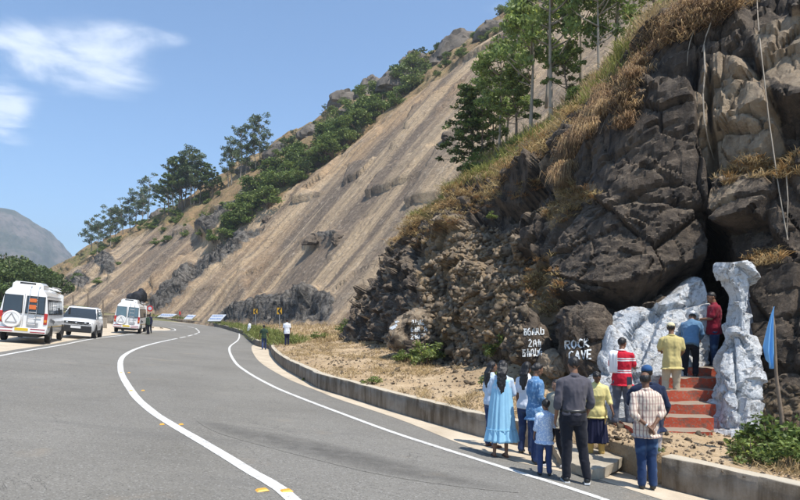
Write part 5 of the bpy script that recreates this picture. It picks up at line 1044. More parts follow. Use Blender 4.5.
        bm = bmesh.new(); bx(bm, (sd*.87, .03, 1.12), (.14, .07, .50), bev=.02); lp = link('tail_lamp', bmmesh('tail_lamp', bm), M['red_lamp'], r); bm = bmesh.new(); bx(bm, (sd*.87, .0, 1.02), (.11, .05, .12), bev=.01); link('indicator', bmmesh('indicator', bm), M['amber'], lp)
    panel('windscreen', [(-.80, 4.80, 2.25), (.80, 4.80, 2.25), (.84, 5.34, 1.52), (-.84, 5.34, 1.52)], M['van_glass'], r, (0, .8, .6), .01)
    bm = bmesh.new(); bx(bm, (0, -.05, .56), (1.94, .22, .26), bev=.05); bp_ = link('bumper', autosmooth(bmmesh('bumper', bm), 40), M['van_white'], r)
    for x0, x1 in ((-.92, -.34), (.34, .92)):
        for z in (.64, .50): bm = bmesh.new(); bx(bm, ((x0+x1)/2, -.163, z), (x1-x0, .012, .045)); link('reflector_stripe', bmmesh('reflector_stripe', bm), M['maroon_stripe'], bp_)
    bm = bmesh.new(); bx(bm, (.0, -.17, .60), (.52, .02, .13), bev=.005); link('number_plate', bmmesh('number_plate', bm), M['plate_yellow'], r)
    bm = bmesh.new(); bx(bm, (0, 1.6, .33), (1.2, 2.9, .14)); tube(bm, [(-.8, 1.15, .36), (.8, 1.15, .36)], .06, 8); tube(bm, [(-.8, 4.75, .36), (.8, 4.75, .36)], .06, 8); link('chassis', bmmesh('chassis', bm), M['black_trim'], r)
    # spare wheel in a white moulded cover with its star of ribs
    sw_ = thing('spare_wheel', None, None); [sw_.__delitem__(k) for k in list(sw_.keys())]; sw_.parent = r; sw_.location = (-.42, -.09, 1.03)
    bm = bmesh.new(); seg = 32; loft(bm, [[Vector((math.cos(2*PI*k/seg)*a, yy, math.sin(2*PI*k/seg)*a)) for k in range(seg)] for a, yy in ((.34, .11), (.375, .06), (.375, -.05), (.345, -.10), (.30, -.105), (.28, -.09), (.05, -.10))]); bmesh.ops.recalc_face_normals(bm, faces=list(bm.faces)); link('wheel_cover', autosmooth(bmmesh('wheel_cover', bm), 35), M['van_white'], sw_)
    bm = bmesh.new()
    for k in range(3):
        a = PI/2+k*2*PI/3; e = Vector((math.cos(a)*.26, -.112, math.sin(a)*.26)); f_ = Vector((math.cos(a+1.05)*.13, -.112, math.sin(a+1.05)*.13)); tube(bm, [e, f_], .014, 5); f2_ = Vector((math.cos(a-1.05)*.13, -.112, math.sin(a-1.05)*.13)); tube(bm, [e, f2_], .014, 5)
    link('cover_rib', bmmesh('cover_rib', bm), M['decal_grey'], sw_)
    bm = bmesh.new(); tube(bm, [(math.cos(a)*.378, -.05, math.sin(a)*.378) for a in np.linspace(1.6, 3.6, 12)], .012, 5); link('red_trim', bmmesh('red_trim', bm), M['maroon_stripe'], sw_)
    # ladder on the right rear door, roof unit, roof carrier
    bm = bmesh.new()
    for x in (.18, .50): tube(bm, [(x, -.05, .72), (x, -.09, 1.0), (x, -.03, 2.2), (x, .10, 2.55), (x, .4, 2.58)], .016, 6)
    link('ladder_rail', bmmesh('ladder_rail', bm), M['chrome'], r)
    for k in range(6): bm = bmesh.new(); z = .85+k*.27; tube(bm, [(.18, -.08+.02*(z-1), z), (.50, -.08+.02*(z-1), z)], .013, 6); link('rung', bmmesh('rung', bm), M['chrome'], r)
    if ladder_cloth:
        for z, h in ((1.92, .17), (1.62, .2)): bm = bmesh.new(); bx(bm, (.34, -.11, z), (.27, .03, h), bev=.01); link('hanging_cloth', bmmesh('hanging_cloth', bm), M['orange_cloth'], r)
    bm = bmesh.new(); ru = lambda y, w, zt: [Vector((a, y, z)) for a, z in ((w, 2.44), (w-.02, zt-.1), (w-.14, zt), (-w+.14, zt), (-w+.02, zt-.1), (-w, 2.44))]
    loft(bm, [ru(.28, .42, 2.62), ru(.38, .62, 2.74), ru(1.6, .64, 2.76), ru(1.95, .58, 2.62)]); bmesh.ops.recalc_face_normals(bm, faces=list(bm.faces)); rf_ = link('roof_unit', autosmooth(bmmesh('roof_unit', bm), 40), M['van_white'], r)
    bm = bmesh.new(); bx(bm, (-.0, .335, 2.65), (.62, .09, .13)); link('vent', bmmesh('vent', bm), M['black_trim'], rf_)
    for k in range(9): bm = bmesh.new(); y = 2.1+k*.3; tube(bm, [(-.78, y, 2.50), (-.6, y, 2.60), (.6, y, 2.60), (.78, y, 2.50)], .022, 6); link('roof_bar', bmmesh('roof_bar', bm), M['van_white'], r)
    for sd in (1, -1): bm = bmesh.new(); tube(bm, [(sd*.74, 2.0, 2.64), (sd*.74, 4.55, 2.64)], .024, 6); link('roof_rail', bmmesh('roof_rail', bm), M['van_white'], r)
    panel('badge', [(.42, -.005, 1.18), (.70, -.005, 1.18), (.70, -.005, 1.24), (.42, -.005, 1.24)], M['decal_grey'], r, (0, -1, 0)); panel('step_plate', [(.2, -.02, .70), (.6, -.02, .70), (.6, -.02, .92), (.2, -.02, .92)], M['rim'], r, (0, -1, 0))
    return r
YAW = math.radians(16)
def onroad(x, y): return (x, y, zrf(x, y)-.02)
van('white passenger van nearest the camera, orange cloths hanging on its rear ladder', onroad(-16.95, 26.8), math.radians(22))
v2 = van('farther white passenger van with dark luggage on its roof, beyond the white car', onroad(-21.95, 48.0), math.radians(17), True, False)
def blob_mesh(name, c, s, seed, m, parent):
    bm = bmesh.new(); bmesh.ops.create_icosphere(bm, subdivisions=3, radius=1); V = np.array([v.co[:] for v in bm.verts]); n = fbm(V*1.6+seed, seed, 4); V = V*(1+.35*n[:, None])
    for i, v in enumerate(bm.verts): v.co = Vector(V[i]*np.array(s))+Vector(c)
    return link(name, bmmesh(name, bm, True), m, parent)
lug = thing('roof_luggage', 'heap of black covered luggage on the roof of the farther van', 'luggage', tuple(v2.matrix_basis @ Vector((0, 3.1, 2.62)))); lug.rotation_euler = v2.rotation_euler
M['black_cloth'] = plain('black tarpaulin', (.02, .02, .024), .7, .3, .3, 6)
for c, s, sd in (((.35, -.9, .42), (.5, .6, .5), 1), ((.55, -.1, .55), (.45, .5, .6), 2), ((-.2, .0, .3), (.45, .8, .36), 3), ((.6, .75, .4), (.35, .5, .45), 4)): blob_mesh('bundle', c, s, sd, M['black_cloth'], lug)
blob_mesh('bundle', (.45, 1.15, .25), (.28, .3, .24), 6, M['maroon_stripe'], lug)
def suv(label, loc, yaw):
    r = vparent('parked_car', label, 'car', loc, yaw); W = .92
    # lower body stations along the length: y (rear 0 .. front 4.35), bottom, top, half width
    def ring(y, zb, zt, W_, wt=None):
        wt = wt or W_-.07; R_ = [(W_-.12, zb), (W_-.02, zb+.1), (W_, zb+.3), (W_, (zb+zt)/2+.12), (W_-.02, zt-.1), (wt, zt-.01), (wt*.5, zt+.025), (0, zt+.03)]
        return [Vector((a, y, z)) for a, z in R_]+[Vector((-a, y, z)) for a, z in reversed(R_[:-1])]
    bm = bmesh.new(); loft(bm, [ring(.0, .45, .92, W-.12), ring(.06, .36, 1.0, W-.05), ring(.35, .3, 1.03, W), ring(1.2, .27, 1.02, W), ring(2.8, .27, 1.02, W), ring(3.1, .27, 1.03, W-.01), ring(3.6, .3, 1.01, W-.01), ring(4.1, .33, .96, W-.05), ring(4.3, .4, .88, W-.13), ring(4.36, .48, .8, W-.2)]); bmesh.ops.recalc_face_normals(bm, faces=list(bm.faces)); link('body', autosmooth(bmmesh('body', bm), 35), M['suv_white'], r)
    def cab(y, z, w): return [Vector((w, y, z)), Vector((-w, y, z))]
    bm = bmesh.new(); loft(bm, [[Vector((sx*w, y, z)) for sx, y in ((1, y0), (1, y1), (-1, y1), (-1, y0))] for w, y0, y1, z in ((.86, .14, 3.28, 1.02), (.83, .22, 3.05, 1.18), (.70, .50, 2.45, 1.56), (.64, .72, 2.2, 1.60))]); bmesh.ops.recalc_face_normals(bm, faces=list(bm.faces)); link('cabin', autosmooth(bmmesh('cabin', bm), 30), M['van_glass'], r)
    bm = bmesh.new(); loft(bm, [[Vector((sx*w, y, z)) for sx, y in ((1, y0), (1, y1), (-1, y1), (-1, y0))] for w, y0, y1, z in ((.725, .42, 2.46, 1.545), (.70, .46, 2.38, 1.61), (.60, .6, 2.2, 1.635))]); bmesh.ops.recalc_face_normals(bm, faces=list(bm.faces)); link('roof', autosmooth(bmmesh('roof', bm), 40), M['suv_white'], r)
    for sd in (1, -1):
        for y0, y1, l in ((3.2, 2.40, 'pillar'), (2.02, 1.92, 'pillar'), (.28, .52, 'pillar')): bm = bmesh.new(); tube(bm, [(sd*.845, y0, 1.03), (sd*.70, y1, 1.57)], .035, 6); link('pillar', bmmesh('pillar', bm), M['suv_white'] if y0 != 2.02 else M['black_trim'], r)
        bm = bmesh.new(); tube(bm, [(sd*.6, .6, 1.66), (sd*.6, 2.1, 1.66)], .018, 5); link('roof_rail', bmmesh('roof_rail', bm), M['rim'], r)
        bm = bmesh.new(); bx(bm, (sd*1.0, 2.75, 1.1), (.2, .1, .14), bev=.03); link('mirror', autosmooth(bmmesh('mirror', bm), 40), M['suv_white'], r)
        for yy_ in (.85, 3.45):
            bm = bmesh.new(); arch = [Vector((sd*(W+.006), yy_+math.cos(a)*.43, .34+math.sin(a)*.42)) for a in np.linspace(-.1, PI+.1, 16)]; loft(bm, [arch, [Vector((p.x-sd*.12, p.y, p.z)) for p in arch]]); bmesh.ops.recalc_face_normals(bm, faces=list(bm.faces)); link('wheel_arch', bmmesh('wheel_arch', bm), M['black_trim'], r); wheel(r, sd*(W-.08), yy_, .345, .22, sd)
        bm = bmesh.new(); bx(bm, (sd*(W-.005), 2.15, .36), (.04, 2.1, .16), bev=.01); link('sill', bmmesh('sill', bm), M['black_trim'], r)
        bm = bmesh.new(); bx(bm, (sd*.60, 4.29, .82), (.42, .10, .07), Matrix.Rotation(-sd*.28, 4, 'Z'), bev=.01); link('headlight', bmmesh('headlight', bm), M['head_lens'], r); bm = bmesh.new(); bx(bm, (sd*.62, 4.30, .58), (.24, .1, .12), Matrix.Rotation(-sd*.28, 4, 'Z'), bev=.02); link('fog_lamp', bmmesh('fog_lamp', bm), M['rim'], r)
        for y0 in (1.1, 2.05): bm = bmesh.new(); bx(bm, (sd*(W+.005), y0+.15, .88), (.02, .18, .035), bev=.005); link('door_handle', bmmesh('door_handle', bm), M['suv_white'], r)
        for y0 in (.95, 2.0, 2.95): bm = bmesh.new(); bx(bm, (sd*(W-.002), y0, .68), (.008, .012, .62)); link('door_seam', bmmesh('door_seam', bm), M['decal_grey'], r)
    bm = bmesh.new(); bx(bm, (0, 4.32, .82), (1.30, .10, .11), bev=.02); link('upper_grille', bmmesh('upper_grille', bm), M['black_trim'], r); bm = bmesh.new(); bx(bm, (0, 4.32, .50), (1.56, .16, .36), bev=.05); link('lower_grille', bmmesh('lower_grille', bm), M['black_trim'], r)
    bm = bmesh.new(); bx(bm, (0, 4.40, .58), (.50, .02, .12), bev=.004); link('number_plate', bmmesh('number_plate', bm), M['plate_white'], r); bm = bmesh.new(); ball(bm, (0, 4.375, .80), (.06, .015, .045), 2); link('badge', bmmesh('badge', bm), M['chrome'], r)
    bm = bmesh.new(); bx(bm, (0, 4.27, .36), (1.2, .12, .06), bev=.01); link('skid_plate', bmmesh('skid_plate', bm), M['rim'], r)
    panel('windscreen', [(-.80, 3.10, 1.10), (.80, 3.10, 1.10), (.69, 2.47, 1.54), (-.69, 2.47, 1.54)], M['pale_glass'], r, (0, .6, .7), .01)
    return r
sy = math.radians(180+20)
# origin at the car's tail, front towards the camera
car_ = suv('white car with black grille facing the camera, parked between the two vans', onroad(-20.15, 38.5), sy); car_.scale = (1.04, 1.0, 1.12)
# ------------------------------------------------------------------ roadside things
M['sign_yellow'] = plain('yellow sign sheet', (.55, .31, .02), .5, .3, .05); M['sign_black'] = plain('black sign print', (.02, .02, .02), .5, .3, .05); M['sign_white'] = plain('white sign sheet', (.50, .53, .57), .5, .3, .06, 4); M['sign_red'] = plain('red sign sheet', (.55, .03, .03), .5, .3, .05); M['sign_blue'] = plain('blue lettering', (.12, .20, .42), .6, .3, .1)
M['post'] = plain('weathered post', (.16, .13, .10), .9, .1, .3); M['steel_post'] = plain('grey steel post', (.35, .36, .36), .5, .4, .1)
def chevron(u, v, Y, w, label):
    p = P(u, v, Y); r = thing('curve_sign', label, 'road sign', (p.x, p.y, p.z-1.35), .1); h = w*1.35
    bm = bmesh.new(); bx(bm, (0, 0, 1.35), (w, .02, h), bev=.004); link('sign_plate', bmmesh('sign_plate', bm), M['sign_yellow'], r)
    bm = bmesh.new(); pts = [(.46, .46), (.02, .46), (-.40, 0), (.02, -.46), (.46, -.46), (.06, 0)]; loft(bm, [[Vector((a*w, -.012, 1.35+b*h)) for a, b in pts], [Vector((a*w, -.018, 1.35+b*h)) for a, b in pts]]); bmesh.ops.recalc_face_normals(bm, faces=list(bm.faces)); link('arrow', bmmesh('arrow', bm), M['sign_black'], r)
    bm = bmesh.new(); tube(bm, [(0, .03, -.4), (0, .03, 1.6)], .035, 6); link('post', bmmesh('post', bm), M['steel_post'], r)
chevron(279.5, 311, 62, .50, 'yellow curve sign with black arrow on the ledge, nearer of two'); chevron(255.5, 311.5, 72, .46, 'yellow curve sign with black arrow by the bend, farther of two')
p = P(180, 313, 90); r = thing('marker_post', 'thin red and black marker post before the white boards', 'marker post', (p.x, p.y, p.z-1.6)); bm = bmesh.new(); tube(bm, [(0, 0, -.5), (0, 0, 1.7)], .06, 6); link('post', bmmesh('post', bm), M['sign_black'], r); bm = bmesh.new(); bx(bm, (0, -.03, 1.6), (.26, .06, .5), bev=.02); link('sign_plate', bmmesh('sign_plate', bm), M['sign_red'], r)
def board(pts, Y, label, rows, sd):
    Y = min(slope_at(u, v-1).y for u, v in pts)-1.6; P3 = [P(u, v, Y) for u, v in pts]; c = sum(P3, Vector())/4; r = thing('painted_board', label, 'board', tuple(c)); L_ = [Vector((p.x-c.x, (p.z-c.z)*.5, p.z-c.z)) for p in P3]
    bm = bmesh.new(); loft(bm, [[q_+Vector((0, .1, -.08)) for q_ in L_], L_]); bmesh.ops.recalc_face_normals(bm, faces=list(bm.faces)); link('sheet', bmmesh('sheet', bm), M['sign_white'], r)
    rr_ = random.Random(sd); bm = bmesh.new()
    for k in range(rows):
        t = (k+.7)/(rows+.4); a = L_[0].lerp(L_[3], t); b = L_[1].lerp(L_[2], t); s = .08
        while s < .88:
            w = rr_.uniform(.06, .14); x0 = a.lerp(b, s)+Vector((0, -.03, .02)); x1 = a.lerp(b, min(.93, s+w))+Vector((0, -.03, .02)); hh = Vector((0, .13, .15)); loft(bm, [[x0, x1, x1+hh, x0+hh], [q_+Vector((0, .02, -.02)) for q_ in (x0, x1, x1+hh, x0+hh)]]); s += w+.035
    bmesh.ops.recalc_face_normals(bm, faces=list(bm.faces)); o = link('printed_lines', bmmesh('printed_lines', bm), M['sign_blue'], r); o['kind'] = 'stuff'
board([(212,314.5),(226,314.5),(221,321),(208,321)], 88, 'largest white painted board propped on the slope foot at the bend', 2, 1); board([(188,314.5),(196,315),(192,319),(184,319)], 92, 'middle white painted board on the slope foot beyond the bend', 1, 2); board([(162,313.5),(177,314),(172,317),(157,317)], 95, 'leftmost white painted board on the slope foot just right of the farther van', 1, 3)
for u, v0, v1, Y, lab in ((73, 322, 295, 60, 'thin upright post seen between the nearest van and the white car'), (88, 322, 293, 62, 'thin upright post above the middle of the white car'), (103, 322, 300, 62, 'thin upright post between the white car and the farther van')):
    p = P(u, v0, Y); h = (v0-v1)/FPX*Y; bm = bmesh.new(); tube(bm, [(0, 0, -.6), (.02, 0, h*.5), (0, 0, h)], [.07, .065, .06], 7); o = link('wooden_post', bmmesh('wooden_post', bm), M['post']); o.location = p; tag(o, lab, 'post', 'thin posts behind the vehicles')
# round sign beyond the farther van
p = P(150, 308.5, 56); r = thing('round_sign', 'round red and white road sign beside the roof of the farther van', 'road sign', (p.x, p.y, p.z-2.0)); bm = bmesh.new(); tube(bm, [(0, .03, -.6), (0, .03, 2.0)], .035, 6); link('post', bmmesh('post', bm), M['steel_post'], r)
for nm, rad, yy, mm in (('sign_plate', .28, 0, 'sign_red'), ('sign_face', .17, -.016, 'sign_white')): bm = bmesh.new(); loft(bm, [[Vector((math.cos(a)*rad, yy+o_, 2+math.sin(a)*rad)) for a in np.linspace(0, 2*PI, 25)[:-1]] for o_ in (0, -.014)]); bmesh.ops.recalc_face_normals(bm, faces=list(bm.faces)); link(nm, bmmesh(nm, bm), M[mm], r)
# short parapet at the inner side of the hairpin with heaped earth
def parapet(a, b, h, lab):
    A = Vector(a); B = Vector(b); d = (B-A); n = max(2, int(d.length/3)); r = thing('parapet', lab, 'parapet', tuple(A)); 
    for k in range(n):
        p0 = A.lerp(B, k/n); p1 = A.lerp(B, (k+.965)/n); c = (p0+p1)/2-A; bm = bmesh.new(); ang = math.atan2(d.y, d.x); bx(bm, c+Vector((0, 0, h/2-.2)), ((p1-p0).length, .3, h+.4), Matrix.Rotation(ang, 4, 'Z'), bev=.02); link('parapet_section', bmmesh('parapet_section', bm), M['concrete'], r)
g1 = Vector((-28.0, 62.2, 0)); g0 = Vector((-25.5, 62.8, 0))
parapet((-38.5, 66, zrf(-38.5, 66)-.1), (-26.8, 64.8, zrf(-26.8, 64.8)-.1), .85, 'low grey concrete parapet inside the hairpin, right of the farther van'); parapet((-33, 50, zrf(-33, 50)-.1), (-27.0, 55.5, zrf(-27, 55.5)-.1), .8, 'low grey concrete parapet seen between the white car and the farther van')
for k in range(34):
    x = rnd.gauss(-27.4, 1.3); y = rnd.gauss(62.2, .9); put_stone((x, y, zrf(x, y)+.02), rnd.uniform(.12, .42), None).name = 'loose_rock'
for o in [o for o in COL.objects if o.name.startswith('loose_rock')]: tag(o, 'loose tan rock in the heap at the tip of the hairpin by the parapet', 'rock', 'rocks heaped at the hairpin tip')
for k in range(40):
    x = rnd.uniform(-27, -17.5); y = 30+(-17-x)*2.6+rnd.uniform(-2, 4)
# ------------------------------------------------------------------ flag on its leaning pole, pipe down the cliff
def flag():
    a = P(784, 458, 8.7); b = P(771.5, 306, 8.9); r = thing('flag', 'pale blue flag hanging limp from a leaning knotty wooden pole', 'flag', tuple(a)); bm = bmesh.new(); pts = []; n = 14
    for k in range(n+1): t = k/n; p = a.lerp(b, t)-a; p += Vector((.018*math.sin(t*9), .01*math.cos(t*7), 0)); pts.append(p-Vector((0, 0, .15 if k == 0 else 0)))
    tube(bm, pts, [.034-.02*k/n+.004*(k % 3 == 0) for k in range(n+1)], 8); link('pole', autosmooth(bmmesh('pole', bm), 60), M['bark'], r)
    # cloth: hangs from the pole's top in soft folds, lower corner free
    nu_, nv_ = 26, 44; V = np.zeros((nu_, nv_, 3)); top = b-a; dn = (a-b)
    for i in range(nu_):
        s = i/(nu_-1)
        for j in range(nv_):
            t = j/(nv_-1); px = top+dn*(t*.30); w = .02+.20*(t**.75)*(1-.30*max(0, t-.8)/.2); fold = .035*math.sin(s*13+t*2.0)*(.3+t); L_ = 1.0
            x = px.x-s*w*.80+.015*math.sin(t*5); z = px.z-.02-(t*.86+s*.16*t)*.62*(1-.12*abs(s-.3)) ; z = top.z-.01-t*(.78+.14*math.sin(s*3.0+.4)); V[i, j] = (top.x+(-dn.x*0)+(a.x-b.x)*t*.4-s*w+.02, top.y-.02+fold-.05*s, z)
    link('cloth', npmesh('cloth', V.reshape(-1, 3), gridfaces(nu_, nv_), smooth=True), M['flag'], r)
mf = MT('blue flag cloth', .8, .2); n_ = mf.noise(14, 4, .6, vec=mf.map((1, 1, .25))); mf.col(mf.mix(n_, (.13, .36, .66), (.25, .50, .80))); mf.bump(n_, .4, .01); mf.b.inputs['Subsurface Weight'].default_value = .0; M['flag'] = mf.m
flag()
def hang(px, off, sweeps=40):
    Q = []
    for (a, b) in zip(px[:-1], px[1:]):
        for k in range(3): u, v = a[0]+(b[0]-a[0])*k/3, a[1]+(b[1]-a[1])*k/3; h, _ = cast(u, v, 0); Q.append([u, v, (h.y-off) if h is not None else None])
    h, _ = cast(*px[-1], 0); Q.append([px[-1][0], px[-1][1], (h.y-off) if h is not None else None]); Q = [q for q in Q if q[2] is not None]
    for _ in range(sweeps):
        for i in range(1, len(Q)-1): Q[i][2] = min(Q[i][2], (Q[i-1][2]+Q[i+1][2])/2)
    return [P(*q) for q in Q]
pts = hang([(757,0),(758,20),(761,50),(765,85),(769,120),(774,155),(779,190),(785,225),(788,240)], .05)
bm = bmesh.new(); o0 = pts[0].copy(); tube(bm, [p-o0 for p in pts], .012, 6); o = link('water_pipe', bmmesh('water_pipe', bm), M['pale_bark']); o.location = o0; tag(o, 'thin pale pipe hanging down the dark cliff at upper right', 'pipe')
def stick(px, rad, name, lab, m='pale_bark'):
    pts = hang(px, .08)
    bm = bmesh.new(); o0 = pts[0].copy(); tube(bm, [p-o0 for p in pts], [rad*(1-.6*i/len(pts)) for i in range(len(pts))], 5); o = link(name, bmmesh(name, bm), M[m]); o.location = o0; tag(o, lab, 'root')
stick([(704,45),(705,70),(703,95),(704,118),(708,140),(714,160)], .022, 'hanging_root', 'long pale root hanging down the cliff above the cave'); stick([(694,30),(690,42),(688,52),(687,66)], .014, 'hanging_root', 'short pale root hanging from the rust grass brow'); stick([(722,8),(712,20),(706,36),(702,52)], .02, 'hanging_root', 'curved pale root arching from the top of the cliff')
stick([(598,100),(593,118),(600,134),(605,120)], .012, 'hanging_root', 'looped pale root beside the rust grass brow', 'pale_bark'); stick([(786,172),(788,200),(787,240)], .013, 'dry_stalk', 'dry upright stalk at the right picture edge')
# ------------------------------------------------------------------ people
def skinmat(name, c):
    m = MT(name, .55, .35); n = m.noise(9, 4, .6); m.col(m.mix(n, tuple(k*.82 for k in c), tuple(min(1, k*1.15) for k in c))); m.b.inputs['Subsurface Weight'].default_value = .06; m.b.inputs['Subsurface Radius'].default_value = (.02, .008, .004); m.bump(m.noise(60, 3), .15, .003); M[name] = m.m
skinmat('skin_brown', (.24, .125, .075)); skinmat('skin_dark', (.16, .082, .05)); skinmat('skin_light', (.32, .18, .115))
def cloth(name, c, var=.15, weave=True, pattern=None):
    m = MT(name, .88, .15); n = m.noise(7, 4, .6); b = m.mix(n, tuple(k*(1-var) for k in c), tuple(min(1, k*(1+var)) for k in c))
    if pattern: b = pattern(m, b)
    m.col(b); m.bump(m.noise(16, 4, .6, vec=m.map((1, 1, .5))), .35, .012); m.b.inputs['Sheen Weight'].default_value = .12; M[name] = m.m
def hstripes(zs, c, w):
    def f(m, b):
        x, y, z = m.sepv(m.src)[0:3]; k = None
        for zc in zs:
            d = m.mt('LESS_THAN', m.mt('ABSOLUTE', m.mt('SUBTRACT', m.mt('ADD', z, m.mt('MULTIPLY', m.mt('SUBTRACT', m.noise(6), .5), .02)), zc)), w); k = d if k is None else m.mt('MAXIMUM', k, d)
        return m.mix(k, b, c)
    return f
def vstripes(freq, c, thr, cross=None):
    def f(m, b):
        x, y, z = m.sepv(m.src)[0:3]; xx = m.mt('ADD', x, m.mt('MULTIPLY', m.mt('SUBTRACT', m.noise(5), .5), .03)); s = m.mt('GREATER_THAN', m.mt('SINE', m.mt('MULTIPLY', xx, freq)), thr); b = m.mix(m.mt('MULTIPLY', s, .8), b, c)
        if cross: s = m.mt('GREATER_THAN', m.mt('SINE', m.mt('MULTIPLY', z, cross)), .7); b = m.mix(m.mt('MULTIPLY', s, .4), b, c)
        return b
    return f
def spots(sc, c, lo, hi):
    def f(m, b): return m.mix(m.fr(m.noise(sc, 2, .5), lo, hi), b, c)
    return f
cloth('pale_blue', (.30, .56, .74)); cloth('ice_blue', (.50, .60, .72)); cloth('denim', (.10, .22, .40), .25, pattern=spots(28, (.30, .44, .60), .56, .66)); cloth('denim_trouser', (.03, .05, .13), .3, pattern=spots(5, (.06, .10, .2), .5, .7)); cloth('jeans', (.018, .040, .105), .3, pattern=spots(4, (.12, .22, .38), .55, .75))
cloth('black_trouser', (.014, .015, .022), .3); cloth('charcoal_shirt', (.085, .08, .095), .2); cloth('child_shirt', (.40, .52, .72), .1, pattern=spots(55, (.72, .78, .86), .5, .58)); cloth('beige_tee', (.40, .37, .29), .15); cloth('yellow_top', (.72, .62, .26), .12); cloth('navy', (.012, .015, .045), .3); cloth('mustard', (.60, .42, .14), .15)
cloth('red_shirt', (.50, .015, .035), .15, pattern=hstripes([.985, 1.02, 1.20, 1.235, 1.395], (.78, .76, .76), .011)); cloth('white_cloth', (.74, .75, .78), .08); cloth('grey_jeans', (.09, .10, .13), .3, pattern=spots(7, (.2, .22, .25), .55, .7)); cloth('khaki_shirt', (.52, .43, .18), .12); cloth('beige_trouser', (.46, .38, .27), .12)
cloth('cap_cream', (.66, .58, .36), .08); cloth('blue_shirt', (.10, .19, .30), .2); cloth('maroon', (.21, .012, .028), .2); cloth('stripe_shirt', (.66, .56, .46), .08, pattern=vstripes(150, (.28, .16, .15), .62, 70)); cloth('navy_shirt', (.012, .02, .05), .25); cloth('cap_blue', (.03, .09, .22), .15); cloth('grey_trouser', (.40, .36, .36), .1); cloth('green_tee', (.03, .055, .035), .2); cloth('white_shirt', (.70, .74, .82), .05)
M['hair'] = plain('black hair', (.012, .010, .010), .45, .5, .4, 30, bump=.01); M['hair_bun'] = M['hair']; M['shoe_black'] = plain('black shoe', (.02, .02, .02), .4, .5, .2); M['sole_white'] = plain('white sole', (.7, .7, .68), .6, .3, .1); M['sandal'] = plain('brown sandal', (.14, .06, .04), .6, .3, .2); M['shoe_grey'] = plain('grey sports shoe', (.35, .35, .36), .6, .3, .2); M['eye'] = plain('dark eye', (.02, .015, .012), .2, .6, .1); M['phone'] = plain('black phone', (.02, .02, .025), .2, .6, .1); M['steel_watch'] = plain('steel wristwatch', (.6, .6, .6), .3, .6, .1, metal=.8); M['lips'] = plain('lips', (.18, .07, .055), .5, .4, .1); M['gold'] = plain('pale wristband', (.75, .72, .66), .4, .4, .1)
VX = bpy.context.view_layer
def fuse(bm, voxel, smooth_it=2):
    me = bpy.data.meshes.new('tmp'); bmesh.ops.recalc_face_normals(bm, faces=list(bm.faces)); bm.to_mesh(me); bm.free(); o = bpy.data.objects.new('tmp', me); COL.objects.link(o)
    md = o.modifiers.new('r', 'REMESH'); md.mode = 'VOXEL'; md.voxel_size = voxel; md.use_smooth_shade = True
    if smooth_it: s = o.modifiers.new('s', 'SMOOTH'); s.iterations = smooth_it; s.factor = .5
    dg = bpy.context.evaluated_depsgraph_get(); dg.update(); r = bpy.data.meshes.new_from_object(o.evaluated_get(dg)); bpy.data.objects.remove(o); bpy.data.meshes.remove(me)
    r.polygons.foreach_set('use_smooth', np.ones(len(r.polygons), dtype=bool)); return r
def mcoords(me): c = np.empty(len(me.vertices)*3, np.float32); me.vertices.foreach_get('co', c); return c.reshape(-1, 3).astype(float)
def msave(me, c): me.vertices.foreach_set('co', np.asarray(c, np.float32).ravel()); me.update()
def folds(me, amp, seed, fz=(9, 9, 3.5)):
    c = mcoords(me); n = np.empty(len(me.vertices)*3, np.float32); me.vertex_normals.foreach_get('vector', n); n = n.reshape(-1, 3)
    d = (1-np.abs(fbm(c*np.array(fz)+seed, seed, 3))*2.4); c = c+n*(d*amp)[:, None]; msave(me, c)
def vlerp(a, b, t): return Vector(a).lerp(Vector(b), t)
def ell(c, rx, ry, up=(0, 0, 1), n=16, fw=(0, 1, 0)):
    c = Vector(c); up = Vector(up).normalized(); x = Vector(fw).cross(up).normalized(); y = up.cross(x); return [c+x*rx*math.cos(2*PI*k/n)+y*ry*math.sin(2*PI*k/n) for k in range(n)]
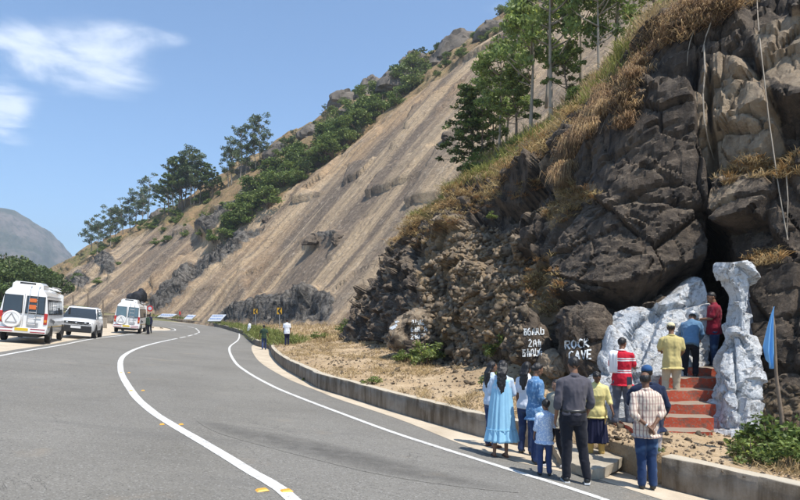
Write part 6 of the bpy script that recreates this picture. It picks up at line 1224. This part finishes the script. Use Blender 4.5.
def person(label, loc, yaw, H, lean=0, twist=0, female=False, legs=None, arms=None, head=(0, 0), skin='skin_brown', top=None, bottom=None, shoes='shoe_black', hair='short', sleeve='long', hat=None, extras=None, fem_skirt=None, child=False, bulk=1.0, tuck=False, group=None, voxel=.011, hold=None, topz=.50, openhand=False, far=False, bald=False):
    """facing +Y before yaw; right hand at +X. Lengths in units of height."""
    r = thing('person', label, 'person', loc, yaw, group); vx = voxel if not far else .02
    hs = 1.17 if child else 1.0; piv = Vector((0, 0, .53)); jr_ = random.Random(label); roll = 0 if far else jr_.uniform(-.045, .045); twist = twist or jr_.uniform(-.14, .14); head = (head[0], head[1]+jr_.uniform(-.3, .3)); Rl = Matrix.Rotation(-lean, 3, 'X') @ Matrix.Rotation(roll, 3, 'Y') @ Matrix.Rotation(twist, 3, 'Z')
    U = lambda p: piv+Rl @ (Vector(p)-piv)
    sw = (.086 if female else .097)*bulk; hw = .056 if female else .052
    lg = {'R': ((.055, .012, .285), (.062, -.012, .045), 8), 'L': ((-.055, .012, .285), (-.062, -.012, .045), -8)}
    if legs: lg.update(legs)
    ar = {'R': ((sw+.022, -.012, .645), (sw+.026, .03, .50)), 'L': ((-sw-.022, -.012, .645), (-sw-.026, .03, .50))}
    if arms: ar.update({k_: tuple((x_*.90, y_, z_) for x_, y_, z_ in v_) for k_, v_ in arms.items()})
    lk = .82 if bottom else 1.0; ak = .86 if sleeve == 'long' else 1.0
    S = lambda p: Vector(p)*H
    B = bmesh.new(); hd = []
    def put_torso(bm, g=0., z0=.49, flare=0., z1=.83, neck=True):
        prof = [(.47, .074, .056), (.50, .082, .062), (.54, .086, .066), (.60, .074, .058), (.66, .076, .058), (.72, .087, .062), (.77, .094, .060), (.805, .088, .050), (.828, .055, .042)]
        if female: prof = [(.47, .078, .060), (.50, .088, .068), (.54, .090, .070), (.60, .068, .054), (.66, .069, .056), (.72, .080, .070), (.77, .085, .056), (.805, .078, .046), (.828, .048, .040)]
        pr = [(z, a*bulk, b*bulk) for z, a, b in prof if z >= z0-.001 and z <= z1+.001]
        if z0 < .47: pr = [(z0, .080*bulk+flare, .062*bulk+flare)]+pr
        rg = [ell(U((0, 0, z)), a+g+max(0, (.56-z))*flare*3, b+g+max(0, (.56-z))*flare*3, Rl @ Vector((0, 0, 1)), 18, Rl @ Vector((0, 1, 0))) for z, a, b in pr]
        loft(bm, [[p*H for p in q_] for q_ in rg])
    put_torso(B)
    nk0, nk1 = U((0, -.004, .81)), U((0, .006, .885)); capsule(B, S(nk0), S(nk1), .034*H*(.9 if female else 1), .029*H*(.9 if female else 1), 12)
    hc = U((0, .012, .932 if not child else .925)); Rh = Rl @ Matrix.Rotation(-head[0], 3, 'X') @ Matrix.Rotation(head[1], 3, 'Z'); base = U((0, .004, .885)); HC = base+Rh @ Vector((0, .010*hs, .048*hs)); R4 = Rh.to_4x4()
    hp = lambda x, y, z: (HC+Rh @ (Vector((x, y, z))*hs))
    ball(B, S(hp(0, -.004, .010)), (.0415*H*hs, .052*H*hs, .052*H*hs), 3, R4); ball(B, S(hp(0, .012, -.022)), (.033*H*hs, .036*H*hs, .043*H*hs), 3, R4); ball(B, S(hp(0, .036, -.045)), (.016*H*hs, .013*H*hs, .012*H*hs), 2, R4)
    capsule(B, S(hp(0, .046, .006)), S(hp(0, .058, -.015)), .005*H*hs, .008*H*hs, 8)
    for s in (1, -1): ball(B, S(hp(s*.042, -.004, -.004)), (.006*H*hs, .010*H*hs, .017*H*hs), 2, R4); ball(B, S(hp(s*.021, .034, .0)), (.013*H*hs, .012*H*hs, .016*H*hs), 2, R4)
    LG = {}
    for s, sg in (('R', 1), ('L', -1)):
        kn, an, to = lg[s]; hip = Vector((sg*hw, 0, .50)); kn = Vector(kn); an = Vector(an); LG[s] = (hip, kn, an, to)
        capsule(B, S(hip), S(kn), .047*H*bulk*lk, .031*H*lk, 14); capsule(B, S(kn), S(an), .029*H*lk, .018*H, 12); cf = kn.lerp(an, .32)+Vector((0, -.010*lk, 0)); ball(B, S(cf), (.030*H*lk, .032*H*lk, .062*H), 2)
        a = math.radians(to); f = Vector((math.sin(a), math.cos(a), 0)); heel = an+Vector((0, 0, -.022))-f*.012; capsule(B, S(heel), S(an+f*.085+Vector((0, 0, -.032))), .019*H, .012*H, 10)
    AR = {}
    for s, sg in (('R', 1), ('L', -1)):
        el, wr = (Vector(x) for x in ar[s]); sh = Vector((sg*sw, 0, .790)); sh, el, wr = U(sh), U(el), U(wr); AR[s] = (sh, el, wr)
        ball(B, S(sh), (.027*H, .027*H, .027*H), 2); capsule(B, S(U((0, -.008, .842))), S(U((sg*sw*.85, -.004, .806))), .020*H, .018*H, 10); capsule(B, S(sh), S(el), .026*H*ak, .0195*H*ak, 12); capsule(B, S(el), S(wr), .0205*H*ak, .0145*H, 12)
    body = fuse(B, vx, 3)
    # hands: palm, thumb and four unequal curled fingers
    Hb = bmesh.new()
    for s, sg in (('R', 1), ('L', -1)):
        sh, el, wr = AR[s]; d = (wr-el).normalized(); side = d.cross(Vector((0, 0, 1)) if abs(d.z) < .75 else Vector((1, 0, 0))).normalized()
        pn = side.cross(d).normalized() if abs(d.z) < .75 else Vector((-sg, 0, 0)); pn = (pn-d*pn.dot(d)).normalized(); side = d.cross(pn).normalized()
        if abs(d.z) >= .75:
            if side.y < 0: side = -side
        else:
            if side.x*sg > 0: side = -side
            if pn.z > 0: pn = -pn
        pc = wr+d*.028; loft(Hb, [[S(p) for p in ell(wr+d*t, w*.5, th*.5, d, 10, pn)] for t, w, th in ((-.012, .026, .022), (.004, .034, .022), (.028, .044, .022), (.048, .046, .019), (.053, .036, .012))])
        for k, (o_, L) in enumerate(((.016, .040), (.0055, .046), (-.005, .043), (-.0155, .034))):
            b0 = wr+d*.046+side*o_; c1 = .35+.08*k; p1 = b0+(d*math.cos(c1*.5)+pn*math.sin(c1*.5))*L*.45; p2 = p1+(d*math.cos(c1*1.7)+pn*math.sin(c1*1.7))*L*.32; p3 = p2+(d*math.cos(c1*2.6)+pn*math.sin(c1*2.6))*L*.25
            capsule(Hb, S(b0), S(p1), .0054*H, .0050*H, 7); capsule(Hb, S(p1), S(p2), .0050*H, .0046*H, 7); capsule(Hb, S(p2), S(p3), .0046*H, .0040*H, 7)
        t0 = wr+d*.012+side*.016; t1 = t0+(d*.7+side*.7+pn*.25).normalized()*.026; t2 = t1+(d*.95+side*.15+pn*.3).normalized()*.022; capsule(Hb, S(t0), S(t1), .0075*H, .0062*H, 7); capsule(Hb, S(t1), S(t2), .0060*H, .0048*H, 7)
        AR[s] = (sh, el, wr, d, side, pn)
    hands = fuse(Hb, .0065 if not far else .012, 1)
    bm = bmesh.new(); bm.from_mesh(body); bm.from_mesh(hands); me = bpy.data.meshes.new('body'); bm.to_mesh(me); bm.free(); me.polygons.foreach_set('use_smooth', np.ones(len(me.polygons), dtype=bool)); link('body', me, M[skin], r)
    # face
    if not far:
        for s in (1, -1): bm = bmesh.new(); ball(bm, S(hp(s*.0165, .0445, .004)), (.0068*H, .004*H, .0034*H), 2, R4); link('eye', bmmesh('eye', bm, True), M['eye'], r); bm = bmesh.new(); tube(bm, [S(hp(s*.008, .048, .0145)), S(hp(s*.018, .0475, .0175)), S(hp(s*.028, .041, .014))], .0022*H, 5); link('eyebrow', bmmesh('eyebrow', bm), M['hair'], r)
        bm = bmesh.new(); ball(bm, S(hp(0, .0475, -.030)), (.0125*H, .004*H, .0036*H), 2, R4); link('mouth', bmmesh('mouth', bm, True), M['lips'], r)
    # hair
    hb = bmesh.new(); g = 1.12 if not bald else 1.03
    ball(hb, S(hp(0, -.010, .016 if not bald else .008)), (.0455*H*hs*(1 if not bald else .99), .0535*H*hs*(1 if not bald else .97), .0535*H*hs*(1 if not bald else .85)), 3, R4)
    if hair in ('long', 'wavy'):
        for k in range(7):
            x = (k-3)/3*.030; end = (.25 if hair == 'wavy' else .2)*(1-.3*abs(k-3)/3)*(1+.12*math.sin(k*5.1)); ptl = [hp(x, -.038, .02), hp(x*1.1, -.056, -.03)]+[base+Vector((x*(1.15-.1*q_)+.004*math.sin(k*2+q_*2), -.070-.004*q_+.004*math.sin(k+q_), -.02-end*.25*q_)) for q_ in (0, 1, 2, 3)]
            for a_, b_ in zip(ptl[:-1], ptl[1:]): capsule(hb, S(a_), S(b_), .019*H, .013*H, 8)
    if hair == 'bun': ball(hb, S(hp(0, -.058, .0)), (.026*H, .024*H, .024*H), 2, R4)
    if hair == 'tail':
        for a_, b_ in zip([hp(0, -.05, -.01), base+Vector((0, -.055, -.03))], [base+Vector((0, -.055, -.03)), base+Vector((.01, -.06, -.10))]): capsule(hb, S(a_), S(b_), .018*H, .014*H, 8)
    hm = fuse(hb, .008 if not far else .014, 1); c = mcoords(hm)
    # clear the face: pull hair off the front of the head
    loc_ = (c/H-np.array(HC[:])) @ np.array(Rh); f_ = smooth(.008, .032, loc_[:, 1]/hs)*smooth(.032, .012, loc_[:, 2]/hs); low = smooth(-.012, -.032, loc_[:, 2]/hs)*smooth(-.034, -.02, loc_[:, 1]/hs)
    if bald: f_ = np.maximum(f_, smooth(.028, .045, loc_[:, 2]/hs))
    loc2 = loc_*(1-.30*np.maximum(f_, low*(hair in ('short', 'bun', 'tail')))[:, None]); c = (loc2 @ np.array(Rh).T+np.array(HC[:]))*H; c += (fbm(c*np.array([70, 70, 18]), 5, 3)*.009)[:, None]*(1-f_)[:, None]; msave(hm, c); link('hair', hm, M['hair'], r)
    # upper garment
    if top:
        tb = bmesh.new(); gz = topz; put_torso(tb, .012 if tuck else .017, (.54 if tuck else min(gz, .47) if gz < .5 else gz), 0 if (tuck or gz > .5) else .024); 
        for s, sg in (('R', 1), ('L', -1)):
            sh, el, wr = AR[s][:3]; ball(tb, S(sh), (.034*H,)*3, 2); capsule(tb, S(U((0, -.006, .838))), S(U((sg*sw*.92, -.003, .800))), .026*H, .027*H, 12)
            if sleeve == 'long': capsule(tb, S(sh), S(el), .034*H, .0275*H, 12); capsule(tb, S(el), S(el.lerp(wr, .88)), .0275*H, .022*H, 12)
            elif sleeve == 'rolled': capsule(tb, S(sh), S(el), .034*H, .028*H, 12); capsule(tb, S(el), S(el.lerp(wr, .30)), .028*H, .0275*H, 12)
            elif sleeve == 'short': capsule(tb, S(sh), S(sh.lerp(el, .72)), .035*H, .034*H, 12)
        capsule(tb, S(U((0, -.004, .815))), S(U((0, 0, .838))), .040*H, .038*H, 12)
        sm = fuse(tb, vx, 3); folds(sm, .007*H, sum(map(ord, label)) % 50, (9, 9, 5)); link('shirt' if not fem_skirt else 'top', sm, M[top], r)
        if not far and hair != 'long' and not female:
            bm = bmesh.new(); loft(bm, [[p*H for p in ell(U((0, .0, z)), a, a*.92, Rl @ Vector((0, .15, 1)), 16, Rl @ Vector((0, 1, 0)))] for z, a in ((.832, .046), (.852, .041), (.856, .037), (.840, .038))]); link('collar', bmmesh('collar', bm, True), M[top], r)
    # trousers
    if bottom:
        pb = bmesh.new(); loft(pb, [[p*H for p in ell((0, 0, z), a*bulk, b*bulk, (0, 0, 1), 18)] for z, a, b in (((.462, .080, .066), (.50, .094, .078), (.545, .098, .077), (.580, .089, .071)) if tuck else ((.462, .078, .064), (.50, .090, .073), (.535, .084, .066), (.56, .074, .058)))])
        for s in ('R', 'L'):
            hip, kn, an, to = LG[s]; capsule(pb, S(hip), S(kn), .054*H*bulk, .040*H, 14); capsule(pb, S(kn), S(an+Vector((0, 0, .012))), .039*H, .034*H, 14)
        pm = fuse(pb, vx, 2); folds(pm, .0045*H, (sum(map(ord, label))+7) % 50, (8, 8, 9)); link('trousers', pm, M[bottom], r)
        if tuck: bm = bmesh.new(); loft(bm, [[p*H for p in ell((0, 0, z), .098*bulk, .080*bulk, (0, 0, 1), 20)] for z in (.562, .585)]); link('belt', bmmesh('belt', bm, True), M['shoe_black'], r)
    # skirts and dresses: pleated tube with a hem
    if fem_skirt:
        nm, mat_, z0, z1, w1, ruf = fem_skirt; n = 96; rows_ = []; 
        for k in range(30):
            t = k/29; z = z0+(z1-z0)*t; a = .090+(w1-.090)*t**.9; b = .072+(w1*.82-.072)*t**.9; amp = .010*t**.7
            if ruf and t > .80: q_ = (t-.80)/.2; a += .018*q_; b += .016*q_; amp = .014
            ring = []
            for j in range(n):
                th = 2*PI*j/n; w_ = 1+amp/a*(math.sin(th*13+math.sin(th*3)*1.6+t*1.2)+.5*math.sin(th*23+1+(6 if ruf and t > .8 else 0))); c0 = U((0, 0, z)) if z > .53 else Vector((0, 0, z)); ring.append(S(c0+Vector((a*w_*math.cos(th), b*w_*math.sin(th), .004*math.sin(th*5)*t))))
            rows_.append(ring)
        bm = bmesh.new(); R_ = [[bm.verts.new(p) for p in q_] for q_ in rows_]
        for i in range(len(R_)-1):
            for k in range(n): bm.faces.new((R_[i][k], R_[i+1][k], R_[i+1][(k+1) % n], R_[i][(k+1) % n]))
        sk = bmmesh(nm, bm, True); o = link(nm, sk, M[mat_], r); sd = o.modifiers.new('thick', 'SOLIDIFY'); sd.thickness = .006
        if ruf: bm = bmesh.new(); tube(bm, [S(Vector((0, 0, z0+(z1-z0)*.80))+Vector(((.090+(w1-.090)*.82+.008)*math.cos(a), (.072+(w1*.82-.072)*.82+.008)*math.sin(a), 0))) for a in np.linspace(0, 2*PI, 60)], .004*H, 5, False); link('ruffle_seam', bmmesh('ruffle_seam', bm, True), M[mat_], r)
    # shoes
    for s in ('R', 'L'):
        hip, kn, an, to = LG[s]; a = math.radians(to); f = Vector((math.sin(a), math.cos(a), 0)); sb = bmesh.new(); sd_ = Vector((f.y, -f.x, 0))
        if shoes in ('sandal',):
            for o_, z in ((0, -.040),): loft(sb, [[S(an+f*y+sd_*x+Vector((0, 0, zz))) for x, y in ((-.018, -.03), (.018, -.03), (.024, .03), (.026, .07), (.015, .098), (-.010, .100), (-.022, .07), (-.020, .03))] for zz in (-.046, -.034)])
            tube(sb, [S(an+f*.045+sd_*-.024+Vector((0, 0, -.034))), S(an+f*.05+Vector((0, 0, -.012))), S(an+f*.045+sd_*.027+Vector((0, 0, -.034)))], .0055*H, 6); link('sandal', bmmesh('sandal', sb), M['sandal'], r)
        else:
            capsule(sb, S(an-f*.010+Vector((0, 0, -.016))), S(an+f*.082+Vector((0, 0, -.026))), .026*H, .018*H, 10); capsule(sb, S(an+Vector((0, 0, .0))), S(an+Vector((0, 0, -.02))), .024*H, .026*H, 10); sm = fuse(sb, vx*.9, 2); c = mcoords(sm); c[:, 2] = np.maximum(c[:, 2], (an.z-.045)*H); msave(sm, c); so_ = link('shoe', sm, M[shoes if shoes != 'sneaker' else 'shoe_black'], r)
            if shoes == 'sneaker': bm = bmesh.new(); loft(bm, [[S(an+f*y+sd_*x+Vector((0, 0, zz))) for x, y in ((-.020, -.036), (.020, -.036), (.026, .03), (.026, .07), (.015, .102), (-.012, .103), (-.025, .07), (-.024, .03))] for zz in (-.047, -.034)]); link('sole', bmmesh('sole', bm), M['sole_white'], so_)
    if hat:
        kind, mt_ = hat; bm = bmesh.new()
        if kind == 'cap':
            loft(bm, [[S(hp(math.cos(a)*rx, -.006+math.sin(a)*ry, z)) for a in np.linspace(0, 2*PI, 21)[:-1]] for z, rx, ry in ((.018, .047, .058), (.036, .046, .057), (.054, .040, .049), (.067, .026, .032), (.072, .006, .008))]); cp = link('cap', bmmesh('cap', bm, True), M[mt_], r)
            bm = bmesh.new(); loft(bm, [[S(hp(x, y, z+dz)) for x, y, z in ((-.040, .030, .020), (-.036, .070, .014), (-.015, .092, .010), (.015, .092, .010), (.036, .070, .014), (.040, .030, .020))] for dz in (0, .005)]); bmesh.ops.recalc_face_normals(bm, faces=list(bm.faces)); link('brim', bmmesh('brim', bm), M[mt_], cp)
        else:
            loft(bm, [[S(hp(math.cos(a)*rx, -.004+math.sin(a)*ry, z+.006*math.sin(a*3)*(rx > .06))) for a in np.linspace(0, 2*PI, 25)[:-1]] for z, rx, ry in ((.002, .088, .098), (.018, .060, .070), (.024, .048, .058), (.048, .044, .053), (.066, .032, .040), (.070, .008, .010))]); link('sun_hat', bmmesh('sun_hat', bm, True), M[mt_], r)
    if hold == 'phone_up':
        sh, el, wr, d, side, pn = AR['L']; bm = bmesh.new(); c = S(wr+d*.06); bx(bm, c+Vector((0, .02, .05)), (.075, .01, .15), Matrix.Rotation(-.15, 4, 'X'), bev=.004); o = link('phone', bmmesh('phone', bm), M['phone']); o.matrix_basis = Matrix.Translation(loc) @ Matrix.Rotation(yaw, 4, 'Z'); tag(o, 'dark phone held upright by the man in the blue cap', 'phone')
    r['_ar'] = 0; del r['_ar']
    return r, AR, H
def at_feet(u, v): g = G(u, v); return (g.x, g.y, g.z+.002)
def watch(r, AR, H, s, m='steel_watch'):
    sh, el, wr, d, side, pn = AR[s]; bm = bmesh.new(); c = wr-d*.012; loft(bm, [[p*H for p in ell(c+d*t, .0205, .0175, d, 14, pn)] for t in (-.007, .007)]); link('wristwatch', bmmesh('wristwatch', bm, True), M[m], r)
D = math.radians
def on_ledge(p):
    k = int(np.argmin((lfl[:, 0]-p.x)**2+(lfl[:, 1]-p.y)**2)); return (p.x, p.y, float(lfl[k, 2]))
# --- the group on the road edge
person('long haired woman in a pale blue ruffled dress, back turned', at_feet(501, 457), D(-14), 1.56, female=True, skin='skin_brown', top='ice_blue', sleeve='long', hair='wavy', shoes='sandal', fem_skirt=('dress', 'pale_blue', .80, .165, .155, True), head=(.15, .3),
  arms={'R': ((.135, .01, .66), (.10, .11, .63)), 'L': ((-.135, .01, .66), (-.10, .11, .63))}, legs={'R': ((.05, .012, .28), (.055, -.01, .045), -25), 'L': ((-.055, .0, .28), (-.065, -.03, .045), -20)}, topz=.60)
person('woman half hidden behind the pale blue dress, in a pale blouse and blue trousers', (at_feet(493, 449)[0], at_feet(493, 449)[1]+.15, at_feet(493, 449)[2]), D(-60), 1.50, female=True, top='ice_blue', bottom='denim_trouser', shoes='sandal', hair='long', sleeve='long', arms={'L': ((-.13, .0, .65), (-.12, .10, .60)), 'R': ((.13, .0, .65), (.10, .11, .60))})
person('woman in a speckled denim shirt with her hair in a bun, turned right', at_feet(536, 464), D(-72), 1.58, female=True, top='denim', bottom='denim_trouser', shoes='shoe_black', hair='bun', sleeve='long', head=(.35, 0), arms={'R': ((.12, -.01, .66), (.08, .10, .57)), 'L': ((-.12, .01, .66), (-.05, .12, .60))}, legs={'R': ((.045, .015, .285), (.05, -.02, .045), 5), 'L': ((-.04, .02, .285), (-.04, .01, .045), -5)}, topz=.44)
person('long haired woman half hidden behind the denim shirt, in a white blouse', (at_feet(528, 456)[0], at_feet(528, 456)[1]+.1, at_feet(528, 456)[2]), D(-40), 1.56, female=True, top='white_shirt', bottom='denim_trouser', shoes='shoe_black', hair='long', sleeve='short')
person('boy in a beige tee shirt facing left beside the woman in denim', at_feet(556, 468), D(118), 1.36, top='beige_tee', bottom='black_trouser', shoes='shoe_grey', sleeve='short', head=(.1, -.1), skin='skin_light', legs={'R': ((.05, .05, .29), (.06, .06, .045), 8), 'L': ((-.05, -.01, .28), (-.06, -.09, .05), -8)}, topz=.46)
person('small boy in a white and blue patterned shirt and dark jeans, back turned', at_feet(544.5, 476), D(-5), 1.07, child=True, top='child_shirt', bottom='denim_trouser', shoes='shoe_black', sleeve='rolled', skin='skin_brown', bulk=1.08, arms={'R': ((.145, .02, .66), (.16, .12, .66)), 'L': ((-.14, -.01, .65), (-.14, .05, .52))}, topz=.43)
r, AR, H = person('tall man in a charcoal shirt and black trousers seen from behind', at_feet(573, 483), D(-4), 1.74, top='charcoal_shirt', bottom='black_trouser', shoes='sneaker', sleeve='rolled', tuck=True, bulk=1.06, skin='skin_brown', head=(.25, .12), arms={'R': ((.150, -.02, .645), (.135, .055, .515)), 'L': ((-.145, -.02, .645), (-.14, .04, .50))}, legs={'R': ((.075, .015, .285), (.105, -.02, .045), 12), 'L': ((-.045, .01, .285), (-.05, .01, .045), -6)}, topz=.52)
pY = 9.6; pp = P(596, 458, pY)
person('girl in a pale yellow top and navy skirt with bowed head', (pp.x, pp.y, pp.z+.02), D(168), 1.40, female=True, top='yellow_top', sleeve='rolled', hair='tail', shoes='sandal', skin='skin_dark', head=(-.0+.55, .0), lean=.10, bulk=1.12, bottom='mustard', fem_skirt=('skirt', 'navy', .56, .17, .135, False), arms={'R': ((.150, .02, .66), (.155, .09, .56)), 'L': ((-.155, .02, .66), (-.19, .10, .56))}, topz=.46)
# --- by the steps
pp = P(622, 430, 11.0)
r, AR, H = person('man in a red and white striped tee shirt beside the whitewashed rock', on_ledge(pp), D(-28), 1.62, top='red_shirt', bottom='grey_jeans', shoes='sandal', sleeve='short', hair='short', skin='skin_brown', bulk=1.08, head=(.2, -.2), arms={'R': ((.14, .05, .66), (.07, .15, .74)), 'L': ((-.14, .03, .65), (-.04, .14, .70))}, legs={'R': ((.055, .012, .285), (.075, -.0, .045), 10), 'L': ((-.055, .0, .285), (-.075, -.03, .045), -14)}, topz=.46)
nn_ = 24; V = np.zeros((nn_, 12, 3))
for i in range(nn_):
    t = i/(nn_-1)
    for j in range(12):
        s = j/11-.5; 
        if t < .55: q_ = t/.55; y = -.062-.028*math.sin(q_*1.6); z = .60+.225*q_
        elif t < .72: q_ = (t-.55)/.17; y = -.085+.14*q_; z = .825+.020*math.sin(q_*PI)
        else: q_ = (t-.72)/.28; y = .058+.012*math.sin(q_*3); z = .825-.16*q_
        V[i, j] = ((-.080+s*.085)*H, y*H-.008*math.sin(s*14), z*H-abs(s)*.012)
o = link('towel', npmesh('towel', V.reshape(-1, 3), gridfaces(nn_, 12), smooth=True), M['white_cloth']); o.matrix_basis = r.matrix_basis.copy() if False else Matrix.Translation(r.location) @ Matrix.Rotation(D(-28), 4, 'Z'); o.modifiers.new('t', 'SOLIDIFY').thickness = .012; tag(o, 'white towel over the left shoulder of the man in the red striped tee shirt', 'towel')
pp = P(672, 407, 11.35)
person('man in a yellow khaki shirt and cream cap climbing the red steps', (pp.x, pp.y, pp.z), D(-18), 1.60, top='khaki_shirt', bottom='beige_trouser', shoes='shoe_black', sleeve='short', hair='short', hat=('cap', 'cap_cream'), skin='skin_brown', bulk=1.04, head=(.1, -.2), lean=.06, arms={'R': ((.15, .02, .66), (.13, .12, .60)), 'L': ((-.15, .02, .67), (-.10, .12, .66))}, legs={'R': ((.05, .03, .29), (.055, .02, .045), 12), 'L': ((-.065, .05, .31), (-.085, -.03, .115), -8)}, topz=.45)
pp = P(690, 384, 11.9)
person('stooping person in a blue shirt and white sun hat on the upper steps', (pp.x, pp.y, pp.z), D(-32), 1.58, lean=.62, top='blue_shirt', bottom='black_trouser', shoes='shoe_black', sleeve='long', hair='short', hat=('hat', 'white_cloth'), skin='skin_brown', head=(.1, 0), arms={'R': ((.13, .08, .70), (.08, .19, .70)), 'L': ((-.12, .08, .68), (-.06, .18, .66))}, legs={'R': ((.06, .07, .33), (.06, .03, .13), 10), 'L': ((-.055, .01, .285), (-.065, -.03, .045), -8)}, topz=.47)
pp = P(714, 371, 12.3)
r, AR, H = person('man in a maroon shirt and jeans standing in the cave mouth', (pp.x, pp.y, pp.z-.03), D(72), 1.66, top='maroon', bottom='jeans', shoes='shoe_black', sleeve='short', hair='short', skin='skin_brown', bulk=1.08, head=(.35, 0), arms={'R': ((.13, .05, .67), (.07, .17, .66)), 'L': ((-.13, .05, .66), (-.04, .18, .655))}, topz=.47)
watch(r, AR, H, 'L', 'gold')
bm = bmesh.new(); tube(bm, [(-.014*H, .058*H, .902*H), (0, .064*H, .905*H), (.014*H, .058*H, .902*H)], .006, 6)
# --- the pair at the right of the road group
r, AR, H = person('man in a cream striped shirt and jeans with hands clasped behind his back', at_feet(646, 489.5), D(-6), 1.62, top='stripe_shirt', bottom='jeans', shoes='shoe_black', sleeve='rolled', hair='short', bald=True, skin='skin_dark', bulk=1.0, arms={'R': ((.135, -.05, .66), (.03, -.10, .565)), 'L': ((-.15, -.05, .65), (-.035, -.105, .555))}, head=(.2, -.1), legs={'R': ((.05, .012, .285), (.055, -.01, .045), 20), 'L': ((-.035, .012, .285), (-.035, -.01, .045), 6)}, topz=.45)
watch(r, AR, H, 'L')
a_ = at_feet(654, 484)
person('man in a navy shirt and blue cap raising a phone', (a_[0]-.02, a_[1]+.12, a_[2]), D(-8), 1.70, top='navy_shirt', bottom='grey_trouser', shoes='sandal', sleeve='long', hair='short', hat=('cap', 'cap_blue'), skin='skin_brown', bulk=1.10, head=(.05, .1), arms={'L': ((-.165, .03, .68), (-.15, .13, .77)), 'R': ((.165, .0, .65), (.15, .08, .57))}, legs={'R': ((.06, .012, .285), (.085, -.0, .045), 20), 'L': ((-.055, .012, .285), (-.06, -.01, .045), -10)}, hold='phone_up', topz=.44)
# --- walkers down the road
a_ = at_feet(264, 350); person('walker in a dark green tee shirt and dark trousers on the sandy shoulder', a_, D(10), 1.70, top='green_tee', bottom='denim_trouser', shoes='shoe_black', sleeve='short', hair='short', skin='skin_dark', far=True, legs={'R': ((.05, .07, .30), (.05, .08, .045), 0), 'L': ((-.05, .0, .285), (-.05, -.11, .07), 0)}, arms={'R': ((.16, -.05, .66), (.17, -.02, .53)), 'L': ((-.16, .03, .66), (-.19, .06, .53))}, topz=.46)
lg = ledge_at(287, 346); q_ = P(287, 346, lg.y); person('walker in a white shirt and dark trousers on the earth ledge', (lg.x, lg.y, lg.z), D(6), 27/FPX*lg.y, top='white_shirt', bottom='navy', shoes='shoe_black', sleeve='short', hair='short', skin='skin_dark', far=True, bulk=1.08, legs={'R': ((.05, .04, .29), (.045, .04, .045), 0), 'L': ((-.04, .0, .285), (-.045, -.06, .05), 0)}, topz=.45)
a_ = at_feet(249, 337); person('distant walker in pale bluish white clothes crossing the road edge', a_, D(-30), 1.62, female=True, top='white_shirt', bottom='white_shirt', shoes='shoe_black', sleeve='long', hair='short', skin='skin_dark', far=True, lean=.2, topz=.30, legs={'R': ((.05, .07, .30), (.05, .09, .045), 0), 'L': ((-.05, .0, .285), (-.06, -.10, .07), 0)})
# --- two people in dark clothes beside the farther van
for (x, y, lab, t_, yw) in ((-21.35, 51.2, 'person in black standing at the front side of the farther van', 'navy', 40), (-20.75, 49.4, 'person in dark clothes standing beside the farther van, nearer its rear', 'green_tee', 80)):
    person(lab, (x, y, zrf(x, y)), D(yw), 1.66, top=t_, bottom='black_trouser', shoes='shoe_black', sleeve='long', hair='short', skin='skin_dark', far=True, topz=.46)
